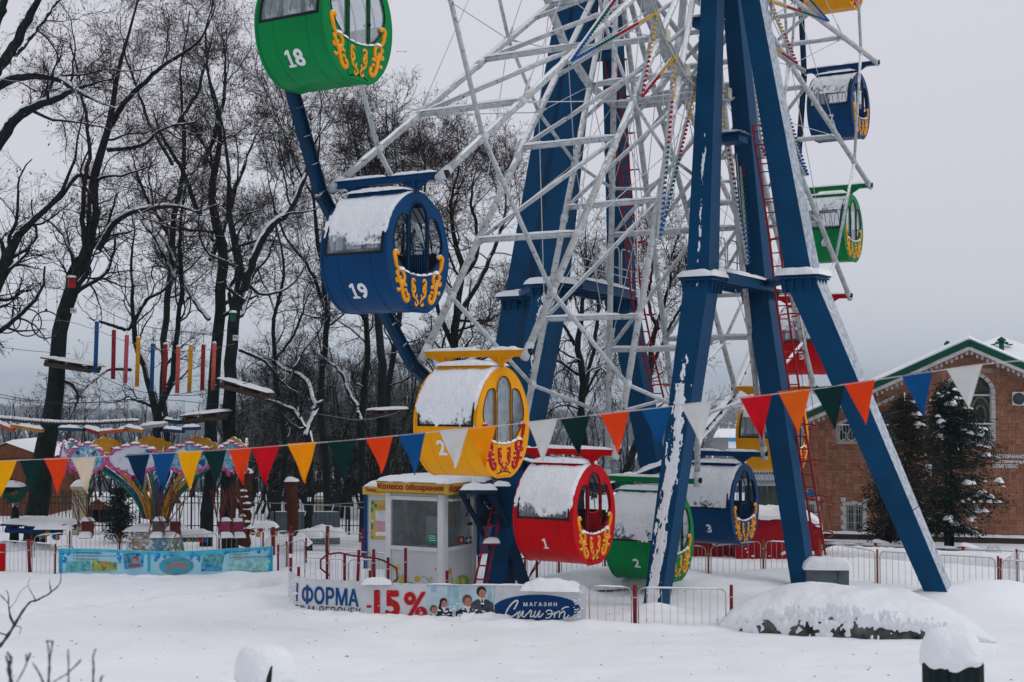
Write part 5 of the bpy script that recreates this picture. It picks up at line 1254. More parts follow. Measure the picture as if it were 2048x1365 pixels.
# ================================================================ conifers in front of the facade
FOL = mat("dark thuja foliage", (.010, .024, .018), .9, .5, 3); FOLB = mat("bronze thuja foliage", (.026, .026, .018), .9, .5, 3)
def thuja(label, px, py0, py1, D, wpx, seed, fol, n=9000, snown=26, dens_lo=.0, lopside=0.):
    rg = np.random.default_rng(seed); b = P(px, py0, D); base = Vector((b.x, D, gh(b.x, D))); top = P(px, py1, D).z; H = top-base.z; Rm = wpx/2*D/FOC
    root = thing('thuja_tree', label, 'conifer', base, 0, 'conifers by the brick building')
    tk = MB(); tk.tube([(0, 0, -.1), (.03, 0, H*.3), (0, 0, H*.6), (0, 0, H*.96)], [.09, .075, .05, .01], 8); tk.build('trunk', BARK, root)
    # boughs
    nb = 120; tb_ = rg.uniform(.1, .97, nb); az = rg.uniform(0, 2*PI, nb)
    def rad(t): return Rm*(np.clip((1-t)*2.0, 0, 1)**.62)*(.62+.38*np.clip(t*3.5, 0, 1))
    L_ = rad(tb_)*rg.uniform(.55, 1.12, nb)
    V = []; bp = []
    for i in range(nb):
        for q in range(int(n/nb)):
            u = rg.random()**.7; rr = L_[i]*u; sp = .10+.17*u*L_[i]/Rm
            x = math.cos(az[i])*rr+rg.normal()*sp; y = math.sin(az[i])*rr+rg.normal()*sp; z = tb_[i]*H+.18*rr-.30*rr*rr/max(Rm, .1)+rg.normal()*sp*.55
            s = rg.uniform(.035, .085); d = np.array([math.cos(az[i])+rg.normal()*.6, math.sin(az[i])+rg.normal()*.6, rg.normal()*.5-.45]); d /= np.linalg.norm(d); e_ = np.cross(d, rg.normal(size=3)); e_ /= np.linalg.norm(e_)
            p = np.array([x, y, z]); V += [p-e_*s*.35, p+d*s*1.1-e_*s*.1, p+d*s*1.9, p+d*s*.8+e_*s*.45]
        bp.append((math.cos(az[i])*L_[i], math.sin(az[i])*L_[i], tb_[i]*H+.18*L_[i]-.3*L_[i]**2/Rm))
    V = np.array(V); np_mesh('crown', V, np.arange(len(V)).reshape(-1, 4), fol, root)['kind'] = 'stuff'
    br = MB()
    for i in range(0, nb, 2): br.tube([(0, 0, tb_[i]*H), (bp[i][0]*.5, bp[i][1]*.5, tb_[i]*H+.1), bp[i]], [.02, .014, .006], 4)
    br.build('boughs', BARK, root)['kind'] = 'stuff'
    sn = MB(); order = [i for i in rg.permutation(nb) if math.sin(az[i]) < .35][:snown]
    for i in order:
        x, y, z = bp[i]
        for q in range(rg.integers(2, 5)):
            f = rg.uniform(.7, 1.0); w = rg.uniform(.05, .17); sn.snowpad((x*f+rg.normal()*.09, y*f+rg.normal()*.06, z+.05+rg.normal()*.045), w*1.8, w*1.3, w*.55, Matrix.Rotation(az[i], 3, 'Z') @ Matrix.Rotation(rg.uniform(-.1, .4), 3, 'Y'), 7, 5, .0, float(rg.uniform(0, 99)), amp=.9, p=2)
    sn.build('bough_snow', M_SNOW, root)['kind'] = 'stuff'
thuja('broad dark thuja with snow clumps in front of the arched window', 1903, 1088, 775, 47, 200, 61, FOL, 26000, 40)
thuja('slim brownish thuja between the blue leg and the broader one', 1812, 1088, 772, 46, 120, 62, FOLB, 15000, 6)
thuja('low thuja whose brown edge shows left of the slanting blue leg', 1778, 1092, 930, 47, 90, 63, FOLB, 8000, 3)
thuja('narrow dark thuja with its tip under the white pennant', 1893, 1088, 755, 49, 62, 64, FOL, 5000, 4)
# ================================================================ crowd barriers and fences
BARW = mat("white barrier pipe", (.40, .39, .385), .5, .1, 6, rust=.4); POSTR = mat("red barrier post", (.17, .012, .016), .5, .15); POSTO = mat("orange brown barrier post", (.24, .085, .012), .6, .2)
def pane_bar(label, a, b, h, group='white crowd barriers', nb=None, r=.013, snow=True, red_frame=False, mesh=False):
    """one barrier panel between ground points a and b (world), height h"""
    a, b = Vector(a), Vector(b); z0 = min(a.z, b.z); d = b-a; ln = d.length; rc = min(.11, h*.2)
    t = thing('crowd_barrier', label, 'barrier', a.lerp(b, .5), 0, group); fr = MB()
    ru = Vector((0, 0, 1)); dn = d.normalized()
    pts = [a, a+ru*(h-rc)]+[a+dn*rc*(1-math.cos(q))+ru*(h-rc+rc*math.sin(q)) for q in (PI/6, PI/3, PI/2)]
    pts += [b-dn*rc*(1-math.cos(q))+ru*(h-rc+rc*math.sin(q)) for q in (PI/2, PI/3, PI/6)]+[b+ru*(h-rc), b]
    fr.tube(pts, r, 6); fo = fr.build('frame', POSTR if red_frame else BARW, t, True)
    if mesh:
        m = MB(); n = int(ln/.09)
        for i in range(1, n): p = a.lerp(b, i/n); m.tube([p+ru*.03, p+ru*(h-.01)], .0035, 3)
        for i in range(1, int(h/.09)): m.tube([a+ru*i*.09, b+ru*i*.09], .0035, 3)
        m.build('wire_mesh', BARW, t, True)['kind'] = 'stuff'
    else:
        n = nb or max(4, int(round(ln/.155))); first = None
        for i in range(1, n):
            p = a.lerp(b, i/n)
            if first is None:
                first = MB().tube([(0, 0, .02), (0, 0, h-.01)], .0055, 5, r2=None); o = first.build('bar', BARW, t); md = o.data
            else: o = bpy.data.objects.new('bar', md); C.objects.link(o); o.parent = t
            o.location = ROOTM[t.name].inverted() @ p; o.rotation_euler = (random.uniform(-.012, .012), random.uniform(-.015, .015), 0)
    if snow: MB().ridge(a+dn*rc+ru*(h+r*.6), b-dn*rc+ru*(h+r*.6), .035, .022, sd()).build('rail_snow', M_SNOW, t, True)
    return t
def post(label, p, h, m=None, r=.027, cap=True, group='barrier posts', tilt=0):
    p = Vector(p); t = thing('bollard', label, 'post', p, 0, group); q = p+Vector((tilt*h, 0, h))
    MB().tube([p+Vector((0, 0, -.1)), q], r, 10).build('post_tube', m or POSTR, t, True)
    for z in (.7,): MB().tube([p.lerp(q, z)+Vector((0, 0, -.012)), p.lerp(q, z)+Vector((0, 0, .012))], r*1.4, 8).build('clamp', BARW, t, True)
    return t
def row(pxs, h, lab, m=None, mesh=False, panels=True, posts=True, post_h=None, r=.027, zb_=0., snow=True):
    """pxs: picture points of the post feet; ground height from the terrain"""
    w = []
    for (x, y) in pxs:
        g = G(x, y, zb_)
        for _ in range(4): g = G(x, y, gh(g.x, g.y))
        g.z = gnear(g.x, g.y)-.02 if 17 < g.y < 45 else gh(g.x, g.y); w.append(g)
    for i in range(len(w)-1):
        if panels:
            d = (w[i+1]-w[i]).normalized()*.07; pane_bar(lab[0][i] if isinstance(lab[0], (list, tuple)) else lab[0], w[i]+d, w[i+1]-d, h, mesh=mesh, snow=snow)
    if posts:
        for i, g in enumerate(w): post(lab[1][i] if isinstance(lab[1], (list, tuple)) else lab[1], g, post_h or h*1.06, m, r)
    return w
# front line: printed banner on barriers, then two bare panels
row([(1172, 1251), (1270, 1254)], .74, ('barrier panel between the printed banner and the thick red post', 'x'), posts=False)
row([(1270, 1254), (1459, 1258)], .74, ('barrier panel in front of the snow coated blue leg', 'x'), posts=False)
post('thick dark red post between the two front barrier panels', G(1270, 1254), .84, r=.040)
post('red post just left of the big snow heap', G(1463, 1250), .80, r=.034)
post('red post tip showing above the right part of the front banner', G(1079, 1240), .84, r=.03)
# left rows
LB_ = ('white barrier panel in the left front row before the big tree', 'red post of the left front row')
for i, (a_, b_, l) in enumerate((((3, 1141), (61, 1146), 'white barrier panel touching the left picture edge'), ((64, 1146), (108, 1150), 'white barrier panel left of the blue bubble banner'))):
    pane_bar(l, G(*a_), G(*b_), .78)
pane_bar('white barrier panel ending at the blue bubble banner', G(110, 1148), G(146, 1144), .70)
post('fat red post at the left picture edge', G(4, 1143), .72, RED, .085); post('red post under the blue snowy platform', G(60, 1146), .84, r=.045, tilt=-.06); post('red post just left of the blue bubble banner', G(110, 1149), .78)
row([(63, 1118), (139, 1116), (239, 1110), (330, 1112), (438, 1108), (526, 1106)], .62, (['white barrier panel behind the blue bubble banner, under the snowy blue platform', 'white barrier panel behind the blue bubble banner, below the rust brown seat', 'white barrier panel behind the blue bubble banner, left of the carousel pedestal', 'white barrier panel behind the blue bubble banner, right of the carousel pedestal', 'white barrier panel behind the blue bubble banner, below the carved post'], ['red post behind the blue bubble banner, in front of the big trunk', 'red post behind the blue bubble banner, left of the rust brown seat', 'red post behind the blue bubble banner, between brown seat and pedestal', 'red post behind the blue bubble banner, against the pedestal', 'red post behind the blue bubble banner, below the pink seats', 'red post behind the blue bubble banner, right of the carved post']))
row([(546, 1110), (581, 1108), (655, 1107), (726, 1116)], .70, (['white wire mesh fence panel beside the bubble banner end', 'white wire mesh fence panel left of the middle snow pile', 'white wire mesh fence panel reaching the booth with the yellow poster'], ['dark red post of the wire mesh fence, nearest the bubble banner', 'dark red post of the wire mesh fence, below the brown log post', 'dark red post of the wire mesh fence, in the middle below the snow piles', 'dark red post of the wire mesh fence, nearest the blue booth corner']), mesh=True, r=.055, post_h=.85)
row([(556, 1142), (573, 1132), (612, 1126)], .66, (['slanting white barrier panel right of the blue bubble banner, touching it', 'slanting white barrier panel right of the blue bubble banner, the farther one'], ['thin red post right of the blue bubble banner, closest to it', 'thin red post right of the blue bubble banner, the middle one', 'thin red post right of the blue bubble banner, the farthest one']))
# waiting lane in front of the kiosk
row([(605, 1168), (692, 1175), (776, 1178)], .68, (['white barrier panel of the front waiting lane, above the blue printed word', 'white barrier panel of the front waiting lane, above the red discount print'], 'x'), posts=False)
row([(654, 1165), (748, 1160), (812, 1172)], .72, (['white barrier panel of the rear waiting lane, behind the red hoop', 'white barrier panel of the rear waiting lane, ending by the kiosk'], 'x'), posts=False)
for x, y, h, l in ((581, 1182, .78, 'red post tip at the left end of the printed banner'), (597, 1198, .72, 'short red post tip above the first banner letter'), (654, 1172, .80, 'red post holding the left end of the red hoop'), (689, 1180, .86, 'red post between two lane panels'), (714, 1186, 1.0, 'leaning red post with snow on top in the waiting lane'), (747, 1190, 1.05, 'red post right of the leaning one in the waiting lane'), (740, 1200, .66, 'short red post tip above the red percent print'), (776, 1190, .86, 'red post at the right end of the red hoop'), (811, 1190, 1.08, 'tall red post against the white kiosk wall'), (894, 1205, .70, 'short red post tip by the kiosk corner')):
    post(l, G(x, y), h, r=.036, tilt=.04 if y == 1186 else 0)
hp = thing('red_hoop_rail', 'red tubular hoop rail between two posts of the waiting lane', 'railing', G(720, 1172)); a, b = G(654, 1172), G(776, 1184)
zt = .80; MB().tube([Vector(p) for p in ([a+Vector((.05, 0, .25)), a+Vector((-.16, 0, .42)), a+Vector((-.16, 0, .62)), a+Vector((.0, 0, .76)), a+Vector((.3, 0, .8))]+[a.lerp(b, t)+Vector((0, 0, .8-.05*t)) for t in (.4, .6, .8)]+[b+Vector((-.1, 0, .73)), b+Vector((.2, 0, .55)), b+Vector((.22, 0, .3)), b+Vector((.05, 0, .1))])], .022, 8).build('hoop', POSTR, hp, True)
# behind the red cabin and right of it
row([(1050, 1160), (1118, 1152), (1210, 1146), (1300, 1146)], .72, (['white barrier panel behind the lower left of red cabin 1', 'white barrier panel behind the lower right of red cabin 1', 'white barrier panel between red cabin 1 and green cabin 2'], ['dark red post beside the red pipe stand', 'dark red post under the middle of red cabin 1', 'dark red post under the right rim of red cabin 1', 'dark red post behind green cabin 2']))
row([(1375, 1148), (1417, 1149), (1527, 1155), (1592, 1152)], .74, (['white barrier panel under blue cabin 3 beside the snowy leg', 'white barrier panel in front of the narrower red tarpaulin', 'white barrier panel in front of the large red tarpaulin'], ['orange brown post behind the snowy leg', 'orange brown post under the numeral of blue cabin 3', 'orange brown post in front of the large red tarpaulin', 'orange brown post hidden at the foot of the right inner leg']), POSTO)
row([(1640, 1152), (1755, 1166), (1868, 1176)], .80, (['white barrier panel right of the grey box', 'white barrier panel behind the slanting blue leg'], ['orange brown post left of the grey box', 'orange brown post between grey box and slanting leg', 'orange brown post right of the slanting blue leg']), POSTO)
row([(1872, 1178), (1997, 1188)], .84, ('white barrier panel right of the slanting blue leg', ['red post just right of the slanting leg', 'red post at the corner near the right edge']))
row([(2002, 1188), (2034, 1170), (2085, 1166)], .80, (['white barrier panel turning back at the right corner', 'white barrier panel leaving the picture at the right edge'], ['slim red post doubling the corner post near the right edge', 'slim red post touching the right picture edge', 'slim red post just outside the right edge']))
pane_bar('short white barrier panel turning away at the right picture edge', G(2004, 1190), G(2095, 1196), .8)
# red A-shaped stand behind the drive unit
st = thing('red_pipe_stand', 'red pipe stand with crossed stays behind the drive frame', 'stand', G(1015, 1165)); 
for a_, b_ in (((1012, 1160), (1012, 1115)), ((1008, 1118), (1075, 1118)), ((1010, 1120), (1038, 1165)), ((1003, 1138), (1036, 1163)), ((1074, 1160), (1074, 1092)), ((1088, 1112), (1056, 1158)), ((1082, 1110), (1060, 1150))):
    MB().tube([P(*a_, 35.2), P(*b_, 35.2)], .028 if a_[0] in (1012, 1074) else .018, 6).build('pipe', POSTR, st, True)
# ---------------------------------------------------------------- printed banner of the front line
def path_fn(pts, h0=0.):
    pts = [Vector(p) for p in pts]; Ls = [0]
    for i in range(1, len(pts)): Ls.append(Ls[-1]+(pts[i]-pts[i-1]).length)
    def fn(s, z, off=0.):
        i = 1
        while i < len(pts)-1 and s > Ls[i]: i += 1
        t = (s-Ls[i-1])/(Ls[i]-Ls[i-1]); p = pts[i-1].lerp(pts[i], t); d = pts[i]-pts[i-1]; n = Vector((d.y, -d.x, 0)).normalized()
        w = .018*math.sin(s*3.1)+.004*math.sin(s*9.+z*3)
        return p+n*(off+w)+Vector((0, 0, z))
    return fn, Ls
PXB = [(577, 1192, 0), (590, 1214, 0), (620, 1222, 0), (720, 1228, 0), (860, 1234, 0), (1000, 1240, 0), (1172, 1250, 0)]
bfn, BLs = path_fn([G(x, y) for x, y, _ in PXB])
def b_s(px):  # along-banner coordinate of a picture column
    for i in range(1, len(PXB)):
        if px <= PXB[i][0]: return BLs[i-1]+(BLs[i]-BLs[i-1])*(px-PXB[i-1][0])/(PXB[i][0]-PXB[i-1][0])
    return BLs[-1]
def b_z(px, py):
    yb = np.interp(px, [p[0] for p in PXB], [p[1] for p in PXB]); D = (CAMH)*FOC/(yb-784.3); return (yb-py)*D/FOC/1.004
bn = thing('advertising_banner', 'long white printed banner with blue word, red discount and blue oval along the front barriers', 'banner', G(870, 1234))
TOPP = [(577, 1140), (584, 1146), (592, 1152), (620, 1158), (720, 1163), (860, 1169), (1000, 1171), (1172, 1173)]
def b_top(px): return b_z(px, np.interp(px, [p[0] for p in TOPP], [p[1] for p in TOPP]))
VIN = mat("white vinyl banner", (.56, .58, .60), .5, .08, 2.5, .1, 6)
m = MB(); nU = 640
def bg(off):
    def f(u, v):
        px = 577+(1172-577)*u; zt = b_top(px)+.006*math.sin(u*160); return bfn(b_s(px), -.1+(zt+.1)*v, off)
    return f
m.grid(bg(0), nU, 6); m.grid(bg(-.012), nU, 6); bo = m.build('vinyl_sheet', VIN, bn, True)
def prt(name, polys, m_, off=.010, parent=bn):
    """polys in picture points, printed on the banner"""
    if len(polys) > 1: return [prt(name, [pl], m_, off, parent) for pl in polys]
    q = MB()
    for pl in polys:
        V2, F2 = cut2d(pl, [tuple(range(len(pl)))], 5, 40); q.add([bfn(b_s(x), b_z(x, y), off) for x, y in V2], F2)
    return q.build(name, m_, parent, True)
def prt_text(txt, x0, y0, x1, y1, m_, bold=.03, off=.014, shear=0., space=1., skew=0.):
    V, F, sz = text2d(txt, bold, 3, shear, space); q = MB()
    V2, F2 = cut2d([(x0+(x1-x0)*a_, y1+(y0-y1)*b_+skew*(a_)) for a_, b_ in V], F, 5, 40)
    q.add([bfn(b_s(px), b_z(px, py), off) for px, py in V2], F2); return q.build('printed_lettering', m_, bn, True)
PB = mat("print blue", (.004, .06, .20), .5, .05); PK = mat("print black", (.02, .025, .03), .5, .1); PR = mat("print red", (.42, .012, .018), .5, .08); PN = mat("print navy", (.003, .038, .14), .5, .05)
prt_text("ФОРМА", 605, 1169, 717, 1208, PB, .035, skew=8)
prt('printed_bar', [[(592, 1166), (596, 1167), (594, 1205), (591, 1204)]], PB)
prt_text("ОВ И ДЕВОЧЕК", 588, 1210, 722, 1233, PK, .012, skew=6)
prt_text("-", 733, 1211, 743, 1216, PR, .06); prt_text("15", 748, 1180, 801, 1236, PR, .05, skew=1); prt_text("%", 809, 1184, 855, 1240, PR, .03)
prt_text("МАГАЗИН", 1048, 1205, 1115, 1213, WHITE, .04, .020, space=1.5)
def ell(cx, cy, rx, ry, n=32): return [(cx+rx*math.cos(t), cy+ry*math.sin(t)) for t in np.linspace(0, 2*PI, n, endpoint=False)]
prt('printed_oval', [ell(1074, 1217, 87, 27)], PN)
# script style shop word drawn with strokes
def stroke(pts, w, m_, name='printed_script', off=.022, n=6, wv=None):
    pts = smooth(pts, n); q = MB(); vs = []; K = len(pts)
    for i, p in enumerate(pts):
        a_, b_ = pts[max(0, i-1)], pts[min(K-1, i+1)]; d = np.array(b_)-np.array(a_); d = d/(np.linalg.norm(d)+1e-9); nn_ = np.array((-d[1], d[0])); ww = w*(wv[0]+(wv[1]-wv[0])*i/(K-1) if wv else 1)/2
        for s in (-1, 1): x, y = p[0]+nn_[0]*ww*s, p[1]+nn_[1]*ww*s; vs.append(bfn(b_s(x), b_z(x, y), off))
    q.add(vs, [(2*i, 2*i+1, 2*i+3, 2*i+2) for i in range(K-1)]); return q.build(name, m_, bn, True)
stroke([(1029, 1219), (1033, 1213), (1037, 1203), (1032, 1202), (1022, 1211), (1014, 1224), (1014, 1233), (1020, 1235), (1030, 1231), (1038, 1224)], 3.2, WHITE)     # C
for L_ in ([(1042, 1222), (1036, 1235), (1040, 1234), (1048, 1222), (1046, 1232), (1050, 1234), (1055, 1228)], [(1055, 1228), (1058, 1226), (1062, 1221), (1064, 1224), (1062, 1234), (1068, 1232)], [(1072, 1222), (1069, 1233), (1073, 1234), (1081, 1222), (1078, 1234), (1083, 1233), (1088, 1227)],
           [(1093, 1225), (1097, 1221), (1104, 1222), (1105, 1229), (1099, 1236), (1092, 1236)], [(1096, 1229), (1104, 1228), (1110, 1229)], [(1111, 1224), (1110, 1236)], [(1112, 1228), (1118, 1223), (1121, 1226), (1119, 1236)], [(1121, 1228), (1128, 1223), (1131, 1226), (1129, 1236), (1135, 1235), (1139, 1230)], [(1124, 1220), (1131, 1215), (1139, 1214)]):
    stroke(L_, 2.6, WHITE)
# pupils printed on the banner: soft blue backdrop, suits, heads
LBk = mat("print pale blue", (.42, .54, .60), .5, .12, 4); LB2 = mat("print ice blue", (.30, .47, .55), .5, .2, 5); SUIT = mat("print dark suit", (.018, .024, .035), .5, .3, 12); SUIT2 = mat("print grey suit", (.06, .065, .08), .5, .3, 8); SKIN = mat("print skin tone", (.42, .20, .14), .5, .2, 16); HAIR = mat("print dark hair", (.03, .02, .018), .5, .3, 20); HAIR2 = mat("print brown hair", (.12, .07, .05), .5, .3, 20)
prt('printed_backdrop', [[(853, 1172), (905, 1173), (905, 1240), (853, 1238)], [(918, 1173), (990, 1174), (988, 1240), (918, 1240)]], LBk, .008)
prt('printed_backdrop', [[(862, 1173), (873, 1173), (873, 1186), (862, 1186)], [(895, 1173), (903, 1173), (905, 1240), (893, 1240)], [(905, 1173), (918, 1173), (918, 1240), (905, 1240)], [(975, 1173), (981, 1174), (990, 1215), (986, 1240), (978, 1240)]], LB2, .0105)
def pupil(cx, cy, r, suit, hair, hw, sh, lean=0, tie=False, pony=False):
    prt('printed_suit', [[(cx-hw+lean, 1241), (cx-hw*.95+lean, cy+r*2.2), (cx-r*1.1, cy+r*1.35), (cx+r*1.1, cy+r*1.35), (cx+hw*.95+lean, cy+r*2.2), (cx+hw+lean, 1241)]], suit, .013)
    prt('printed_collar', [[(cx-r*.6, cy+r*1.1), (cx+r*.6, cy+r*1.1), (cx+r*.1, cy+r*2.6)]], WHITE, .015)
    if tie: prt('printed_tie', [[(cx-r*.12, cy+r*1.3), (cx+r*.2, cy+r*1.3), (cx+r*.3, cy+r*3), (cx, cy+r*3.3), (cx-r*.2, cy+r*3)]], SUIT, .017)
    if pony: prt('printed_hair', [[(cx-r*1.0, cy-r*.3), (cx-r*1.5, cy+r*1), (cx-r*1.3, cy+r*2.6), (cx-r*.5, cy+r*2)]], hair, .0155)
    prt('printed_hair', [ell(cx-r*.12, cy-r*.28, r*1.05, r*1.15, 18)], hair, .017)
    prt('printed_face', [ell(cx+r*.1, cy+r*.18, r*.74, r*.95, 18)], SKIN, .019)
    prt('printed_features', [ell(cx-r*.15, cy+r*.05, r*.12, r*.07, 8), ell(cx+r*.4, cy+r*.05, r*.12, r*.07, 8), ell(cx+r*.14, cy+r*.62, r*.22, r*.07, 8)], HAIR, .021)
pupil(888, 1207, 7.5, SUIT, HAIR, 16, 0, 2, pony=True); pupil(868, 1220, 7.0, SUIT2, HAIR2, 9, 0)
pupil(965, 1186, 9.5, SUIT2, HAIR, 24, 0, 0, tie=True); pupil(936, 1203, 9.5, SUIT, HAIR2, 24, 0, -1)
# snow stuck on the vinyl
q = MB()
for i in range(120):
    if i < 26: x = random.uniform(580, 597); y = random.uniform(1160, 1215); s = random.uniform(.01, .04)
    elif i < 70: x = random.gauss(935, 30); y = random.gauss(1226, 9); s = random.uniform(.01, .035)
    elif i < 95: x = random.uniform(740, 860); y = random.gauss(1200, 16); s = random.uniform(.006, .018)
    else: x = random.gauss(1158, 6); y = random.uniform(1180, 1240); s = random.uniform(.01, .03)
    y = min(1238, max(1176, y)) if x > 600 else y
    if b_z(x, y) > b_top(x)-.03: continue
    c = bfn(b_s(x), b_z(x, y), .012); R_ = Matrix.Rotation(PI/2, 3, 'X') @ Matrix.Rotation(random.uniform(-.5, .5), 3, 'Z')
    q.snowpad(c, s*3.2, s*1.5, s*.5, R_, 6, 4, 0, random.uniform(0, 50), amp=1.2, p=2)
q.build('stuck_snow', M_SNOW, bn, True)['kind'] = 'stuff'
q = MB()
for i in range(34):
    px = 590+580*(i+.5)/34; c = bfn(b_s(px), b_top(px)-.03, .006); q.lathe(c, [(.008, 0), (.012, .006)], 6)
q.build('eyelet', RUB, bn, True)['kind'] = 'stuff'
q = MB(); q.snowpad(bfn(b_s(1105), b_top(1105)-.05, .08), 1.15, .5, .20, Matrix.Rotation(-.16, 3, 'Z'), 26, 10, .03, sd()); q.snowpad(bfn(b_s(755), b_top(755)-.02, .04), .6, .2, .12, None, 14, 6, .02, sd())
q.ridge(bfn(b_s(850), b_top(850)+.0, 0), bfn(b_s(1070), b_top(1070), 0), .05, .03, sd()); q.build('top_snow', M_SNOW, bn, True)
# snow bank under the banner
q = MB()
for i in range(46):
    px = 585+590*i/45; c = bfn(b_s(px), -.02, .10); q.snowpad(c, random.uniform(.3, .7), random.uniform(.2, .34), random.uniform(.03, .08)+(.10 if 930 < px < 1010 else 0), None, 10, 6, 0, sd(), p=2)
tag(q.build('snow_bank', GS), kind='structure')
# ---------------------------------------------------------------- blue bubble banner
SKY1 = mat("banner turquoise", (.02, .34, .52), .45, .1); SKY2 = mat("banner pale blue", (.30, .55, .66), .45, .15, 2); BUB = mat("banner bubble blue", (.01, .22, .50), .35, .3, 12); PRN = mat("banner orange print", (.48, .17, .08), .5)
b2 = thing('bubble_banner', 'long turquoise banner with bubbles, small photos and an oval logo on the left barriers', 'banner', G(330, 1148))
P2 = [(117, 1150), (250, 1152), (330, 1154), (400, 1152), (546, 1147)]; f2, L2s = path_fn([G(x, y) for x, y in P2])
T2 = [(117, 1097), (190, 1098), (260, 1101), (330, 1103), (390, 1102), (460, 1097), (546, 1093)]
def s2(px):
    for i in range(1, len(P2)):
        if px <= P2[i][0]: return L2s[i-1]+(L2s[i]-L2s[i-1])*(px-P2[i-1][0])/(P2[i][0]-P2[i-1][0])
    return L2s[-1]
def z2(px, py): yb = np.interp(px, [p[0] for p in P2], [p[1] for p in P2]); return (yb-py)*CAMH/(yb-784.3)/1.004
def t2(px): return z2(px, np.interp(px, [p[0] for p in T2], [p[1] for p in T2]))
m = MB()
for off in (0, -.012): m.grid(lambda u, v: f2(s2(117+429*u), -.1+(t2(117+429*u)+.1)*v, off), 90, 4)
m.build('vinyl_sheet', SKY2, b2, True)
def p2(name, polys, m_, off=.007):
    if len(polys) > 1: return [p2(name, [pl], m_, off) for pl in polys]
    q = MB()
    for pl in polys: V2, F2 = cut2d(pl, [tuple(range(len(pl)))], 6, 40); q.add([f2(s2(x), z2(x, y), off) for x, y in V2], F2)
    return q.build(name, m_, b2, True)
xs_ = np.linspace(118, 545, 22); tt = lambda x: float(np.interp(x, [p[0] for p in T2], [p[1] for p in T2]))
p2('printed_wave', [[(xs_[i], tt(xs_[i])+.8), (xs_[i+1], tt(xs_[i+1])+.8), (xs_[i+1], tt(xs_[i+1])+9+3*math.sin(xs_[i+1]*.02)), (xs_[i], tt(xs_[i])+9+3*math.sin(xs_[i]*.02))] for i in range(21)], mat("banner mid blue", (.06, .42, .58), .45, .2, 3), .006)
p2('printed_wave', [[(118, 1098), (124, 1098), (126, 1146), (118, 1146)], [(540, 1094), (545, 1094), (545, 1143), (536, 1143)], [(295, 1105), (301, 1105), (301, 1144), (296, 1144)]], SKY1, .008)
bub = [(126, 1107, 4), (137, 1106, 6), (129, 1120, 7), (235, 1107, 4), (238, 1116, 6), (239, 1124, 3), (316, 1112, 6.5), (329, 1113, 4), (312, 1119, 5), (343, 1110, 4), (385, 1110, 5), (382, 1116, 4), (397, 1117, 5), (393, 1110, 3), (449, 1105, 5), (455, 1103, 4), (398, 1122, 3), (517, 1103, 5), (530, 1100, 3), (539, 1112, 5)]
for x, y, r in bub:
    if y-r < tt(x)+1: y = tt(x)+r+1
    o = p2('printed_bubble', [ell(x, y, r*.8, r*.95, 16)], BUB, .011); p2('bubble_glint', [ell(x-r*.25, y-r*.3, r*.25, r*.25, 8)], SKY2, .014)
for i, tx in enumerate(("Зал тактильной сказки", "Программа «рубашечка» 2 лет. до 1,5 лет", "Программа «Дошколята»")):
    V, F, sz = text2d(tx, .012, 1, .25); q = MB(); w = (50, 80, 44)[i]; q.add([f2(s2(152+a_*w), z2(152+a_*w, 1107.5+i*6.3-b_*4+1.0*a_), .011) for a_, b_ in V], F); q.build('printed_lettering', PK, b2, True)
    p2('printed_bullet', [ell(148, 1105.5+i*6.3, 1.1, 1.1, 6)], PK, .011)
for i, tx in enumerate(("Ванны и водный бассейн", "Подвал для игрушек", "При оформлении абонемента фотосъёмка в подарок")):
    V, F, sz = text2d(tx, .012, 1, .25); q = MB(); w = (36, 33, 76)[i]; q.add([f2(s2(464+a_*w), z2(464+a_*w, 1106+i*5.5-b_*4-1.5*a_), .011) for a_, b_ in V], F); q.build('printed_lettering', PK, b2, True)
    p2('printed_bullet', [ell(460, 1104.5+i*5.5, 1.1, 1.1, 6)], PK, .011)
cols = [mat("photo teal", (.03, .30, .42), .5, .5, 9, second=(.18, .5, .5)), mat("photo green", (.04, .30, .24), .5, .6, 9, second=(.45, .5, .08)), mat("photo blue", (.02, .12, .36), .5, .6, 9, second=(.1, .4, .6)), mat("photo sand", (.42, .20, .04), .5, .4, 9), mat("photo aqua", (.25, .50, .5), .5, .4, 9)]
for (q_, c) in (([(134, 1124), (181, 1121), (182, 1142), (131, 1144)], 0), ([(185, 1121), (234, 1126), (233, 1142), (184, 1143)], 1), ([(245, 1108), (288, 1106), (287, 1134), (249, 1139)], 2), ([(406, 1108), (448, 1110), (442, 1141), (402, 1142)], 0), ([(402, 1128), (425, 1126), (444, 1136), (442, 1142), (402, 1143)], 2), ([(456, 1123), (492, 1117), (492, 1140), (459, 1143)], 4), ([(468, 1120), (482, 1117), (484, 1137), (472, 1139)], 3), ([(498, 1117), (541, 1120), (535, 1143), (497, 1143)], 4), ([(199, 1130), (212, 1124), (222, 1130), (210, 1136)], 3)):
    p2('printed_photo', [q_], cols[c], .010+.002*c)
p2('printed_face', [ell(270, 1122, 5.5, 6.5, 16)], SKIN, .021); p2('printed_hair', [[(264, 1119), (266, 1114), (271, 1112), (277, 1115), (277, 1120), (271, 1117)]], mat("print ginger hair", (.30, .08, .04), .5), .023); p2('printed_body', [[(255, 1134), (262, 1128), (280, 1128), (286, 1133)]], mat("print plum", (.25, .06, .10), .5), .0205)
p2('printed_oval', [ell(353, 1132, 34.5, 18.5, 32)], PRN, .016); p2('printed_oval', [ell(353, 1132, 33.3, 17.4, 32)], mat("banner deep teal", (.02, .30, .42), .45, .2, 4), .019)
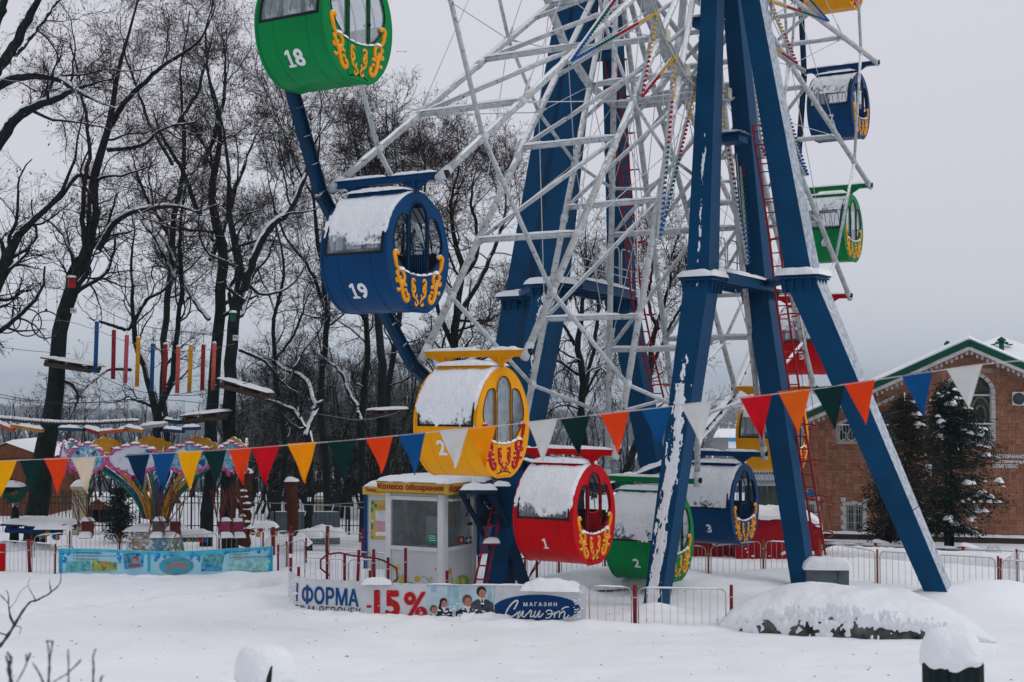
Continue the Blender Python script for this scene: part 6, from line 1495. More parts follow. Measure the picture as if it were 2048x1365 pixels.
V, F, sz = text2d("Весёлый", .02, 3, .3); q = MB(); q.add([f2(s2(331+a_*46), z2(331+a_*46, 1139-b_*13-2*a_), .024) for a_, b_ in V], F); q.build('printed_lettering', PRN, b2, True)
p2('printed_rule', [[(329, 1141), (352, 1141), (352, 1142), (329, 1142)], [(358, 1141), (378, 1140), (378, 1141), (358, 1142)], [(342, 1124), (368, 1123), (368, 1126), (342, 1127)]], PRN, .024)
q = MB()
for i in range(34):
    px = 120+425*i/33; q.snowpad(f2(s2(px), -.02, .08), random.uniform(.3, .8), random.uniform(.2, .3), random.uniform(.03, .09), None, 9, 5, 0, sd(), p=2)
tag(q.build('snow_bank', GS), kind='structure')
# ================================================================ ticket kiosk
KM = mat("white kiosk panel", (.52, .55, .57), .45, .05, 1.5); KF = mat("white plastic frame", (.60, .62, .63), .4, .04)
kd1 = Vector((.876, -.482, 0)); kd2 = Vector((.482, .876, 0)); KC = G(887, 1188); KC.z = 0    # front corner; left face runs along -kd1, right face along kd2
kw1, kw2, kh = 1.50, 1.62, 2.42
kk = thing('ticket_kiosk', 'white ticket booth with big windows and a yellow sign band', 'kiosk', KC)
def K1(a, z, o=0.): return KC-kd1*a-kd2*o+Vector((0, 0, z))     # left face, a from the corner leftwards, o outwards
def K2(a, z, o=0.): return KC+kd2*a+kd1*o+Vector((0, 0, z))     # right face
def kpx1(px, py):
    r = P(px, py, 1.)-Vector((0, 0, CAMH)); o = Vector((0, 0, CAMH)); t = (KC-o).dot(kd2)/r.dot(kd2); p = o+r*t; return -(p-KC).dot(kd1), p.z
def kpx2(px, py):
    r = P(px, py, 1.)-Vector((0, 0, CAMH)); o = Vector((0, 0, CAMH)); t = (KC-o).dot(kd1)/r.dot(kd1); p = o+r*t; return (p-KC).dot(kd2), p.z
kw1 = kpx1(772, 1100)[0]; kw2 = kpx2(951, 1090)[0]; zw0 = kpx1(860, 1096)[1]; zw1 = kpx1(860, 1001)[1]; zs0 = kpx1(880, 989)[1]; zs1 = kpx1(880, 965)[1]; print('kiosk', kw1, kw2, zw0, zw1, zs0, zs1)
for Kf, w, nm in ((K1, kw1, 'front'), (K2, kw2, 'side')):
    m = MB(); m.prism([Kf(.03, -.1), Kf(w-.03, -.1), Kf(w-.03, zw0-.08), Kf(.03, zw0-.08)], (0, 0, 0), (Kf(0, 0, -.05)-Kf(0, 0))); m.build('wall_panel', KM, kk, True)
    m = MB(); m.prism([Kf(.03, zw1+.05), Kf(w-.03, zw1+.05), Kf(w-.03, zs1), Kf(.03, zs1)], (0, 0, 0), (Kf(0, 0, -.05)-Kf(0, 0))); m.build('wall_panel', KM, kk, True)
    up_ = Kf(0, 0, 1)-Kf(0, 0, 0)
    for a_ in (.075, w-.075): MB().beam(Kf(a_, -.1, -.02), Kf(a_, zs0+.02, -.02), .15, .1, up_).build('corner_post', KF, kk, True)
    for z in (zw0-.04, zw1+.03): MB().beam(Kf(.15, z, -.0), Kf(w-.15, z, -.0), .09, .09).build('window_rail', KF, kk, True)
    g = MB(); g.add([Kf(.15, zw0, -.03), Kf(w-.15, zw0, -.03), Kf(w-.15, zw1, -.03), Kf(.15, zw1, -.03)], [(0, 1, 2, 3)]); g.build('window_glass', KGLASS, kk, True)
# rear walls and inside
m = MB(); m.prism([KC-kd1*.05+kd2*kw2, KC-kd1*kw1+kd2*kw2, KC-kd1*kw1+kd2*kw2+Vector((0, 0, zs1)), KC-kd1*.05+kd2*kw2+Vector((0, 0, zs1))], (0, 0, -.1), kd2*.05); m.build('rear_wall', mat("kiosk inner grey", (.26, .30, .31), .7, .1), kk, True)
m = MB(); m.prism([KC-kd1*kw1+kd2*.05, KC-kd1*kw1+kd2*kw2, KC-kd1*kw1+kd2*kw2+Vector((0, 0, zs1)), KC-kd1*kw1+kd2*.05+Vector((0, 0, zs1))], (0, 0, -.1), -kd1*.05); m.build('rear_wall', MATS["kiosk inner grey"], kk, True)
def KI(a, b, z): return KC-kd1*a+kd2*b+Vector((0, 0, z))
MB().box(KI(kw1*.68, kw2-.14, zw0+.32), (.34, .18, .58), Matrix.Rotation(math.atan2(kd1.y, kd1.x), 3, 'Z')).build('wall_cabinet', KM, kk, True)
MB().box(KI(kw1*.5, kw2*.6, zw0-.1), (kw1*.7, .5, .05), Matrix.Rotation(math.atan2(kd1.y, kd1.x), 3, 'Z')).build('counter', KF, kk, True)
for a_, c_ in ((kw1*.38, "dusty orange notice"),): MB().box(KI(a_, kw2-.03, zw0+.5), (.12, .02, .26), Matrix.Rotation(math.atan2(kd1.y, kd1.x), 3, 'Z')).build('notice', mat(c_, (.40, .22, .10), .6), kk, True)
m = MB(); m.beam(KI(.02, kw2-.1, zw0), KI(.02, kw2-.1, zw1), .05, .05); m.build('inner_post', KF, kk, True)
# opaque pale sheet: brightness of the far opening (second window) put into its colour
m = MB(); a_, b_ = kw1*.03, kw1*.25; m.add([KI(a_, kw2-.03, zw0+.05), KI(b_, kw2-.03, zw0+.05), KI(b_, kw2-.03, zw1-.05), KI(a_, kw2-.03, zw1-.05)], [(0, 1, 2, 3)]); m.build('rear_window', mat("pale rear window", (.42, .46, .48), .3, .3, 3), kk, True)
def stick(Kf, a0, a1, z0, z1, m_, nm, off=.0): 
    q = MB(); q.prism([Kf(a0, z0), Kf(a1, z0), Kf(a1, z1), Kf(a0, z1)], Kf(0, 0, off)-Kf(0, 0), Kf(0, 0, off+.004)-Kf(0, 0)); return q.build(nm, m_, kk, True)
SG = mat("safety green sticker", (.01, .20, .10), .5); SGd = mat("dark green sticker", (.004, .06, .04), .5); SRd = mat("red sticker", (.33, .02, .03), .5)
a0, z0 = kpx1(856, 1087); a1, z1 = kpx1(874, 1068); stick(K1, a0, a1, z0, z1, SG, 'sticker')
for i in range(3): stick(K1, a1+(a0-a1)*.15, a0-(a0-a1)*.15, z0+(z1-z0)*(.28+.22*i), z0+(z1-z0)*(.34+.22*i), WHITE, 'sticker_print', .006)
a0, z0 = kpx2(930, 1089); a1, z1 = kpx2(943, 1073); stick(K2, a0, a1, z0, z1, SGd, 'sticker'); ac_, zc_ = (a0+a1)/2, (z0+z1)/2; w_ = (a1-a0)*.12
stick(K2, ac_-w_, ac_+w_, zc_-.06, zc_+.06, WHITE, 'sticker_cross', .006); stick(K2, ac_-.10*1.6*.9, ac_+.10*1.6*.9, zc_-.018, zc_+.018, WHITE, 'sticker_cross', .007)
a0, z0 = kpx2(916, 1088); a1, z1 = kpx2(928, 1072); stick(K2, a0, a1, z0, z1, SRd, 'sticker'); stick(K2, (a0+a1)/2-.03, (a0+a1)/2+.03, z0+.04, z1-.05, WHITE, 'sticker_print', .006)
a0, z0 = kpx2(935, 1052); a1, z1 = kpx2(946, 1044); stick(K2, a0, a1, z0, z1, SGd, 'sticker')
# sign band
SY = mat("sign yellow", (.56, .36, .06), .45, .06); SD = mat("sign dark red letters", (.28, .012, .012), .5)
m = MB(); m.box(KC-kd1*(kw1/2-.03)+kd2*(kw2/2-.03)+Vector((0, 0, (zs0+zs1)/2)), (kw1+.34, kw2+.34, zs1-zs0), Matrix.Rotation(math.atan2(kd1.y, kd1.x), 3, 'Z')); m.build('sign_band', SY, kk, True)
OF = .205
def band_pt(face, t, z, o=.0):   # t along the band outer face
    return (KC-kd1*(kw1+.14-t)-kd2*(OF+.0+o)+Vector((0, 0, z))) if face == 1 else (KC+kd2*(t-.14-.03)+kd1*(OF+o)+Vector((0, 0, z)))
hL = zs1-zs0
def slab_text(txt, x0, w, fc, h0, hh):
    vs, fs = text_mesh(txt, w, hh, lambda x, y: band_pt(fc, x0+x, h0+y, .025), .045); q = MB(); q.add(vs, fs); q.build('sign_lettering', SD, kk, True)
slab_text("Колесо обозрения", .05, kw1+.22, 1, zs0+hL*.2, hL*.62); slab_text("Колесо", .08, kw2*.62, 2, zs0+hL*.2, hL*.62)
for z in (zs0+.012, zs1-.012): 
    MB().beam(band_pt(1, 0, z, .012), band_pt(1, kw1+.32, z, .012), .03, .02).build('sign_edge', mat("sign edge olive", (.20, .14, .03), .5), kk, True)
MB().snowpad(KC-kd1*(kw1/2-.03)+kd2*(kw2/2-.03)+Vector((0, 0, zs1)), kw1+.34, kw2+.34, .12, Matrix.Rotation(math.atan2(kd1.y, kd1.x), 3, 'Z'), 40, 30, .03, sd(), p=10, amp=.15).build('roof_snow', M_SNOW, kk, True)
m = MB(); a0, z0 = kpx2(893, 1003); a1, z1 = kpx2(938, 993); m.prism([K2(a0, z0), K2(a1, z0), K2(a1, z1), K2(a0, z1)], kd1*.02, kd1*.16); m.build('shutter_box', KF, kk, True)
# painted flowers on the lower panels
FY = mat("painted flower yellow", (.52, .38, .04), .5); FG_ = mat("painted leaf green", (.20, .38, .06), .5); FD = mat("painted stem navy", (.03, .05, .12), .5); FL = mat("painted pale leaf", (.40, .50, .22), .5)
def kpaint(face, ring, m_, off=.004):
    f_, kp = (K1, kpx1) if face == 1 else (K2, kpx2); q = MB(); pts = [kp(x, y) for x, y in ring]; q.add([f_(a_, z_, off) for a_, z_ in pts], [tuple(range(len(pts)))]); q.build('painted_flower', m_, kk, True)
def kstem(face, pts, w=.8):
    pts = smooth(pts, 4)
    for (x0, y0), (x1, y1) in zip(pts[:-1], pts[1:]):
        d = np.array((x1-x0, y1-y0)); L__ = np.linalg.norm(d)+1e-6; n_ = np.array((-d[1], d[0]))/L__*w/2
        kpaint(face, [(x0+n_[0], y0+n_[1]), (x1+n_[0], y1+n_[1]), (x1-n_[0], y1-n_[1]), (x0-n_[0], y0-n_[1])], FD, .006)
kpaint(1, [(786, 1135), (789, 1130), (793, 1134), (797, 1127), (799, 1138), (794, 1144), (788, 1142)], FY); kstem(1, [(797, 1145), (799, 1152), (797, 1158)])
kpaint(1, ell(835, 1158, 6, 6, 12), FY); kstem(1, [(843, 1155), (850, 1154), (857, 1162), (860, 1170), (864, 1165)])
kpaint(1, ell(800, 1160, 4, 7, 10), FL); kpaint(1, [(783, 1165), (790, 1158), (798, 1166), (812, 1162), (826, 1166), (826, 1172), (783, 1172)], FG_); kpaint(1, ell(805, 1156, 3, 7, 10), FY, .007); kpaint(1, ell(862, 1158, 4, 5, 10), FL); kpaint(1, [(868, 1140), (872, 1134), (874, 1142)], FY)
kpaint(2, [(896, 1144), (898, 1134), (901, 1140), (903, 1136), (904, 1148), (899, 1150)], FY); kstem(2, [(901, 1150), (903, 1160)])
kpaint(2, ell(925, 1162, 14, 12, 16), FG_); kpaint(2, ell(914, 1162, 4, 8, 12), FL, .007); kpaint(2, ell(925, 1162, 5, 9, 12), FY, .009); kpaint(2, ell(925, 1163, 3, 6, 12), FL, .011); kpaint(2, ell(903, 1162, 4, 8, 10), FL, .006)
# second booth behind
k2 = thing('train_booth', 'narrow white booth with a blue corner and yellow menu poster behind the kiosk', 'kiosk', G(750, 1116))
D2 = 38.; rot2 = Matrix.Rotation(-.35, 3, 'Z')
a_, b_ = P(733, 1120, D2), P(800, 1124, D2-.6); zz0, zz1 = -.1, P(740, 988, D2).z
m = MB(); m.prism([Vector((a_.x, a_.y, zz0)), Vector((b_.x, b_.y, zz0)), Vector((b_.x, b_.y, zz1)), Vector((a_.x, a_.y, zz1))], (0, 0, 0), (.4, 1.2, 0)); m.build('wall_panel', KM, k2, True)
MB().beam(Vector((a_.x-.03, a_.y-.02, zz0)), Vector((a_.x-.03, a_.y-.02, zz1)), .09, .09, (0, 1, 0)).build('corner_post', mat("kiosk corner blue", (.006, .05, .20), .4), k2, True)
zt0, zt1 = P(740, 988, D2).z, P(740, 972, D2).z
c0, c1 = P(727, 980, D2-.15), P(800, 980, D2-.75); MB().beam(Vector((c0.x, c0.y, (zt0+zt1)/2)), Vector((c1.x, c1.y, (zt0+zt1)/2)), .08, zt1-zt0).build('sign_band', SY, k2, True)
t0 = P(731, 985, D2-.24); tw = P(755, 985, D2-.35).x-t0.x
vs, fs = text_mesh("Поезд", tw, .13, lambda x, y: t0+Vector((x, -x*.55-.015, y)), .04); q = MB(); q.add(vs, fs); q.build('sign_lettering', SD, k2, True)
MB().snowpad(P(765, 973, D2+.2), .75, .7, .14, Matrix.Rotation(-.45, 3, 'Z'), 20, 14, .02, sd()).build('roof_snow', M_SNOW, k2, True)
def kp2(px, py, o=0.):
    d = (b_-a_); d.z = 0; n_ = Vector((d.y, -d.x, 0)).normalized(); r = P(px, py, 1.)-Vector((0, 0, CAMH)); t = (a_-Vector((0, 0, CAMH))).dot(n_)/r.dot(n_); return Vector((0, 0, CAMH))+r*t+n_*o
def pst(pl, m_, o, nm='poster_print'):
    q = MB(); q.add([kp2(x, y, o) for x, y in pl], [tuple(range(len(pl)))]); return q.build(nm, m_, k2, True)
pst([(742, 1001), (776, 1001), (776, 1079), (742, 1079)], mat("poster yellow", (.48, .36, .08), .5, .05), .012, 'poster')
pst([(752, 1022), (776, 1022), (776, 1043), (752, 1042)], mat("poster pale blue", (.5, .54, .58), .5), .018); pst([(752, 1043), (776, 1043), (776, 1064), (752, 1064)], mat("poster pink", (.5, .28, .30), .5), .018); pst([(752, 1064), (776, 1064), (776, 1072), (752, 1072)], WHITE, .018)
for cx_, cy_, rx_, ry_ in ((746, 1006, 3, 4), (752, 1012, 3.5, 4), (745, 1020, 2, 6), (745, 1053, 2, 7), (743, 1066, 1.3, 1.6)): pst(ell(cx_, cy_, rx_, ry_, 10), SG, .02)
pst(ell(745, 1075, 3, 3, 10), SG, .021); pst(ell(745, 1075, 1.8, 1.8, 10), mat("poster yellow", (1, 1, 1)), .024); pst(ell(746, 1042, 1.8, 3, 10), WHITE, .021)
for i in range(3): pst([(757, 1010+i*3.4), (774, 1010+i*3.4), (774, 1011.4+i*3.4), (757, 1011.4+i*3.4)], PRN, .02)
# ================================================================ red tarpaulin rides, box, heap
TARP = mat("red tarpaulin", (.27, .005, .014), .55, .15, 2, .3, 8, snow=0)
def tarp(label, prof_px, D0, depth, topsnow, name):
    t = thing(name, label, 'tarpaulin', P(*prof_px[0], D0)); pts = [P(x, y, D0) for x, y in prof_px]; n = len(pts)
    m = MB(); K_ = 10; sec = []
    def off(i, j):
        v = j/K_; w = .10*math.sin(i*2.3)*(1 if 0 < j < K_ else .3)
        bul = math.sin(PI*v)*.0; return pts[i]+Vector((w*.3, depth*v, 0))
    cen = sum(pts, Vector())/n
    def q(u, v):
        x = u*(n-1); i = min(int(x), n-2); f = x-i; p = pts[i].lerp(pts[i+1], f); k = 1-.12*v
        p = cen+(p-cen)*k; p = Vector((p.x, D0+depth*v, p.z)); nn_ = noise.noise(Vector((p.x*1.5, p.y*1.5, p.z*.6)))*.05; return p+Vector((nn_, nn_, 0))
    m.grid(q, (n-1)*5, 12); 
    m.add([q(i/(n-1), 0) for i in range(n)], [tuple(range(n))]); m.build('cover', TARP, t, True)
    s = MB(); lo, hi = topsnow
    def z_(u, v): return lo+(hi-lo)*u
    def fs(u, v):
        p = q(z_(u, v), v); e_ = min(1, u*7+.15, (1-u)*7+.15)*min(1, v*8+.3, (1-v)*8+.3)
        return p+Vector((0, -.06*(1-v) if v < .1 else 0, .01+.20*e_*(1+.5*noise.noise(Vector((u*7, v*4, hi)))+.3*noise.noise(Vector((u*22, v*12, hi))))))
    s.grid(fs, 46, 16)
    f0 = [fs(i/46, 0) for i in range(47)]; s.add(f0+[p+Vector((0, -.01, -.10-.10*abs(noise.noise(Vector((p.x*4, 1, hi)))))) for p in f0], [(i, i+1, i+48, i+47) for i in range(46)], 0, True)
    s.build('snow_cover', M_SNOW, t, True)
    b = MB()
    for k in range(26):
        x = random.uniform(min(p[0] for p in prof_px)+8, max(p[0] for p in prof_px)-8); y = 1140-abs(random.gauss(0, 22)); w = random.uniform(.03, .12); b.snowpad(P(x, y, D0-.02), w*1.6, w, w*.4, Matrix.Rotation(PI/2, 3, 'X') @ Matrix.Rotation(random.uniform(-.6, .6), 3, 'Z'), 6, 4, 0, random.uniform(0, 99), amp=1.3, p=2)
    b.build('stuck_snow', M_SNOW, t, True)['kind'] = 'stuff'
    return t
tarp('large red tarpaulin cover with thick snow on top behind the barriers', [(1470, 1158), (1474, 1100), (1482, 1046), (1500, 1036), (1560, 1036), (1610, 1036), (1643, 1052), (1648, 1085), (1644, 1120), (1634, 1158)], 40.5, 3.0, (.22, .72), 'covered_ride')
tarp('narrower red tarpaulin cover below the blue cabin number 3', [(1290, 1145), (1295, 1095), (1330, 1080), (1400, 1078), (1455, 1082), (1464, 1100), (1460, 1148)], 41.5, 2.2, (.2, .75), 'covered_ride')
gb = thing('grey_box', 'grey metal chest with a thick rounded snow cap beside the blue leg', 'box', G(1665, 1175))
c = G(1660, 1178); m = MB(); m.box(c+Vector((-.02, .3, .22)), (1.0, .62, .50), Matrix.Rotation(-.1, 3, 'Z')); o = m.build('chest', mat("grey metal chest", (.10, .125, .14), .6, .1), gb, True); o.modifiers.new('b', 'BEVEL').width = .012
MB().beam(c+Vector((.18, -.05, -.02)), c+Vector((.18, -.05, .46)), .012, .012).build('door_edge', RUB, gb, True)
MB().snowpad(c+Vector((-.02, .3, .47)), 1.08, .70, .24, Matrix.Rotation(-.1, 3, 'Z'), 30, 20, .04, sd(), p=5, amp=.12).build('snow_cap', M_SNOW, gb, True)
# big snow heap: tarpaulin covered flower bed under snow
hpn = thing('snow_covered_heap', 'long low heap of snow over a crumpled tarpaulin in the right foreground', 'snow heap', G(1690, 1262))
A, Bq = G(1452, 1258), G(1975, 1285); hd = (Bq-A); hl = hd.length; hdn = hd.normalized(); hnn = Vector((-hdn.y, hdn.x, 0))
def heap(u, v, k=1., lift=0.):
    """u along, v across (0 = camera side foot, 1 = far foot)"""
    x = u*2-1; e_ = (max(0, 1-abs(x)**3.2)**.6 if x < 0 else max(0, 1-abs(x)**2.2)**.9); an = PI*v
    n = noise.noise(Vector((u*5, v*3, 11)))*.16+noise.noise(Vector((u*13, v*6, 4)))*.06
    w = 1.25*e_*(1+.05*n)+.1; h = (.86-.10*u)*e_*(1+n*.8)
    ct = math.cos(an); st = max(0, math.sin(an))**.62
    side = -ct*w*k*(1 if v > .5 else 1.0)
    return A+hd*(u*1.06-.03)+hnn*(w*.8+side)+Vector((0, 0, st*h*k-.06+lift))
m = MB(); m.grid(lambda u, v: heap(u, v, .93), 70, 24); m.build('tarpaulin', mat("crumpled grey green sheet", (.035, .04, .038), .5, .6, 4, .9, 7, second=(.13, .135, .12)), hpn, True)
def hcov(u, v):
    p = heap(u, v, 1.); hole = sstep(.06, .16, u)*(1-sstep(.84, .92, u))
    return .42+v*4.6-hole*(.62+.6*noise.noise(Vector((p.x*1.1+3, p.y, 3))))*(1-min(1, v*4.8))+noise.noise(p*2.6)*.8+noise.noise(p*6.5)*.6+noise.noise(p*15)*.5
def hcov_old(u, v):
    x = Vector((u*16, v*9, 3)); base = v*7.5-.25-.30*sstep(.40, .55, u)*(1-sstep(.82, .9, u))*(1-min(1, v*3))-.2*(abs(u-.1) < .08)+.6*sstep(.88, .98, u)
    return base+noise.noise(x)*.55+noise.noise(x*2.3)*.45+noise.noise(x*5.1)*.35
m = MB()
def hs(u, v):
    p = heap(u, v, 1.0, .02); k = max(-.5, min(1, hcov(u, v)*1.3)); p0 = heap(u, v, .93, 0.); q = p0.lerp(p, .05+.95*k)
    return q+Vector((0, -.03*k, .05*k+.035*noise.noise(q*6)*(1-min(1, v*3)*.8)+.03*noise.noise(q*2)))
m.grid(hs, 330, 110, keep=lambda u, v: hcov(u, v) > -.3); m.build('snow_blanket', M_SNOW, hpn, True)
# snowy base platform under the lowest cabin
pf = thing('loading_platform', 'low snow buried boarding deck under the lowest green cabin', 'platform', G(1270, 1180)); c = G(1262, 1178)
MB().box(c+Vector((.0, .25, .0)), (.9, .8, .14)).build('deck_edge', mat("dark wet deck", (.03, .045, .045), .8), pf, True)
MB().snowpad(c+Vector((-.3, .5, .06)), 3.2, 1.5, .26, Matrix.Rotation(.35, 3, 'Z'), 40, 20, .05, sd(), amp=.3, p=3).build('deck_snow', M_SNOW, pf, True)
c = G(1362, 1172); MB().box(c+Vector((.1, .4, .05)), (.3, .3, .08)).build('deck_corner', RUB, pf, True)
# ================================================================ chain carousel
CD = 42.; cc = P(311, 1102, CD); cc.z = gnear(cc.x, cc.y)
car = thing('chain_carousel', 'children chain carousel with pink scalloped picture shields and bent coloured ribs', 'carousel', cc)
PINK = mat("pink shield paint", (.42, .06, .20), .5, .12, 5, snow=1, snow_lo=.7, snow_hi=.85); PWH = mat("shield pale picture", (.50, .53, .60), .5, .12, 6); PBL = mat("shield blue splash", (.02, .24, .42), .5, .35, 12, second=(.30, .50, .58)); PDK = mat("shield dark figure", (.012, .02, .035), .5)
RY = mat("carousel yellow rib", (.50, .24, .02), .5, .15, 8, snow=1, snow_lo=.6, snow_hi=.75); RG = mat("carousel green rib", (.005, .16, .08), .5, .15, 8, snow=1, snow_lo=.6, snow_hi=.75); RB = mat("carousel blue rib", (.004, .05, .14), .5, .15, 8, snow=1, snow_lo=.6, snow_hi=.75); ROD = mat("rusty brown rod", (.13, .035, .022), .7, .3, 8)
zT = P(311, 955, CD).z; zS0, zS1 = P(311, 946, CD-2).z, P(311, 872, CD-2).z; RR = 2.62
m = MB()
bt, bb = .72, .86
m.lathe(cc+Vector((0, 0, 0)), [(bb*1.05, -.1), (bb*1.0, .02), (bt, .78), (bt*1.02, .82)], 8, smooth=False); m.build('pedestal', mat("pedestal white", (.48, .50, .50), .6, .15, 5), car, True)
for i in range(8):
    a0, a1 = 2*PI*i/8+.05, 2*PI*(i+1)/8-.05; q = MB(); ps = []
    for t, z in ((0, .08), (0, .74), (1, .74), (1, .08)):
        r = bb+(bt-bb)*z/.8+.012; a = a0 if t == 0 else a1; ps.append(cc+Vector((math.cos(a)*r*1.0, math.sin(a)*r*1.0, z)))
    q.add(ps, [(0, 1, 2, 3)]); q.build('picture_panel', [PBL, mat("panel teal green", (.10, .30, .24), .5, .6, 9, second=(.4, .45, .3)), mat("panel yellow", (.5, .30, .05), .5, .5, 7, second=(.4, .45, .45))][i % 3], car, True)
q = MB()
for i in range(130):
    a = random.uniform(PI*1.02, PI*1.98); z = random.uniform(.05, .75); r = bb+(bt-bb)*z/.8+.02; w = random.uniform(.02, .06)
    q.snowpad(cc+Vector((math.cos(a)*r, math.sin(a)*r, z)), w*1.8, w, w*.35, Matrix.Rotation(a+PI/2, 3, 'Z') @ Matrix.Rotation(PI/2, 3, 'X') @ Matrix.Rotation(random.uniform(-.7, .7), 3, 'Z'), 5, 4, 0, random.uniform(0, 99), amp=1.2, p=2)
q.build('stuck_snow', M_SNOW, car, True)['kind'] = 'stuff'
MB().snowpad(cc+Vector((0, 0, .80)), 1.5, 1.5, .12, None, 22, 22, .04, sd(), p=4).build('snow_cap', M_SNOW, car, True)
MB().tube([cc+Vector((0, 0, .7)), cc+Vector((0, 0, zT+.3))], .10, 12).build('column', RB, car, True)
def ribz(r): return .80+(zS0+.70-.80)*(max(0, (r-.35)/(RR-.35)))**.46
for i in range(20):
    a = 2*PI*(i+.5)/20; mm = [RB, RY, RY, RG][i % 4]; m = MB(); d = Vector((math.cos(a), math.sin(a), 0)); up_ = Vector((0, 0, 1))
    rs = [.38+(RR-.38)*(j/16)**1.5 for j in range(17)]
    for o in (0, -.16): m.tube([cc+d*max(.3, r+o*.8)+up_*(ribz(r)+o*.2) for r in rs], .028, 6)
    for j in range(1, 16, 2): r = rs[j]; m.tube([cc+d*r+up_*ribz(r), cc+d*max(.3, r-.128)+up_*(ribz(r)-.032)], .016, 4)
    m.build('bent_rib', mm, car, True)
NS = 11
def shield(i):
    a = -PI/2+2*PI*(i+.02)/NS; d = Vector((math.cos(a), math.sin(a), 0)); t = Vector((-math.sin(a), math.cos(a), 0)); W_ = RR*math.tan(PI/NS)*1.0; front = d.y < .25
    def at(x, z, o=0.): return cc+d*(RR+o)+t*x+Vector((0, 0, zS0+z))
    H_ = zS1-zS0
    def out(k):  # scalloped cloud outline
        ring = []; lob = [(-.80, .50, .26), (-.62, .72, .24), (-.30, .86, .26), (.05, .93, .28), (.38, .84, .26), (.66, .70, .24), (.82, .48, .25), (.70, .28, .2), (.42, .16, .2), (0, -.02, .26), (-.42, .16, .2), (-.70, .28, .2)]
        for q in range(96):
            an = 2*PI*q/96; dx, dz = math.cos(an), math.sin(an); best = .1
            for lx, lz, lr in lob:
                cx_, cz_ = lx, (lz-.5)*1.25; b = dx*cx_+dz*cz_; c_ = cx_*cx_+cz_*cz_-lr*lr; D_ = b*b-c_
                if D_ > 0: best = max(best, b+math.sqrt(D_))
            ring.append((dx*best*k*W_*.99, (.5+dz*best*k/1.25*.74)*H_))
        return ring
    o1 = out(1.); o2 = [(x*.855, H_*.51+(z-H_*.5)*.775) for x, z in out(1.)]
    vs, fs = poly_sheet(o1, [o2] if front else [], lambda p_, w: at(p_[0], p_[1], w), .05)
    q = MB(); q.add(vs, fs); fo = q.build('shield_rim' if front else 'shield_back', PINK if front else RY, car, True)
    if not front: return
    vs, fs = poly_sheet(o2, [], lambda p_, w: at(p_[0], p_[1], w-.01 if front else w-.04), .01)
    q = MB(); q.add(vs, fs); q.build('shield_picture', PWH if i % 3 == 0 else PBL, car, True)
    if front:
        q = MB(); rgs = np.random.default_rng(100+i)
        for j in range(9):
            cx_, cz_ = rgs.uniform(-.55, .55)*W_, H_*(.52+rgs.uniform(-.22, .22)); r = rgs.uniform(.05, .13); k = 9
            ph = rgs.uniform(0, 6); pts = [at(cx_+r*math.cos(2*PI*u/k)*(1+.35*math.sin(3*u+ph)), cz_+r*.8*math.sin(2*PI*u/k)*(1+.35*math.cos(2*u+ph)), .004+.002*j) for u in range(k)]
            q.add(pts, [tuple(range(k))], j % 3)
        q.build('picture_splash', [PBL, PWH, mat("splash deep blue", (.015, .07, .16), .5)], fo, True)
        q = MB()
        for u in range(0, 96, 5):
            x, z = o1[u]; x2, z2_ = o2[u]; c_ = at(x*.55+x2*.45, z*.55+z2_*.45, .03); q.lathe(c_, [(.0, -.02), (.020, -.01), (.020, .015), (.0, .03)], 6)
        q.build('rim_bulb', mat("pale rim bulb", (.40, .36, .30), .3, .1), fo, True)['kind'] = 'stuff'
        MB().lathe(at(0, H_*.02, .03), [(.03, -.06), (.08, 0), (.03, .06)], 8).build('rim_gem', mat("dark red gem", (.12, .005, .02), .3), fo, True)
    q = MB()
    for lx in (-.62, -.3, .05, .38, .66):
        x = lx*W_*.93; best = max((z for xx, z in o1 if abs(xx-x) < .05), default=H_); q.snowpad(at(x, best-.035, 0), .26, .09, .025+.02*random.random(), Matrix.Rotation(a+PI/2, 3, 'Z'), 8, 5, .0, sd(), amp=.9, p=2)
    q.build('shield_snow', M_SNOW, fo, True)
for i in range(NS): shield(i)
MB().tube([cc+Vector((math.cos(a)*RR*.97, math.sin(a)*RR*.97, zS0+.5)) for a in np.linspace(0, 2*PI, 41)], .05, 6).build('top_ring', RY, car, True)
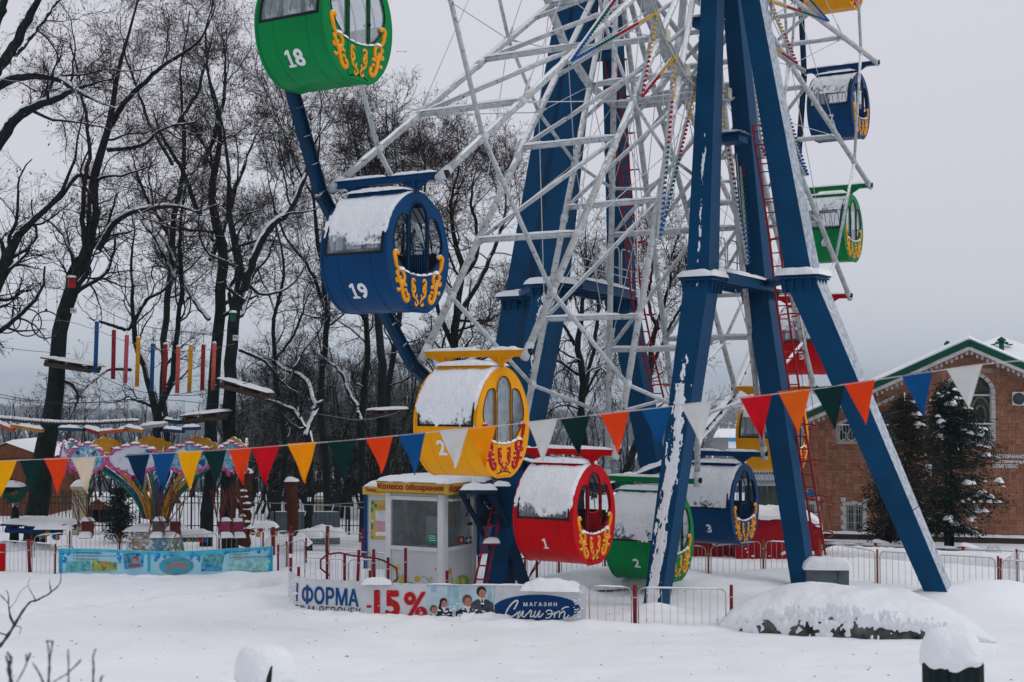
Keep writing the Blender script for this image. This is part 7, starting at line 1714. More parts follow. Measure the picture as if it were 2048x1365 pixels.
for px, D, lab, col in ((172, 40.6, 'rust brown hanging seat with a snow cushion at the left of the carousel', (.12, .03, .02)), (314, 40.3, 'small grey hanging seat with snow in front of the pedestal', (.1, .09, .09)), (343, 40.8, 'tilted brown hanging seat right of the pedestal centre', (.13, .04, .03)), (452, 40.9, 'pink hanging seat with a snow cushion at the right of the carousel', (.30, .05, .12)), (478, 41.6, 'second pink hanging seat tucked behind the other by the carved post', (.26, .04, .10))):
    c = P(px, 1075, D); st = thing('carousel_seat', lab, 'seat', c, 0, 'hanging seats of the carousel'); sm_ = mat("seat paint %d" % px, col, .5, .2, 5)
    R_ = Matrix.Rotation(random.uniform(-.5, .5), 3, 'Z'); w = .205
    m = MB(); m.box(c, (w*1.7, w*1.6, .04), R_); m.build('seat_pan', sm_, st, True); m = MB(); m.box(c+R_ @ Vector((0, .22, .24)), (w*1.7, .035, .46), R_); o = m.build('backrest', sm_, st, True); o.modifiers.new('b', 'BEVEL').width = .03
    m = MB(); m.tube([c+R_ @ Vector((w*1.05*math.cos(t), -.05+w*1.1*math.sin(t), .2)) for t in np.linspace(PI, 2*PI, 11)], .016, 5)
    for s in (-1, 1): m.tube([c+R_ @ Vector((s*w*.95, .2, .35)), c+R_ @ Vector((s*w*1.05, -.05, .2)), c+R_ @ Vector((s*w*.9, -.18, 0))], .014, 5)
    m.build('hand_rail', ROD, st, True); MB().snowpad(c+Vector((0, -.02, .02)), w*1.7, w*1.6, .15, R_, 14, 12, .02, sd()).build('seat_snow', M_SNOW, st, True)
    MB().snowpad(c+R_ @ Vector((0, .22, .46)), w*1.7, .10, .09, R_, 12, 6, .02, sd()).build('back_snow', M_SNOW, st, True)
    for k in range(5):
        tp = cc+Vector((math.cos(math.atan2(c.y-cc.y, c.x-cc.x))*RR*.9+random.uniform(-.35, .35), math.sin(math.atan2(c.y-cc.y, c.x-cc.x))*RR*.9+random.uniform(-.3, .3), zT-.15)); sx = random.choice((-1, 1))
        MB().tube([c+Vector((sx*w*.9, random.uniform(-.2, .2), .3)), tp], .014, 4).build('hanging_rod', ROD, st, True)
    for k in range(4):
        x = c.x+random.uniform(-.3, .3); MB().tube([Vector((x, c.y+.5, c.z+random.uniform(.2, .8))), Vector((x+random.uniform(-.25, .25), c.y+.5, zT-random.uniform(0, .5)))], .013, 4).build('hanging_rod', ROD, st, True)
# ================================================================ ropes course
WOOD = mat("weathered plank", (.060, .045, .038), .85, .35, 6, .3, 20, streak=(.2, 4, 4)); ROPE = mat("dark green rope", (.012, .05, .045), .8, .3); ROPEP = mat("faded pink rope", (.26, .14, .13), .8, .2)
def plat(label, x0, x1, y0, y1, D, dp=1.5, m_=WOOD, snow=.075, name='tree_platform', group='plank platforms on the trees'):
    a, b = P(x0, y0, D-dp*.5), P(x1, y1, D-dp*.4); t = thing(name, label, 'platform', a.lerp(b, .5), 0, group); n = 9; d = b-a
    for i in range(n):
        p = a+Vector((0, dp*(i+.5)/n, 0)); q = b+Vector((0, dp*(i+.5)/n, 0)); MB().beam(p, q, dp/n*.9, .045).build('plank', m_, t, True)
    for f in (.12, .5, .88): MB().beam(a.lerp(b, f)+Vector((0, 0, -.09)), a.lerp(b, f)+Vector((0, dp, -.09)), .12, .12).build('joist', m_, t, True)
    MB().tube([a.lerp(b, .06)+Vector((0, .12, -.17)), a.lerp(b, .96)+Vector((0, .12, -.17))], .085, 8).build('support_log', m_, t, True)
    MB().tube([a.lerp(b, .1)+Vector((0, dp-.1, -.17)), a.lerp(b, .9)+Vector((0, dp-.1, -.17))], .085, 8).build('support_log', m_, t, True)
    an = math.atan2(d.z, d.x); MB().snowpad(a.lerp(b, .5)+Vector((0, dp*.5, .025)), d.length, dp, snow, Matrix.Rotation(-an, 3, 'Y'), 34, 14, .02, sd(), p=6).build('snow_cap', M_SNOW, t, True)
    return t
plat('tilted snowy plank platform around the leaning left trunk', 80, 185, 716, 732, 46.5)
plat('tilted snowy plank platform beside the second trunk right of the coloured logs', 432, 534, 758, 786, 45.5)
plat('small snowy plank platform on the slim straight trunk left of the yellow cabin', 732, 812, 822, 819, 49.3, 1.2)
plat('hut like snowy platform above the right end of the carousel', 358, 445, 834, 824, 45)
plat('large low blue platform with snow around the leaning trunk by the left edge', 0, 128, 1050, 1056, 45.5, 2.0, mat("navy painted plank", (.006, .035, .11), .6, .2), .13)
LOGC = dict(blue=(.006, .07, .20), red=(.22, .015, .025), rose=(.42, .07, .10), yellow=(.50, .24, .01), coral=(.46, .09, .07))
for i, (x, y0, y1, c, w) in enumerate(((193, 643, 744, 'blue', 'leftmost and longest blue'), (227, 660, 759, 'red', 'dark red, second from the left,'), (253, 670, 767, 'rose', 'rose red, third from the left,'), (276, 675, 774, 'yellow', 'yellow, left one of two,'), (305, 687, 783, 'blue', 'blue, fifth from the left,'), (330, 688, 783, 'red', 'dark red, in the middle of the row,'), (356, 693, 787, 'coral', 'coral, between red and yellow,'), (381, 690, 786, 'yellow', 'yellow, right one of two,'), (406, 689, 781, 'red', 'dark red, last but one,'), (428, 686, 780, 'coral', 'coral, last at the right,'))):
    D = 45+.1*i; a, b = P(x+1, y0, D), P(x-2+random.uniform(-1, 1), y1, D); t = thing('hanging_log', w+' log hanging upright on ropes between the trees', 'log', b, 0, 'coloured logs hanging in the ropes course')
    MB().tube([a, b], .068, 12).build('log', mat(c+' log paint', LOGC[c], .55, .2, 6), t, True); MB().snowpad(a+Vector((0, 0, 0)), .13, .13, .05, None, 6, 6, 0, sd(), p=2).build('snow_cap', M_SNOW, t, True)
    top = P(x+1, np.interp(x, [193, 305, 428], [612, 655, 668]), D); MB().tube([a, top], .010, 4).build('hanging_rope', ROPE, t, True)
    for yy in (y0+12, y1-10):
        q = P(x, yy, D-.02); MB().tube([q+Vector((-.09, 0, 0)), q+Vector((.09, 0, 0))], .014, 5).build('peg', mat("pale peg", (.4, .36, .3), .7), t, True)
def rope(label, pts, D, r=.010, m_=ROPE, sag=0., group='ropes of the climbing course'):
    w = [P(x, y, D if not hasattr(D, '__len__') else D[i]) for i, (x, y) in enumerate(pts)]; w = [Vector(q) for q in smooth([tuple(q) for q in w], 5)]
    o = MB().tube(w, r, 4).build('rope', m_); tag(o, label, 'rope', group)
rope('green rope from the left edge to the leaning trunk carrying three rings', [(-20, 564), (60, 570), (100, 576), (145, 582)], 46)
rope('pale pink rope sagging from the left edge below the rings', [(-20, 632), (60, 641), (128, 642), (190, 660), (260, 686), (330, 700), (400, 702), (470, 688)], 44.8, .008, ROPEP)
rope('green rope over the coloured logs from trunk to trunk', [(165, 590), (193, 612), (250, 640), (305, 656), (370, 664), (430, 668), (475, 650)], 45.2)
rope('green rope under the coloured logs', [(185, 745), (260, 778), (330, 790), (400, 790), (450, 775), (500, 765)], 44.9)
rope('thin green rope low above the hills from the left edge', [(-20, 785), (60, 800), (150, 806), (250, 800), (350, 790), (440, 775)], 45.6)
rope('second thin green rope low above the hills', [(-20, 792), (80, 806), (200, 806), (330, 800), (470, 812), (540, 800)], 46.4)
rope('thin rope slanting past the left platform', [(-20, 692), (60, 702), (140, 708)], 45.6, .008)
rope('slack wire between the snowy Y tree and the small plank platform', [(608, 824), (660, 832), (720, 840), (780, 830), (800, 822)], 48.8, .006, WIRE)
rope('long pale rope across the lower left behind the pennants', [(560, 1006), (640, 1010), (736, 1004)], 47, .007, WIRE)
rope('upper long pale rope in front of the grey metal fence', [(480, 1004), (600, 1009), (740, 1016)], 47.5, .007, WIRE)
for i, (x, y, r, w) in enumerate(((13, 640, 27, 'left'), (55, 646, 27, 'middle'), (92, 650, 27, 'right'))):
    D = 46; c = P(x, y, D); rr = r*D/FOC; t = thing('rope_ring', w+' one of the three big dark green rings hanging from a rope', 'ring', c-Vector((0, 0, rr)), 0, 'three big rings hanging from a rope'); MB().tube([c+Vector((rr*math.cos(q), .05*math.cos(q), rr*math.sin(q))) for q in np.linspace(0, 2*PI, 33)], .022, 6).build('ring', ROPE, t, True)
    for dx, b in ((0, 1), (22, .0)):
        a = P(x+dx, 570+x*.06, D); e_ = c+Vector((0, 0, rr+.02)) if b else P(x+dx, y-r*.1, D); MB().tube([a, e_], .008, 4).build('hanging_rope', ROPE, t, True)
        if b: MB().lathe(e_, [(.05, -.02), (.05, .03), (.01, .08)], 8).build('clamp', ROPE, t, True)
        else:
            for kx in (.4, .7, .95): MB().tube([a.lerp(e_, kx)+Vector((0, 0, -.03)), a.lerp(e_, kx)+Vector((0, 0, .03))], .022, 6).build('knot', ROPE, t, True)
def board(label, x0, y0, x1, y1, D, col, th=.10, w=.28, name='swinging_plank', snow=.09, r=False):
    a, b = P(x0, y0, D), P(x1, y1, D+.0); t = thing(name, label, 'plank', a.lerp(b, .5), 0, 'swinging planks of the ropes course')
    m = MB(); (m.tube([a, b], th*.6, 10) if r else m.beam(a, b, w, th)); m.build('board', mat(col[0], col[1], .6, .2, 5), t, True)
    MB().ridge(a+Vector((0, 0, th*.5)), b+Vector((0, 0, th*.5)), w*1.0, snow, sd(), 18).build('snow_cap', M_SNOW, t, True)
    for f in (.06, .94):
        q = a.lerp(b, f); k = 1024+FOC*q.x/q.y; tp = Vector((q.x, q.y, P(k, 800, D).z)); MB().tube([q, tp], .006, 3).build('hanging_rope', ROPE, t, True)
cR, cY, cN, cW, cG = ('orange red plank', (.45, .075, .02)), ('ochre plank', (.38, .17, .03)), ('navy plank', (.01, .05, .10)), ('grey plank', (.30, .30, .30)), ('dark red plank', (.26, .02, .02))
board('orange red plank dipping at the left picture edge', -20, 842, 28, 861, 44, cR); board('ochre plank right of the orange one at the far left', 24, 852, 86, 862, 44, cY)
board('navy plank between the leaning trunk and the red plank', 118, 858, 174, 860, 44, cN); board('short dark red plank tilting down to the right', 168, 857, 200, 867, 44, cG); board('long orange red plank rising slightly to the right', 198, 866, 258, 860, 44, cR); board('ochre plank tilting down right of the long orange one', 251, 856, 286, 863, 44, cY)
board('pale plank rising to the right over the carousel', 280, 856, 338, 849, 44.5, cW); board('round navy log above the pale plank', 329, 842, 364, 845, 44.5, cN, .12, .2, r=True); board('navy plank with broken snow below the round log', 328, 860, 368, 864, 44.2, cN); board('navy plank ending at the hut like platform', 366, 858, 400, 857, 44.2, cN)
t = thing('log_bridge', 'sagging log footbridge with a beaded snow line across the far left', 'bridge', P(130, 850, 44.6), 0)
m = MB(); sn = MB(); L_ = [P(x, np.interp(x, [0, 60, 120, 200, 270], [836, 842, 846, 846, 842]), 44.6) for x in range(0, 275, 6)]
for k, q in enumerate(L_): o = MB().tube([q+Vector((0, -.35, 0)), q+Vector((0, .35, 0))], .042, 7).build('log', WOOD, t, True); sn.snowpad(q+Vector((0, 0, .03)), .10, .7, .06, None, 5, 8, .01, sd(), p=2)
sn.build('snow_bead', M_SNOW, t, True)['kind'] = 'stuff'; MB().tube([q+Vector((0, -.33, -.04)) for q in L_], .012, 4).build('bridge_rope', ROPE, t, True)
for k in range(3, 44, 6): q = L_[k]; MB().tube([q, Vector((q.x, q.y, P(0, 802, 44.6).z))], .006, 3).build('hanging_rope', ROPE, t, True)
# nest boxes and small signs
for (x0, y0, x1, y1, D, col, lab) in ((135, 556, 152, 576, 46.3, ('nest box red', (.30, .02, .02)), 'small red nest box with snow on its lid on the leaning trunk'), (460, 626, 472, 643, 45.4, ('nest box green', (.01, .09, .05)), 'small green nest box on the second forked trunk')):
    c = P((x0+x1)/2, (y0+y1)/2, D-.35); w, h = (x1-x0)*D/FOC, (y1-y0)*D/FOC; t = thing('nest_box', lab, 'nest box', c-Vector((0, 0, h/2)), 0)
    R_ = Matrix.Rotation(.5, 3, 'Z'); MB().box(c, (w*.75, w*.75, h), R_).build('box_body', mat(col[0], col[1], .6, .15), t, True); MB().box(c+Vector((0, 0, h/2+.012)), (w, w, .025), R_).build('lid', WOOD, t, True)
    MB().snowpad(c+Vector((0, 0, h/2+.02)), w, w, .06, R_, 8, 8, .01, sd()).build('snow_cap', M_SNOW, t, True); MB().tube([c+R_ @ Vector((0, -w*.38, .04)), c+R_ @ Vector((0, -w*.41, .04))], .02, 8).build('entrance_hole', RUB, t, True)
for (x, y, D, lab) in ((147, 622, 46.25, 'small white rule card on the leaning trunk below the red box'), (472, 676, 45.45, 'small white rule card on the trunk below the green box')):
    c = P(x, y, D-.05); t = thing('rule_card', lab, 'sign', c, 0); MB().box(c, (.20, .02, .17)).build('card', mat("white card", (.55, .55, .53), .5), t, True); q = MB(); q.box(c+Vector((.02, -.013, .0)), (.06, .004, .07)); q.build('printed_figure', mat("card orange print", (.45, .2, .06), .5), t, True); q = MB(); q.box(c+Vector((-.05, -.013, .02)), (.04, .004, .05)); q.build('printed_figure', PDK, t, True)
# ================================================================ posts, fences and huts at the back left
BRN = mat("brown carved wood", (.105, .036, .020), .8, .4, 3, .5, 14, streak=(5, 5, .5), second=(.065, .022, .014))
t = thing('log_post', 'thick plain brown log post with a snow cap in front of the grey fence', 'post', P(583, 1072, 46), 0); c0, c1 = P(585, 1072, 46), P(583, 962, 46)
MB().tube([c0+Vector((0, 0, -.1)), c0.lerp(c1, .3)+Vector((.02, 0, 0)), c0.lerp(c1, .72), c0.lerp(c1, .74), c1], [.18, .185, .185, .19, .195], 16).build('shaft', BRN, t, True); MB().snowpad(c1, .40, .40, .12, None, 14, 14, .02, sd(), p=2.5).build('snow_cap', M_SNOW, t, True)
t = thing('carved_post', 'tall carved brown totem post with snow on its ledges right of the carousel', 'post', P(487, 1092, 43), 0); c0, c1 = P(487, 1092, 43), P(490, 945, 43)
prof_ = []; rr0 = .19
pts = [c0.lerp(c1, k/26)+Vector((.03*math.sin(k*1.3), 0, 0)) for k in range(27)]; MB().tube(pts, [rr0*(1+.22*math.sin(k*1.9)+.1*math.cos(k*3.1)) if 5 < k < 20 else rr0*1.05 for k in range(27)], 14, smooth=False).build('carved_shaft', BRN, t, True)
for k, f in enumerate((.30, .38, .47, .55, .64, .72)):
    q = c0.lerp(c1, f)+Vector((random.uniform(-.12, .12), -.16, 0)); MB().lathe(q, [(.02, -.12), (.10, -.06), (.12, .02), (.05, .10)], 9).build('carved_face', BRN, t, True); MB().snowpad(q+Vector((0, 0, .08)), .22, .16, .05, None, 8, 6, .01, sd(), p=2).build('ledge_snow', M_SNOW, t, True)
MB().snowpad(c1, .42, .4, .14, None, 12, 12, .02, sd(), p=2.5).build('snow_cap', M_SNOW, t, True); MB().snowpad(c0.lerp(c1, .25), .5, .45, .12, None, 12, 12, .02, sd()).build('ledge_snow', M_SNOW, t, True)
GM = mat("grey profiled sheet", (.11, .14, .16), .6, .1)
t = thing('profiled_sheet_fence', 'dark grey profiled metal fence behind the brown log post', 'fence', P(615, 1062, 51), 0); n = 62
a, b = P(540, 1064, 51), P(680, 1064, 51); z0, z1 = -1.1, P(600, 1024, 51).z
m = MB(); m.grid(lambda u, v: Vector((a.x+(b.x-a.x)*u, 51+(.035 if int(u*n) % 4 < 2 else 0), z0+(z1-z0)*v)), n*2, 1, smooth=False); m.build('profiled_sheet', GM, t, True)
for px in (549, 615): MB().beam(P(px, 1064, 50.9)+Vector((0, 0, -.3)), P(px, 1022, 50.9)+Vector((0, 0, .06)), .05, .05, (0, 1, 0)).build('post', RUB, t, True)
MB().ridge(P(545, 1024, 51.02), P(678, 1024, 51.02), .06, .03, sd()).build('top_snow', M_SNOW, t, True)
# black iron fence with spear tips
IRON = mat("black iron", (.010, .016, .018), .6, .2)
t = thing('iron_fence', 'long black wrought iron fence with pointed bars behind the playground', 'fence', P(350, 1060, 56), 0); zt_ = P(0, 985, 56).z; zb_ = gh(0, 56)
xs_ = np.arange(P(-30, 1000, 56).x, P(760, 1000, 56).x, .145); par = MB(); o0 = None
for x in xs_:
    z_ = zt_+.06*math.sin(x*.9)
    if o0 is None: o0 = MB().tube([(0, 0, 0), (0, 0, 1.0), (0, 0, 1.03), (0, 0, 1.06)], [.013, .013, .024, .002], 5).build('iron_bar', IRON, t); o = o0
    else: o = bpy.data.objects.new('iron_bar', o0.data); C.objects.link(o); o.parent = t
    o.location = ROOTM[t.name].inverted() @ Vector((x, 56, zb_-.1)); o.scale = (1, 1, (z_-zb_+.1)/1.03)
for z_ in (zt_-.18, zt_-.42, zb_+.2): MB().tube([(xs_[0], 56.0, z_), (xs_[-1], 56.0, z_)], .018, 5).build('iron_rail', IRON, t, True)
for i in range(0, len(xs_), 14): MB().beam((xs_[i], 56.02, zb_-.2), (xs_[i], 56.02, zt_+.12), .06, .06, (0, 1, 0)).build('fence_post', IRON, t, True)
CRM = mat("cream plaster", (.42, .34, .20), .8, .15, 4); CRM2 = mat("pale grey plaster", (.36, .37, .35), .8, .15, 4)
for (x, y0, y1, w, D, lab) in ((159, 1048, 978, 24, 55, 'tall cream gate pillar behind the left bundle of rods'), (640, 1040, 1003, 18, 57, 'short cream pillar with a snow cap above the grey metal fence')):
    c = P(x, y0, D); c.z = gh(c.x, D)-.1; tp = P(x, y1, D); W_ = w*D/FOC; t = thing('gate_pillar', lab, 'pillar', c, 0, 'cream gate pillars'); H_ = tp.z-c.z
    MB().box(c+Vector((0, 0, H_/2)), (W_, W_, H_)).build('shaft', CRM, t, True); MB().box(c+Vector((0, -W_*.5-.01, H_*.45)), (W_*.5, .03, H_*.75)).build('inset_panel', CRM2, t, True)
    MB().box(c+Vector((0, 0, H_+.06)), (W_*1.2, W_*1.2, .12)).build('capital', CRM, t, True); MB().snowpad(c+Vector((0, 0, H_+.12)), W_*1.2, W_*1.2, .2, None, 12, 12, .02, sd()).build('snow_cap', M_SNOW, t, True)
ORB = mat("orange brick hut", (.15, .055, .030), .85, .25, 5, .3, 20)
def hut(label, x0, x1, yw, yr, D, dp, m_, dark=False):
    a, b = P(x0, yw, D), P(x1, yw, D); zb0 = gh(a.x, D)-.3; zr = P(x0, yr, D).z; t = thing('brick_hut', label, 'hut', Vector(((a.x+b.x)/2, D, zb0)), 0, 'orange brick huts behind the playground'); W_ = b.x-a.x
    MB().box(((a.x+b.x)/2, D+dp/2, (zb0+a.z)/2), (W_, dp, a.z-zb0)).build('wall', m_, t, True)
    m = MB(); m.prism([(a.x-.2, D-.2, a.z-.02), (b.x+.2, D-.2, a.z-.02), ((a.x+b.x)/2, D-.2, zr)], (0, 0, 0), (0, dp, 0)); m.build('gable', m_, t, True)
    for s, e_ in ((-1, a.x-.3), (1, b.x+.3)):
        m = MB(); m.grid(lambda u, v: Vector(((a.x+b.x)/2, D-.3, zr+.02)).lerp(Vector((e_, D-.3, a.z-.08)), u)+Vector((0, (dp+.3)*v, .14*min(1, v*9+.3))), 12, 6); m.build('roof_snow', M_SNOW, t, True)
    for k in range(3): MB().box((a.x+W_*(.2+.3*k), D-.01, (zb0+a.z)/2+.2), (.45, .04, .6)).build('window', PDK, t, True)
hut('long orange brick hut with a snowy roof at the far left edge', -60, 92, 915, 888, 63, 5, ORB); hut('small rusty brick hut behind the left carousel rods', 178, 220, 1018, 1000, 60, 3, ORB)
# evergreen bush by the carousel, lamp, piles
thuja('dark slender evergreen between the rusty hut and the carousel ribs', 238, 1062, 972, 52, 40, 71, FOL, 5000, 0)
t = thing('street_lamp', 'slim dark lamp post standing alone left of the yellow menu poster', 'street lamp', P(698, 1064, 50), 0); c = P(698, 1064, 50); tp = P(699, 1003, 50)
MB().tube([c+Vector((0, 0, -.1)), tp], [.045, .03], 8).build('pole', IRON, t, True); MB().lathe(tp, [(.03, 0), (.11, .03), (.08, .16), (.13, .18), (.02, .28)], 8).build('lantern', IRON, t, True)
for (x, y, D, w, h, lab) in ((652, 1066, 48, 1.3, .22, 'right one of the rounded snow piles before the grey fence'), (620, 1068, 47.6, .9, .2, 'middle rounded snow pile before the grey fence'), (575, 1082, 46, 1.5, .25, 'low snow pile beside the brown log post'), (25, 1100, 45, 2.5, .25, 'flat snow drift below the blue platform')):
    c = P(x, y, D); o = MB().snowpad(c+Vector((0, 0, -.1)), w, w*.8, h+.1, None, 22, 16, 0, sd(), p=2.2).build('snow_pile', M_SNOW); tag(o, lab, 'snow pile', 'snow piles at the back')
t = thing('green_rope_heap', 'coil of green netting with snow on top on a stump at the left edge', 'net', P(27, 1000, 45), 0); c = P(27, 985, 45)
m = MB()
for k in range(60):
    r = random.uniform(.22, .36); a0 = random.uniform(0, 6); tl_ = Matrix.Rotation(random.uniform(-.9, .9), 3, 'X') @ Matrix.Rotation(random.uniform(-.9, .9), 3, 'Y'); m.tube([c+tl_ @ Vector((r*1.1*math.cos(a0+q), r*math.sin(a0+q)*.6, r*.75*math.sin(a0+q))) for q in np.linspace(0, 5, 9)], .010, 4)
m.build('netting', mat("green netting", (.015, .10, .07), .8, .3), t, True); MB().snowpad(c+Vector((0, 0, .2)), .6, .5, .15, None, 14, 12, .02, sd(), p=2.5).build('snow_cap', M_SNOW, t, True); MB().tube([c+Vector((0, .1, -1.6)), c+Vector((.05, .1, -.1))], [.16, .1], 8).build('stump', BARK, t, True)
for (x, lab, sx) in ((150, 'green hanging climbing net left of the carousel', 1), (425, 'green hanging climbing net right of the carousel', -1)):
    t = thing('climbing_net', lab, 'net', P(x, 1040, 50), 0, 'green climbing nets'); m = MB(); zt2 = P(x, 975, 50).z; x0 = P(x-35, 1000, 50).x; x1 = P(x+40, 1000, 50).x
    for k in range(22): xx = x0+(x1-x0)*k/21; m.tube([(xx, 50, zt2-.15*math.sin(PI*k/21)), (xx+random.uniform(-.15, .15), 50.1, zt2-.4-random.uniform(.1, .8))], .010, 3)
    for k in range(3): m.tube([(x0+(x1-x0)*q/10, 50, zt2-.15*math.sin(PI*q/10)-.14*k) for q in range(11)], .012, 3)
    m.build('netting', MATS["green netting"], t, True)['kind'] = 'stuff'
PAL = [(.45, .03, .03), (.02, .12, .35), (.48, .30, .02), (.01, .22, .10), (.45, .12, .03)]
for (x, y, D, n, lab, g) in ((108, 1065, 44, 9, 'cluster of small coloured balls with snow below the blue platform', 1), (390, 1080, 44, 7, 'row of coloured balls on a snowy sill left of the pink seats', 2), (520, 1062, 44.5, 9, 'bouquet of coloured balls with snow right of the carved post', 3)):
    t = thing('toy_ball_cluster', lab, 'toy', P(x, y, D), 0); c = P(x, y, D)
    for k in range(n):
        q = c+Vector((random.uniform(-.55, .55) if g != 2 else (k-n/2)*.13, random.uniform(-.1, .1), random.uniform(-.2, .2) if g != 2 else 0)); m = MB(); r = .09; m.lathe(q, [(0.002, -r), (r*.7, -r*.7), (r, 0), (r*.7, r*.7), (.002, r)], 10); m.build('toy_ball', mat("toy colour %d" % (k % 5), PAL[k % 5], .5), t, True)
    MB().snowpad(c+Vector((0, 0, .12)), 1.1, .4, .18, None, 18, 8, .02, sd(), amp=.6).build('snow_cap', M_SNOW, t, True)
# ================================================================ pennant string
FC = dict(yellow=(.78, .34, .0), dgreen=(.0015, .022, .020), orange=(.66, .045, .006), cream=(.62, .50, .38), navy=(.001, .020, .062), blue=(.002, .065, .20), crimson=(.50, .004, .012), white=(.56, .56, .54), amber=(.80, .25, .0), tangerine=(.66, .10, .006))
FL_ = [(-28, 924, 34, 921, 4, 995, 'yellow', 'yellow pennant at the left picture edge'), (40, 922, 88, 918, 65, 990, 'dgreen', 'dark green pennant second from the left'), (88, 918, 136, 916, 118, 990, 'orange', 'orange red pennant third from the left'), (143, 917, 191, 914, 175, 988, 'cream', 'only cream coloured pennant'), (253, 910, 300, 908, 283, 980, 'navy', 'navy pennant in front of the carousel'), (303, 907, 352, 904, 325, 983, 'blue', 'blue pennant between navy and yellow ones'), (355, 904, 405, 902, 378, 982, 'yellow', 'yellow pennant in front of the carousel'), (406, 902, 453, 900, 433, 973, 'dgreen', 'dark green pennant over the right of the carousel'), (456, 899, 503, 897, 485, 970, 'orange', 'orange red pennant beside the crimson one, over the carved post'), (503, 896, 559, 892, 531, 971, 'crimson', 'crimson pennant left of the snowy Y tree'), (575, 889, 632, 885, 611, 968, 'amber', 'amber pennant in front of the snowy Y tree'), (656, 884, 713, 879, 687, 968, 'dgreen', 'dark green pennant left of the ticket kiosk'), (732, 878, 786, 873, 765, 947, 'orange', 'orange red pennant left of the yellow cabin'), (797, 870, 851, 866, 831, 950, 'blue', 'blue pennant touching the yellow cabin'), (879, 862, 937, 857, 911, 938, 'white', 'white pennant covering the zero of number 20'), (935, 858, 992, 852, 970, 936, 'amber', 'amber pennant in front of the yellow cabin door'), (1055, 845, 1115, 838, 1087, 925, 'white', 'white pennant over the red cabin roof'), (1120, 839, 1180, 831, 1158, 912, 'dgreen', 'dark green pennant over the red beam'), (1200, 828, 1258, 823, 1237, 910, 'orange', 'orange red pennant left of the snowy blue leg'), (1282, 820, 1343, 813, 1322, 897, 'blue', 'blue pennant in front of the snowy leg'), (1361, 810, 1424, 803, 1403, 892, 'white', 'white pennant right of the snowy leg'), (1479, 796, 1543, 789, 1524, 880, 'crimson', 'crimson pennant over the far yellow cabin'), (1556, 784, 1621, 779, 1598, 868, 'tangerine', 'tangerine pennant beside the red ladder'), (1624, 776, 1689, 771, 1671, 861, 'dgreen', 'dark green pennant left of the slanting leg'), (1689, 769, 1750, 760, 1732, 850, 'orange', 'orange red pennant on the slanting leg'), (1803, 752, 1865, 743, 1847, 836, 'blue', 'blue pennant over the slim thuja'), (1894, 740, 1965, 729, 1938, 818, 'white', 'white pennant before the arched window')]
def FD_(px): return 11.6-2.4*px/2048
pt = [P(x, y, FD_(x)) for x, y in ((-60, 925), (34, 921), (191, 914.5), (300, 908), (453, 900), (559, 892), (713, 879.5), (851, 866), (992, 852.5), (1180, 831.5), (1424, 803.5), (1621, 779.5), (1750, 760.5), (1865, 743.5), (1965, 729), (2110, 716))]
o = MB().tube([Vector(q) for q in smooth([tuple(q) for q in pt], 6)], .0035, 5).build('pennant_string', mat("pale nylon string", (.50, .48, .46), .6)); tag(o, 'thin pale string carrying the row of pennants across the picture', 'string')
for i, (x0, y0, x1, y1, tx, ty, c, lab) in enumerate(FL_):
    m_ = mat(c+' pennant cloth', FC[c], .75, .05, 12, spec=.1)
    if 'Translucent' not in [n.type for n in m_.node_tree.nodes]: pass
    D0, D1 = FD_(x0), FD_(x1); A, Bq, T_ = P(x0, y0, D0), P(x1, y1, D1), P(tx, ty, FD_(tx)+random.uniform(-.03, .03)); rgf = random.uniform(0, 6); nrm = (Bq-A).cross(T_-A).normalized()
    m = MB(); NU, NV = 12, 14
    for side in (1, -1):
        vs = []; fs = []
        for j in range(NV+1):
            v = j/NV; L0, R0 = A.lerp(T_, v), Bq.lerp(T_, v)
            for k in range(NU+1):
                u = k/NU; q = L0.lerp(R0, u); b = math.sin(PI*u)*v*.02*math.sin(rgf)+.006*math.sin(u*7+rgf+v*5)*(.3+v)+.010*math.sin(v*6+rgf)*v; vs.append(q+nrm*(b+side*.0006))
        fs = [(j*(NU+1)+k, j*(NU+1)+k+1, (j+1)*(NU+1)+k+1, (j+1)*(NU+1)+k) for j in range(NV) for k in range(NU)]
        m.add(vs, fs, 0, True)
    o = m.build('pennant', m_); tag(o, lab, 'pennant', 'pennants on the string')
    m = MB(); m.beam(A+Vector((0, 0, -.001)), Bq+Vector((0, 0, -.001)), .004, .009); e_ = m.build('hem', m_, o); e_.parent = o
# bird
b = thing('bird', 'tiny dark bird gliding in the sky right of the green cabin', 'bird', P(803, 104, 90)); c = P(803, 104, 90)
m = MB(); m.lathe(c, [(.0, -.02), (.045, 0), (.0, .02)], 6, sx=2.2); m.add([c+Vector(q) for q in ((-.1, 0, .02), (-.38, .05, .05), (-.2, 0, -.02), (.1, 0, .02), (.42, .05, .07), (.2, 0, -.01))], [(0, 1, 2), (3, 4, 5)]); m.build('plumage', PDK, b, True)
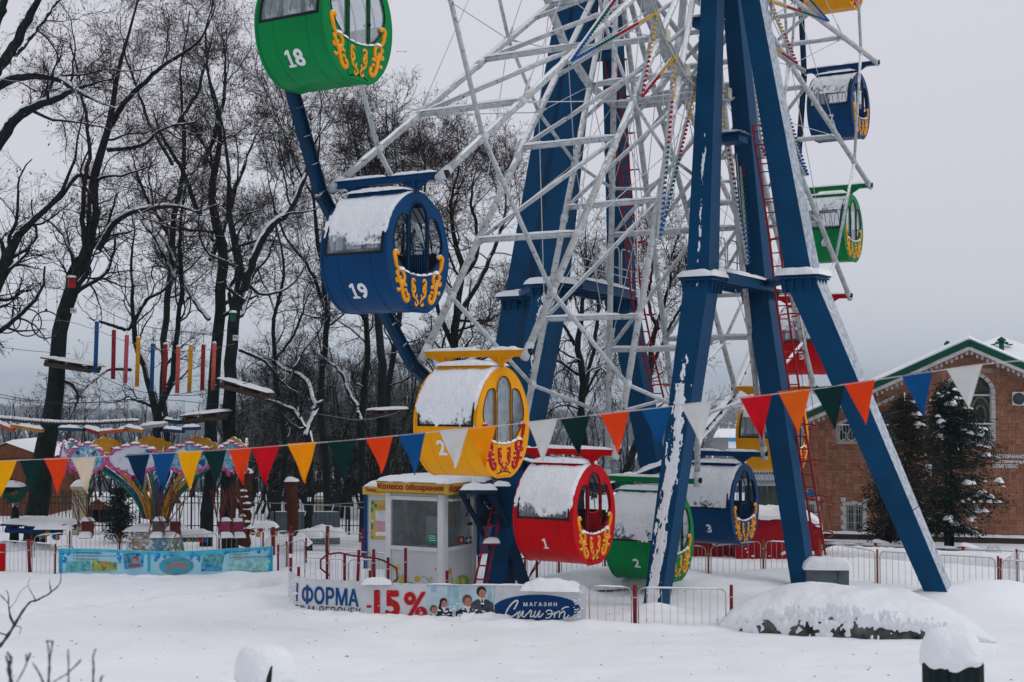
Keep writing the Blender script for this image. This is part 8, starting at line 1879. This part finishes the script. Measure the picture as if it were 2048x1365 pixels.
# ================================================================ near foreground
STK = mat("dark wet stump wood", (.010, .020, .020), .55, .5, 8, .5, 18, streak=(6, 6, .5))
def stump(label, px, py_top, wpx, D, snow_h, seed, split=False):
    c = P(px, py_top, D); r = wpx/2*D/FOC; base = Vector((c.x, D, 0)); t = thing('wooden_stump', label, 'stump', base, 0, 'snow capped posts close to the camera')
    def ring(k): return r*(1+.06*math.sin(k*3+seed)+.04*math.cos(k*5+seed))
    m = MB(); n = 22; pr_ = []
    for z in (0, c.z*.5, c.z*.8, c.z-.02, c.z): pr_.append([Vector((c.x+ring(2*PI*k/n)*math.cos(2*PI*k/n)*(1.02 if z < c.z-.01 else .93), D+ring(2*PI*k/n)*math.sin(2*PI*k/n), z+(.02*math.sin(k*2.2) if z > c.z*.9 else 0))) for k in range(n)])
    vs = [q for rg_ in pr_ for q in rg_]; fs = [(i*n+k, i*n+(k+1) % n, (i+1)*n+(k+1) % n, (i+1)*n+k) for i in range(4) for k in range(n)]+[tuple(range(4*n, 5*n))]; m.add(vs, fs, 0, True); m.build('trunk_piece', STK, t, True)
    s = MB()
    def cap(u, v):
        th = 2*PI*u; ph = v*PI*.5; lob = 1+.16*noise.noise(Vector((math.cos(th)*1.1+seed, math.sin(th)*1.1, seed)))
        rad_ = r*1.13*lob*math.cos(ph)**.55 if v > 0 else r*1.02
        low = -(.5+.8*noise.noise(Vector((math.cos(th)*1.4+seed, math.sin(th)*1.4, seed+3))))*snow_h*.45*(1-v)**4
        if v == 0: rad_ *= .98
        return Vector((c.x+rad_*math.cos(th), D+rad_*math.sin(th), c.z+low+snow_h*math.sin(ph)**.9*(1+.2*noise.noise(Vector((math.cos(th)*.8*math.cos(ph), math.sin(th)*.8*math.cos(ph), seed))))))
    s.grid(cap, 48, 18); s.build('snow_cap', M_SNOW, t, True)
    return t, c, r
stump('dark stump with a large drooping snow cap at the bottom right', 1904, 1318, 112, 9.5, .20, 3.3)
t_, c_, r_ = stump('snow covered stump with a dark vertical crack at the bottom edge', 530, 1352, 108, 9.5, .20, 8.1)
MB().tube([c_+Vector((.05, -r_*1.08, -.06)), c_+Vector((.062, -r_*1.1, .03)), c_+Vector((.072, -r_*1.0, .09)), c_+Vector((.078, -r_*.85, .13))], [.024, .016, .010, .004], 8).build('crack', STK, t_, True)
TWG = mat("grey wet twig", (.045, .06, .062), .8, .3, 12)
def twig(label, paths, D, name='foreground_twig', r0=None):
    t = thing(name, label, 'twig', P(paths[0][0][0], paths[0][0][1], D), 0, 'twigs close to the camera')
    for pth in paths:
        pts = [P(x, y, D+.15*math.sin(i*1.7)) for i, (x, y, w) in enumerate(pth)]; sp = smooth([tuple(q) for q in pts], 4); rr = np.interp(np.linspace(0, 1, len(sp)), np.linspace(0, 1, len(pth)), [w/2*D/FOC for x, y, w in pth]); rr = rr*(1+.25*np.sin(np.arange(len(sp))*2.1))
        MB().tube([Vector(q) for q in sp], list(rr), 7).build('shoot', TWG, t, True)
    return t
twig('bare branch reaching in from the left edge with small side shoots', [
    [(-30, 1320, 8), (2, 1290, 7), (22, 1262, 6), (42, 1228, 5), (60, 1205, 4), (72, 1202, 4), (85, 1195, 3.4), (98, 1188, 3), (118, 1170, 2.4), (122, 1150, 1.6), (118, 1118, 1)],
    [(28, 1250, 3.5), (20, 1235, 3), (17, 1210, 2.5), (10, 1200, 2), (-10, 1180, 2)], [(28, 1248, 3), (18, 1220, 2), (17, 1192, 2), (12, 1180, 1.3)], [(-10, 1262, 3), (5, 1268, 3), (12, 1270, 3)], [(72, 1202, 2.5), (60, 1180, 1.4), (56, 1170, 1), (61, 1155, .8)], [(45, 1225, 2), (40, 1232, 2), (42, 1240, 1)],
    [(18, 1218, 2), (30, 1205, 1), (40, 1185, 1), (55, 1172, .8)], [(85, 1195, 3), (95, 1190, 2), (102, 1180, 1.6), (98, 1165, 1.2)], [(105, 1182, 2), (100, 1178, 1.4), (99, 1160, 1)], [(30, 1252, 2), (42, 1256, 1.8), (38, 1270, 1)]], 8.5)
for lab, pths, D in (('blurred thick twig tip at the bottom left corner', [[(30, 1420, 9), (22, 1365, 8), (18, 1335, 9), (22, 1318, 6), (15, 1306, 4)], [(22, 1345, 5), (14, 1320, 4), (12, 1312, 3)]], 5.2), ('blurred forked twig with two tips near the bottom left', [[(98, 1420, 6), (97, 1365, 5), (99, 1330, 5), (97, 1300, 3), (94, 1282, 3)], [(99, 1320, 4), (103, 1300, 3), (105, 1284, 4)], [(93, 1283, 3), (106, 1283, 3)]], 5.4), ('blurred twig leaning right at the bottom left', [[(25, 1380, 3), (45, 1345, 3), (54, 1325, 3), (60, 1308, 5)], [(54, 1322, 5), (52, 1310, 3)]], 5.3), ('blurred twig leaning left beside the forked one', [[(100, 1400, 4), (85, 1362, 4), (77, 1345, 3.5), (66, 1327, 3)]], 5.4), ('blurred upright twig with a side shoot to the right', [[(137, 1410, 4), (137, 1365, 3.4), (137, 1335, 3), (136, 1300, 3)], [(137, 1345, 3), (148, 1335, 3), (155, 1328, 4), (162, 1320, 3)], [(137, 1347, 3), (120, 1356, 2.5), (105, 1366, 2.5)]], 5.4), ('blurred single upright twig, rightmost of the row', [[(185, 1410, 4), (186, 1365, 4), (187, 1335, 4.4), (186, 1315, 3), (191, 1300, 3.4)]], 5.4), ('short blurred twig tip at the bottom edge', [[(195, 1400, 3), (200, 1370, 4), (203, 1355, 4), (207, 1352, 2)]], 5.4)):
    twig(lab, pths, D)
# ================================================================ air
ztop = 34.; zbot = -75.
hz = MB(); hz.box((0, 1150, (ztop+zbot)/2), (5600, 2560, ztop-zbot)); 
hm = bpy.data.materials.new("haze"); hm.use_nodes = True; n_ = hm.node_tree.nodes; l_ = hm.node_tree.links; n_.clear(); ho = n_.new("ShaderNodeOutputMaterial"); hv = n_.new("ShaderNodeVolumePrincipled"); hv.inputs['Density'].default_value = .00035; hv.inputs['Color'].default_value = (.72, .82, .92, 1); l_.new(hv.outputs[0], ho.inputs['Volume'])
HZ = hz.build('haze', hm); HZ['kind'] = 'stuff'
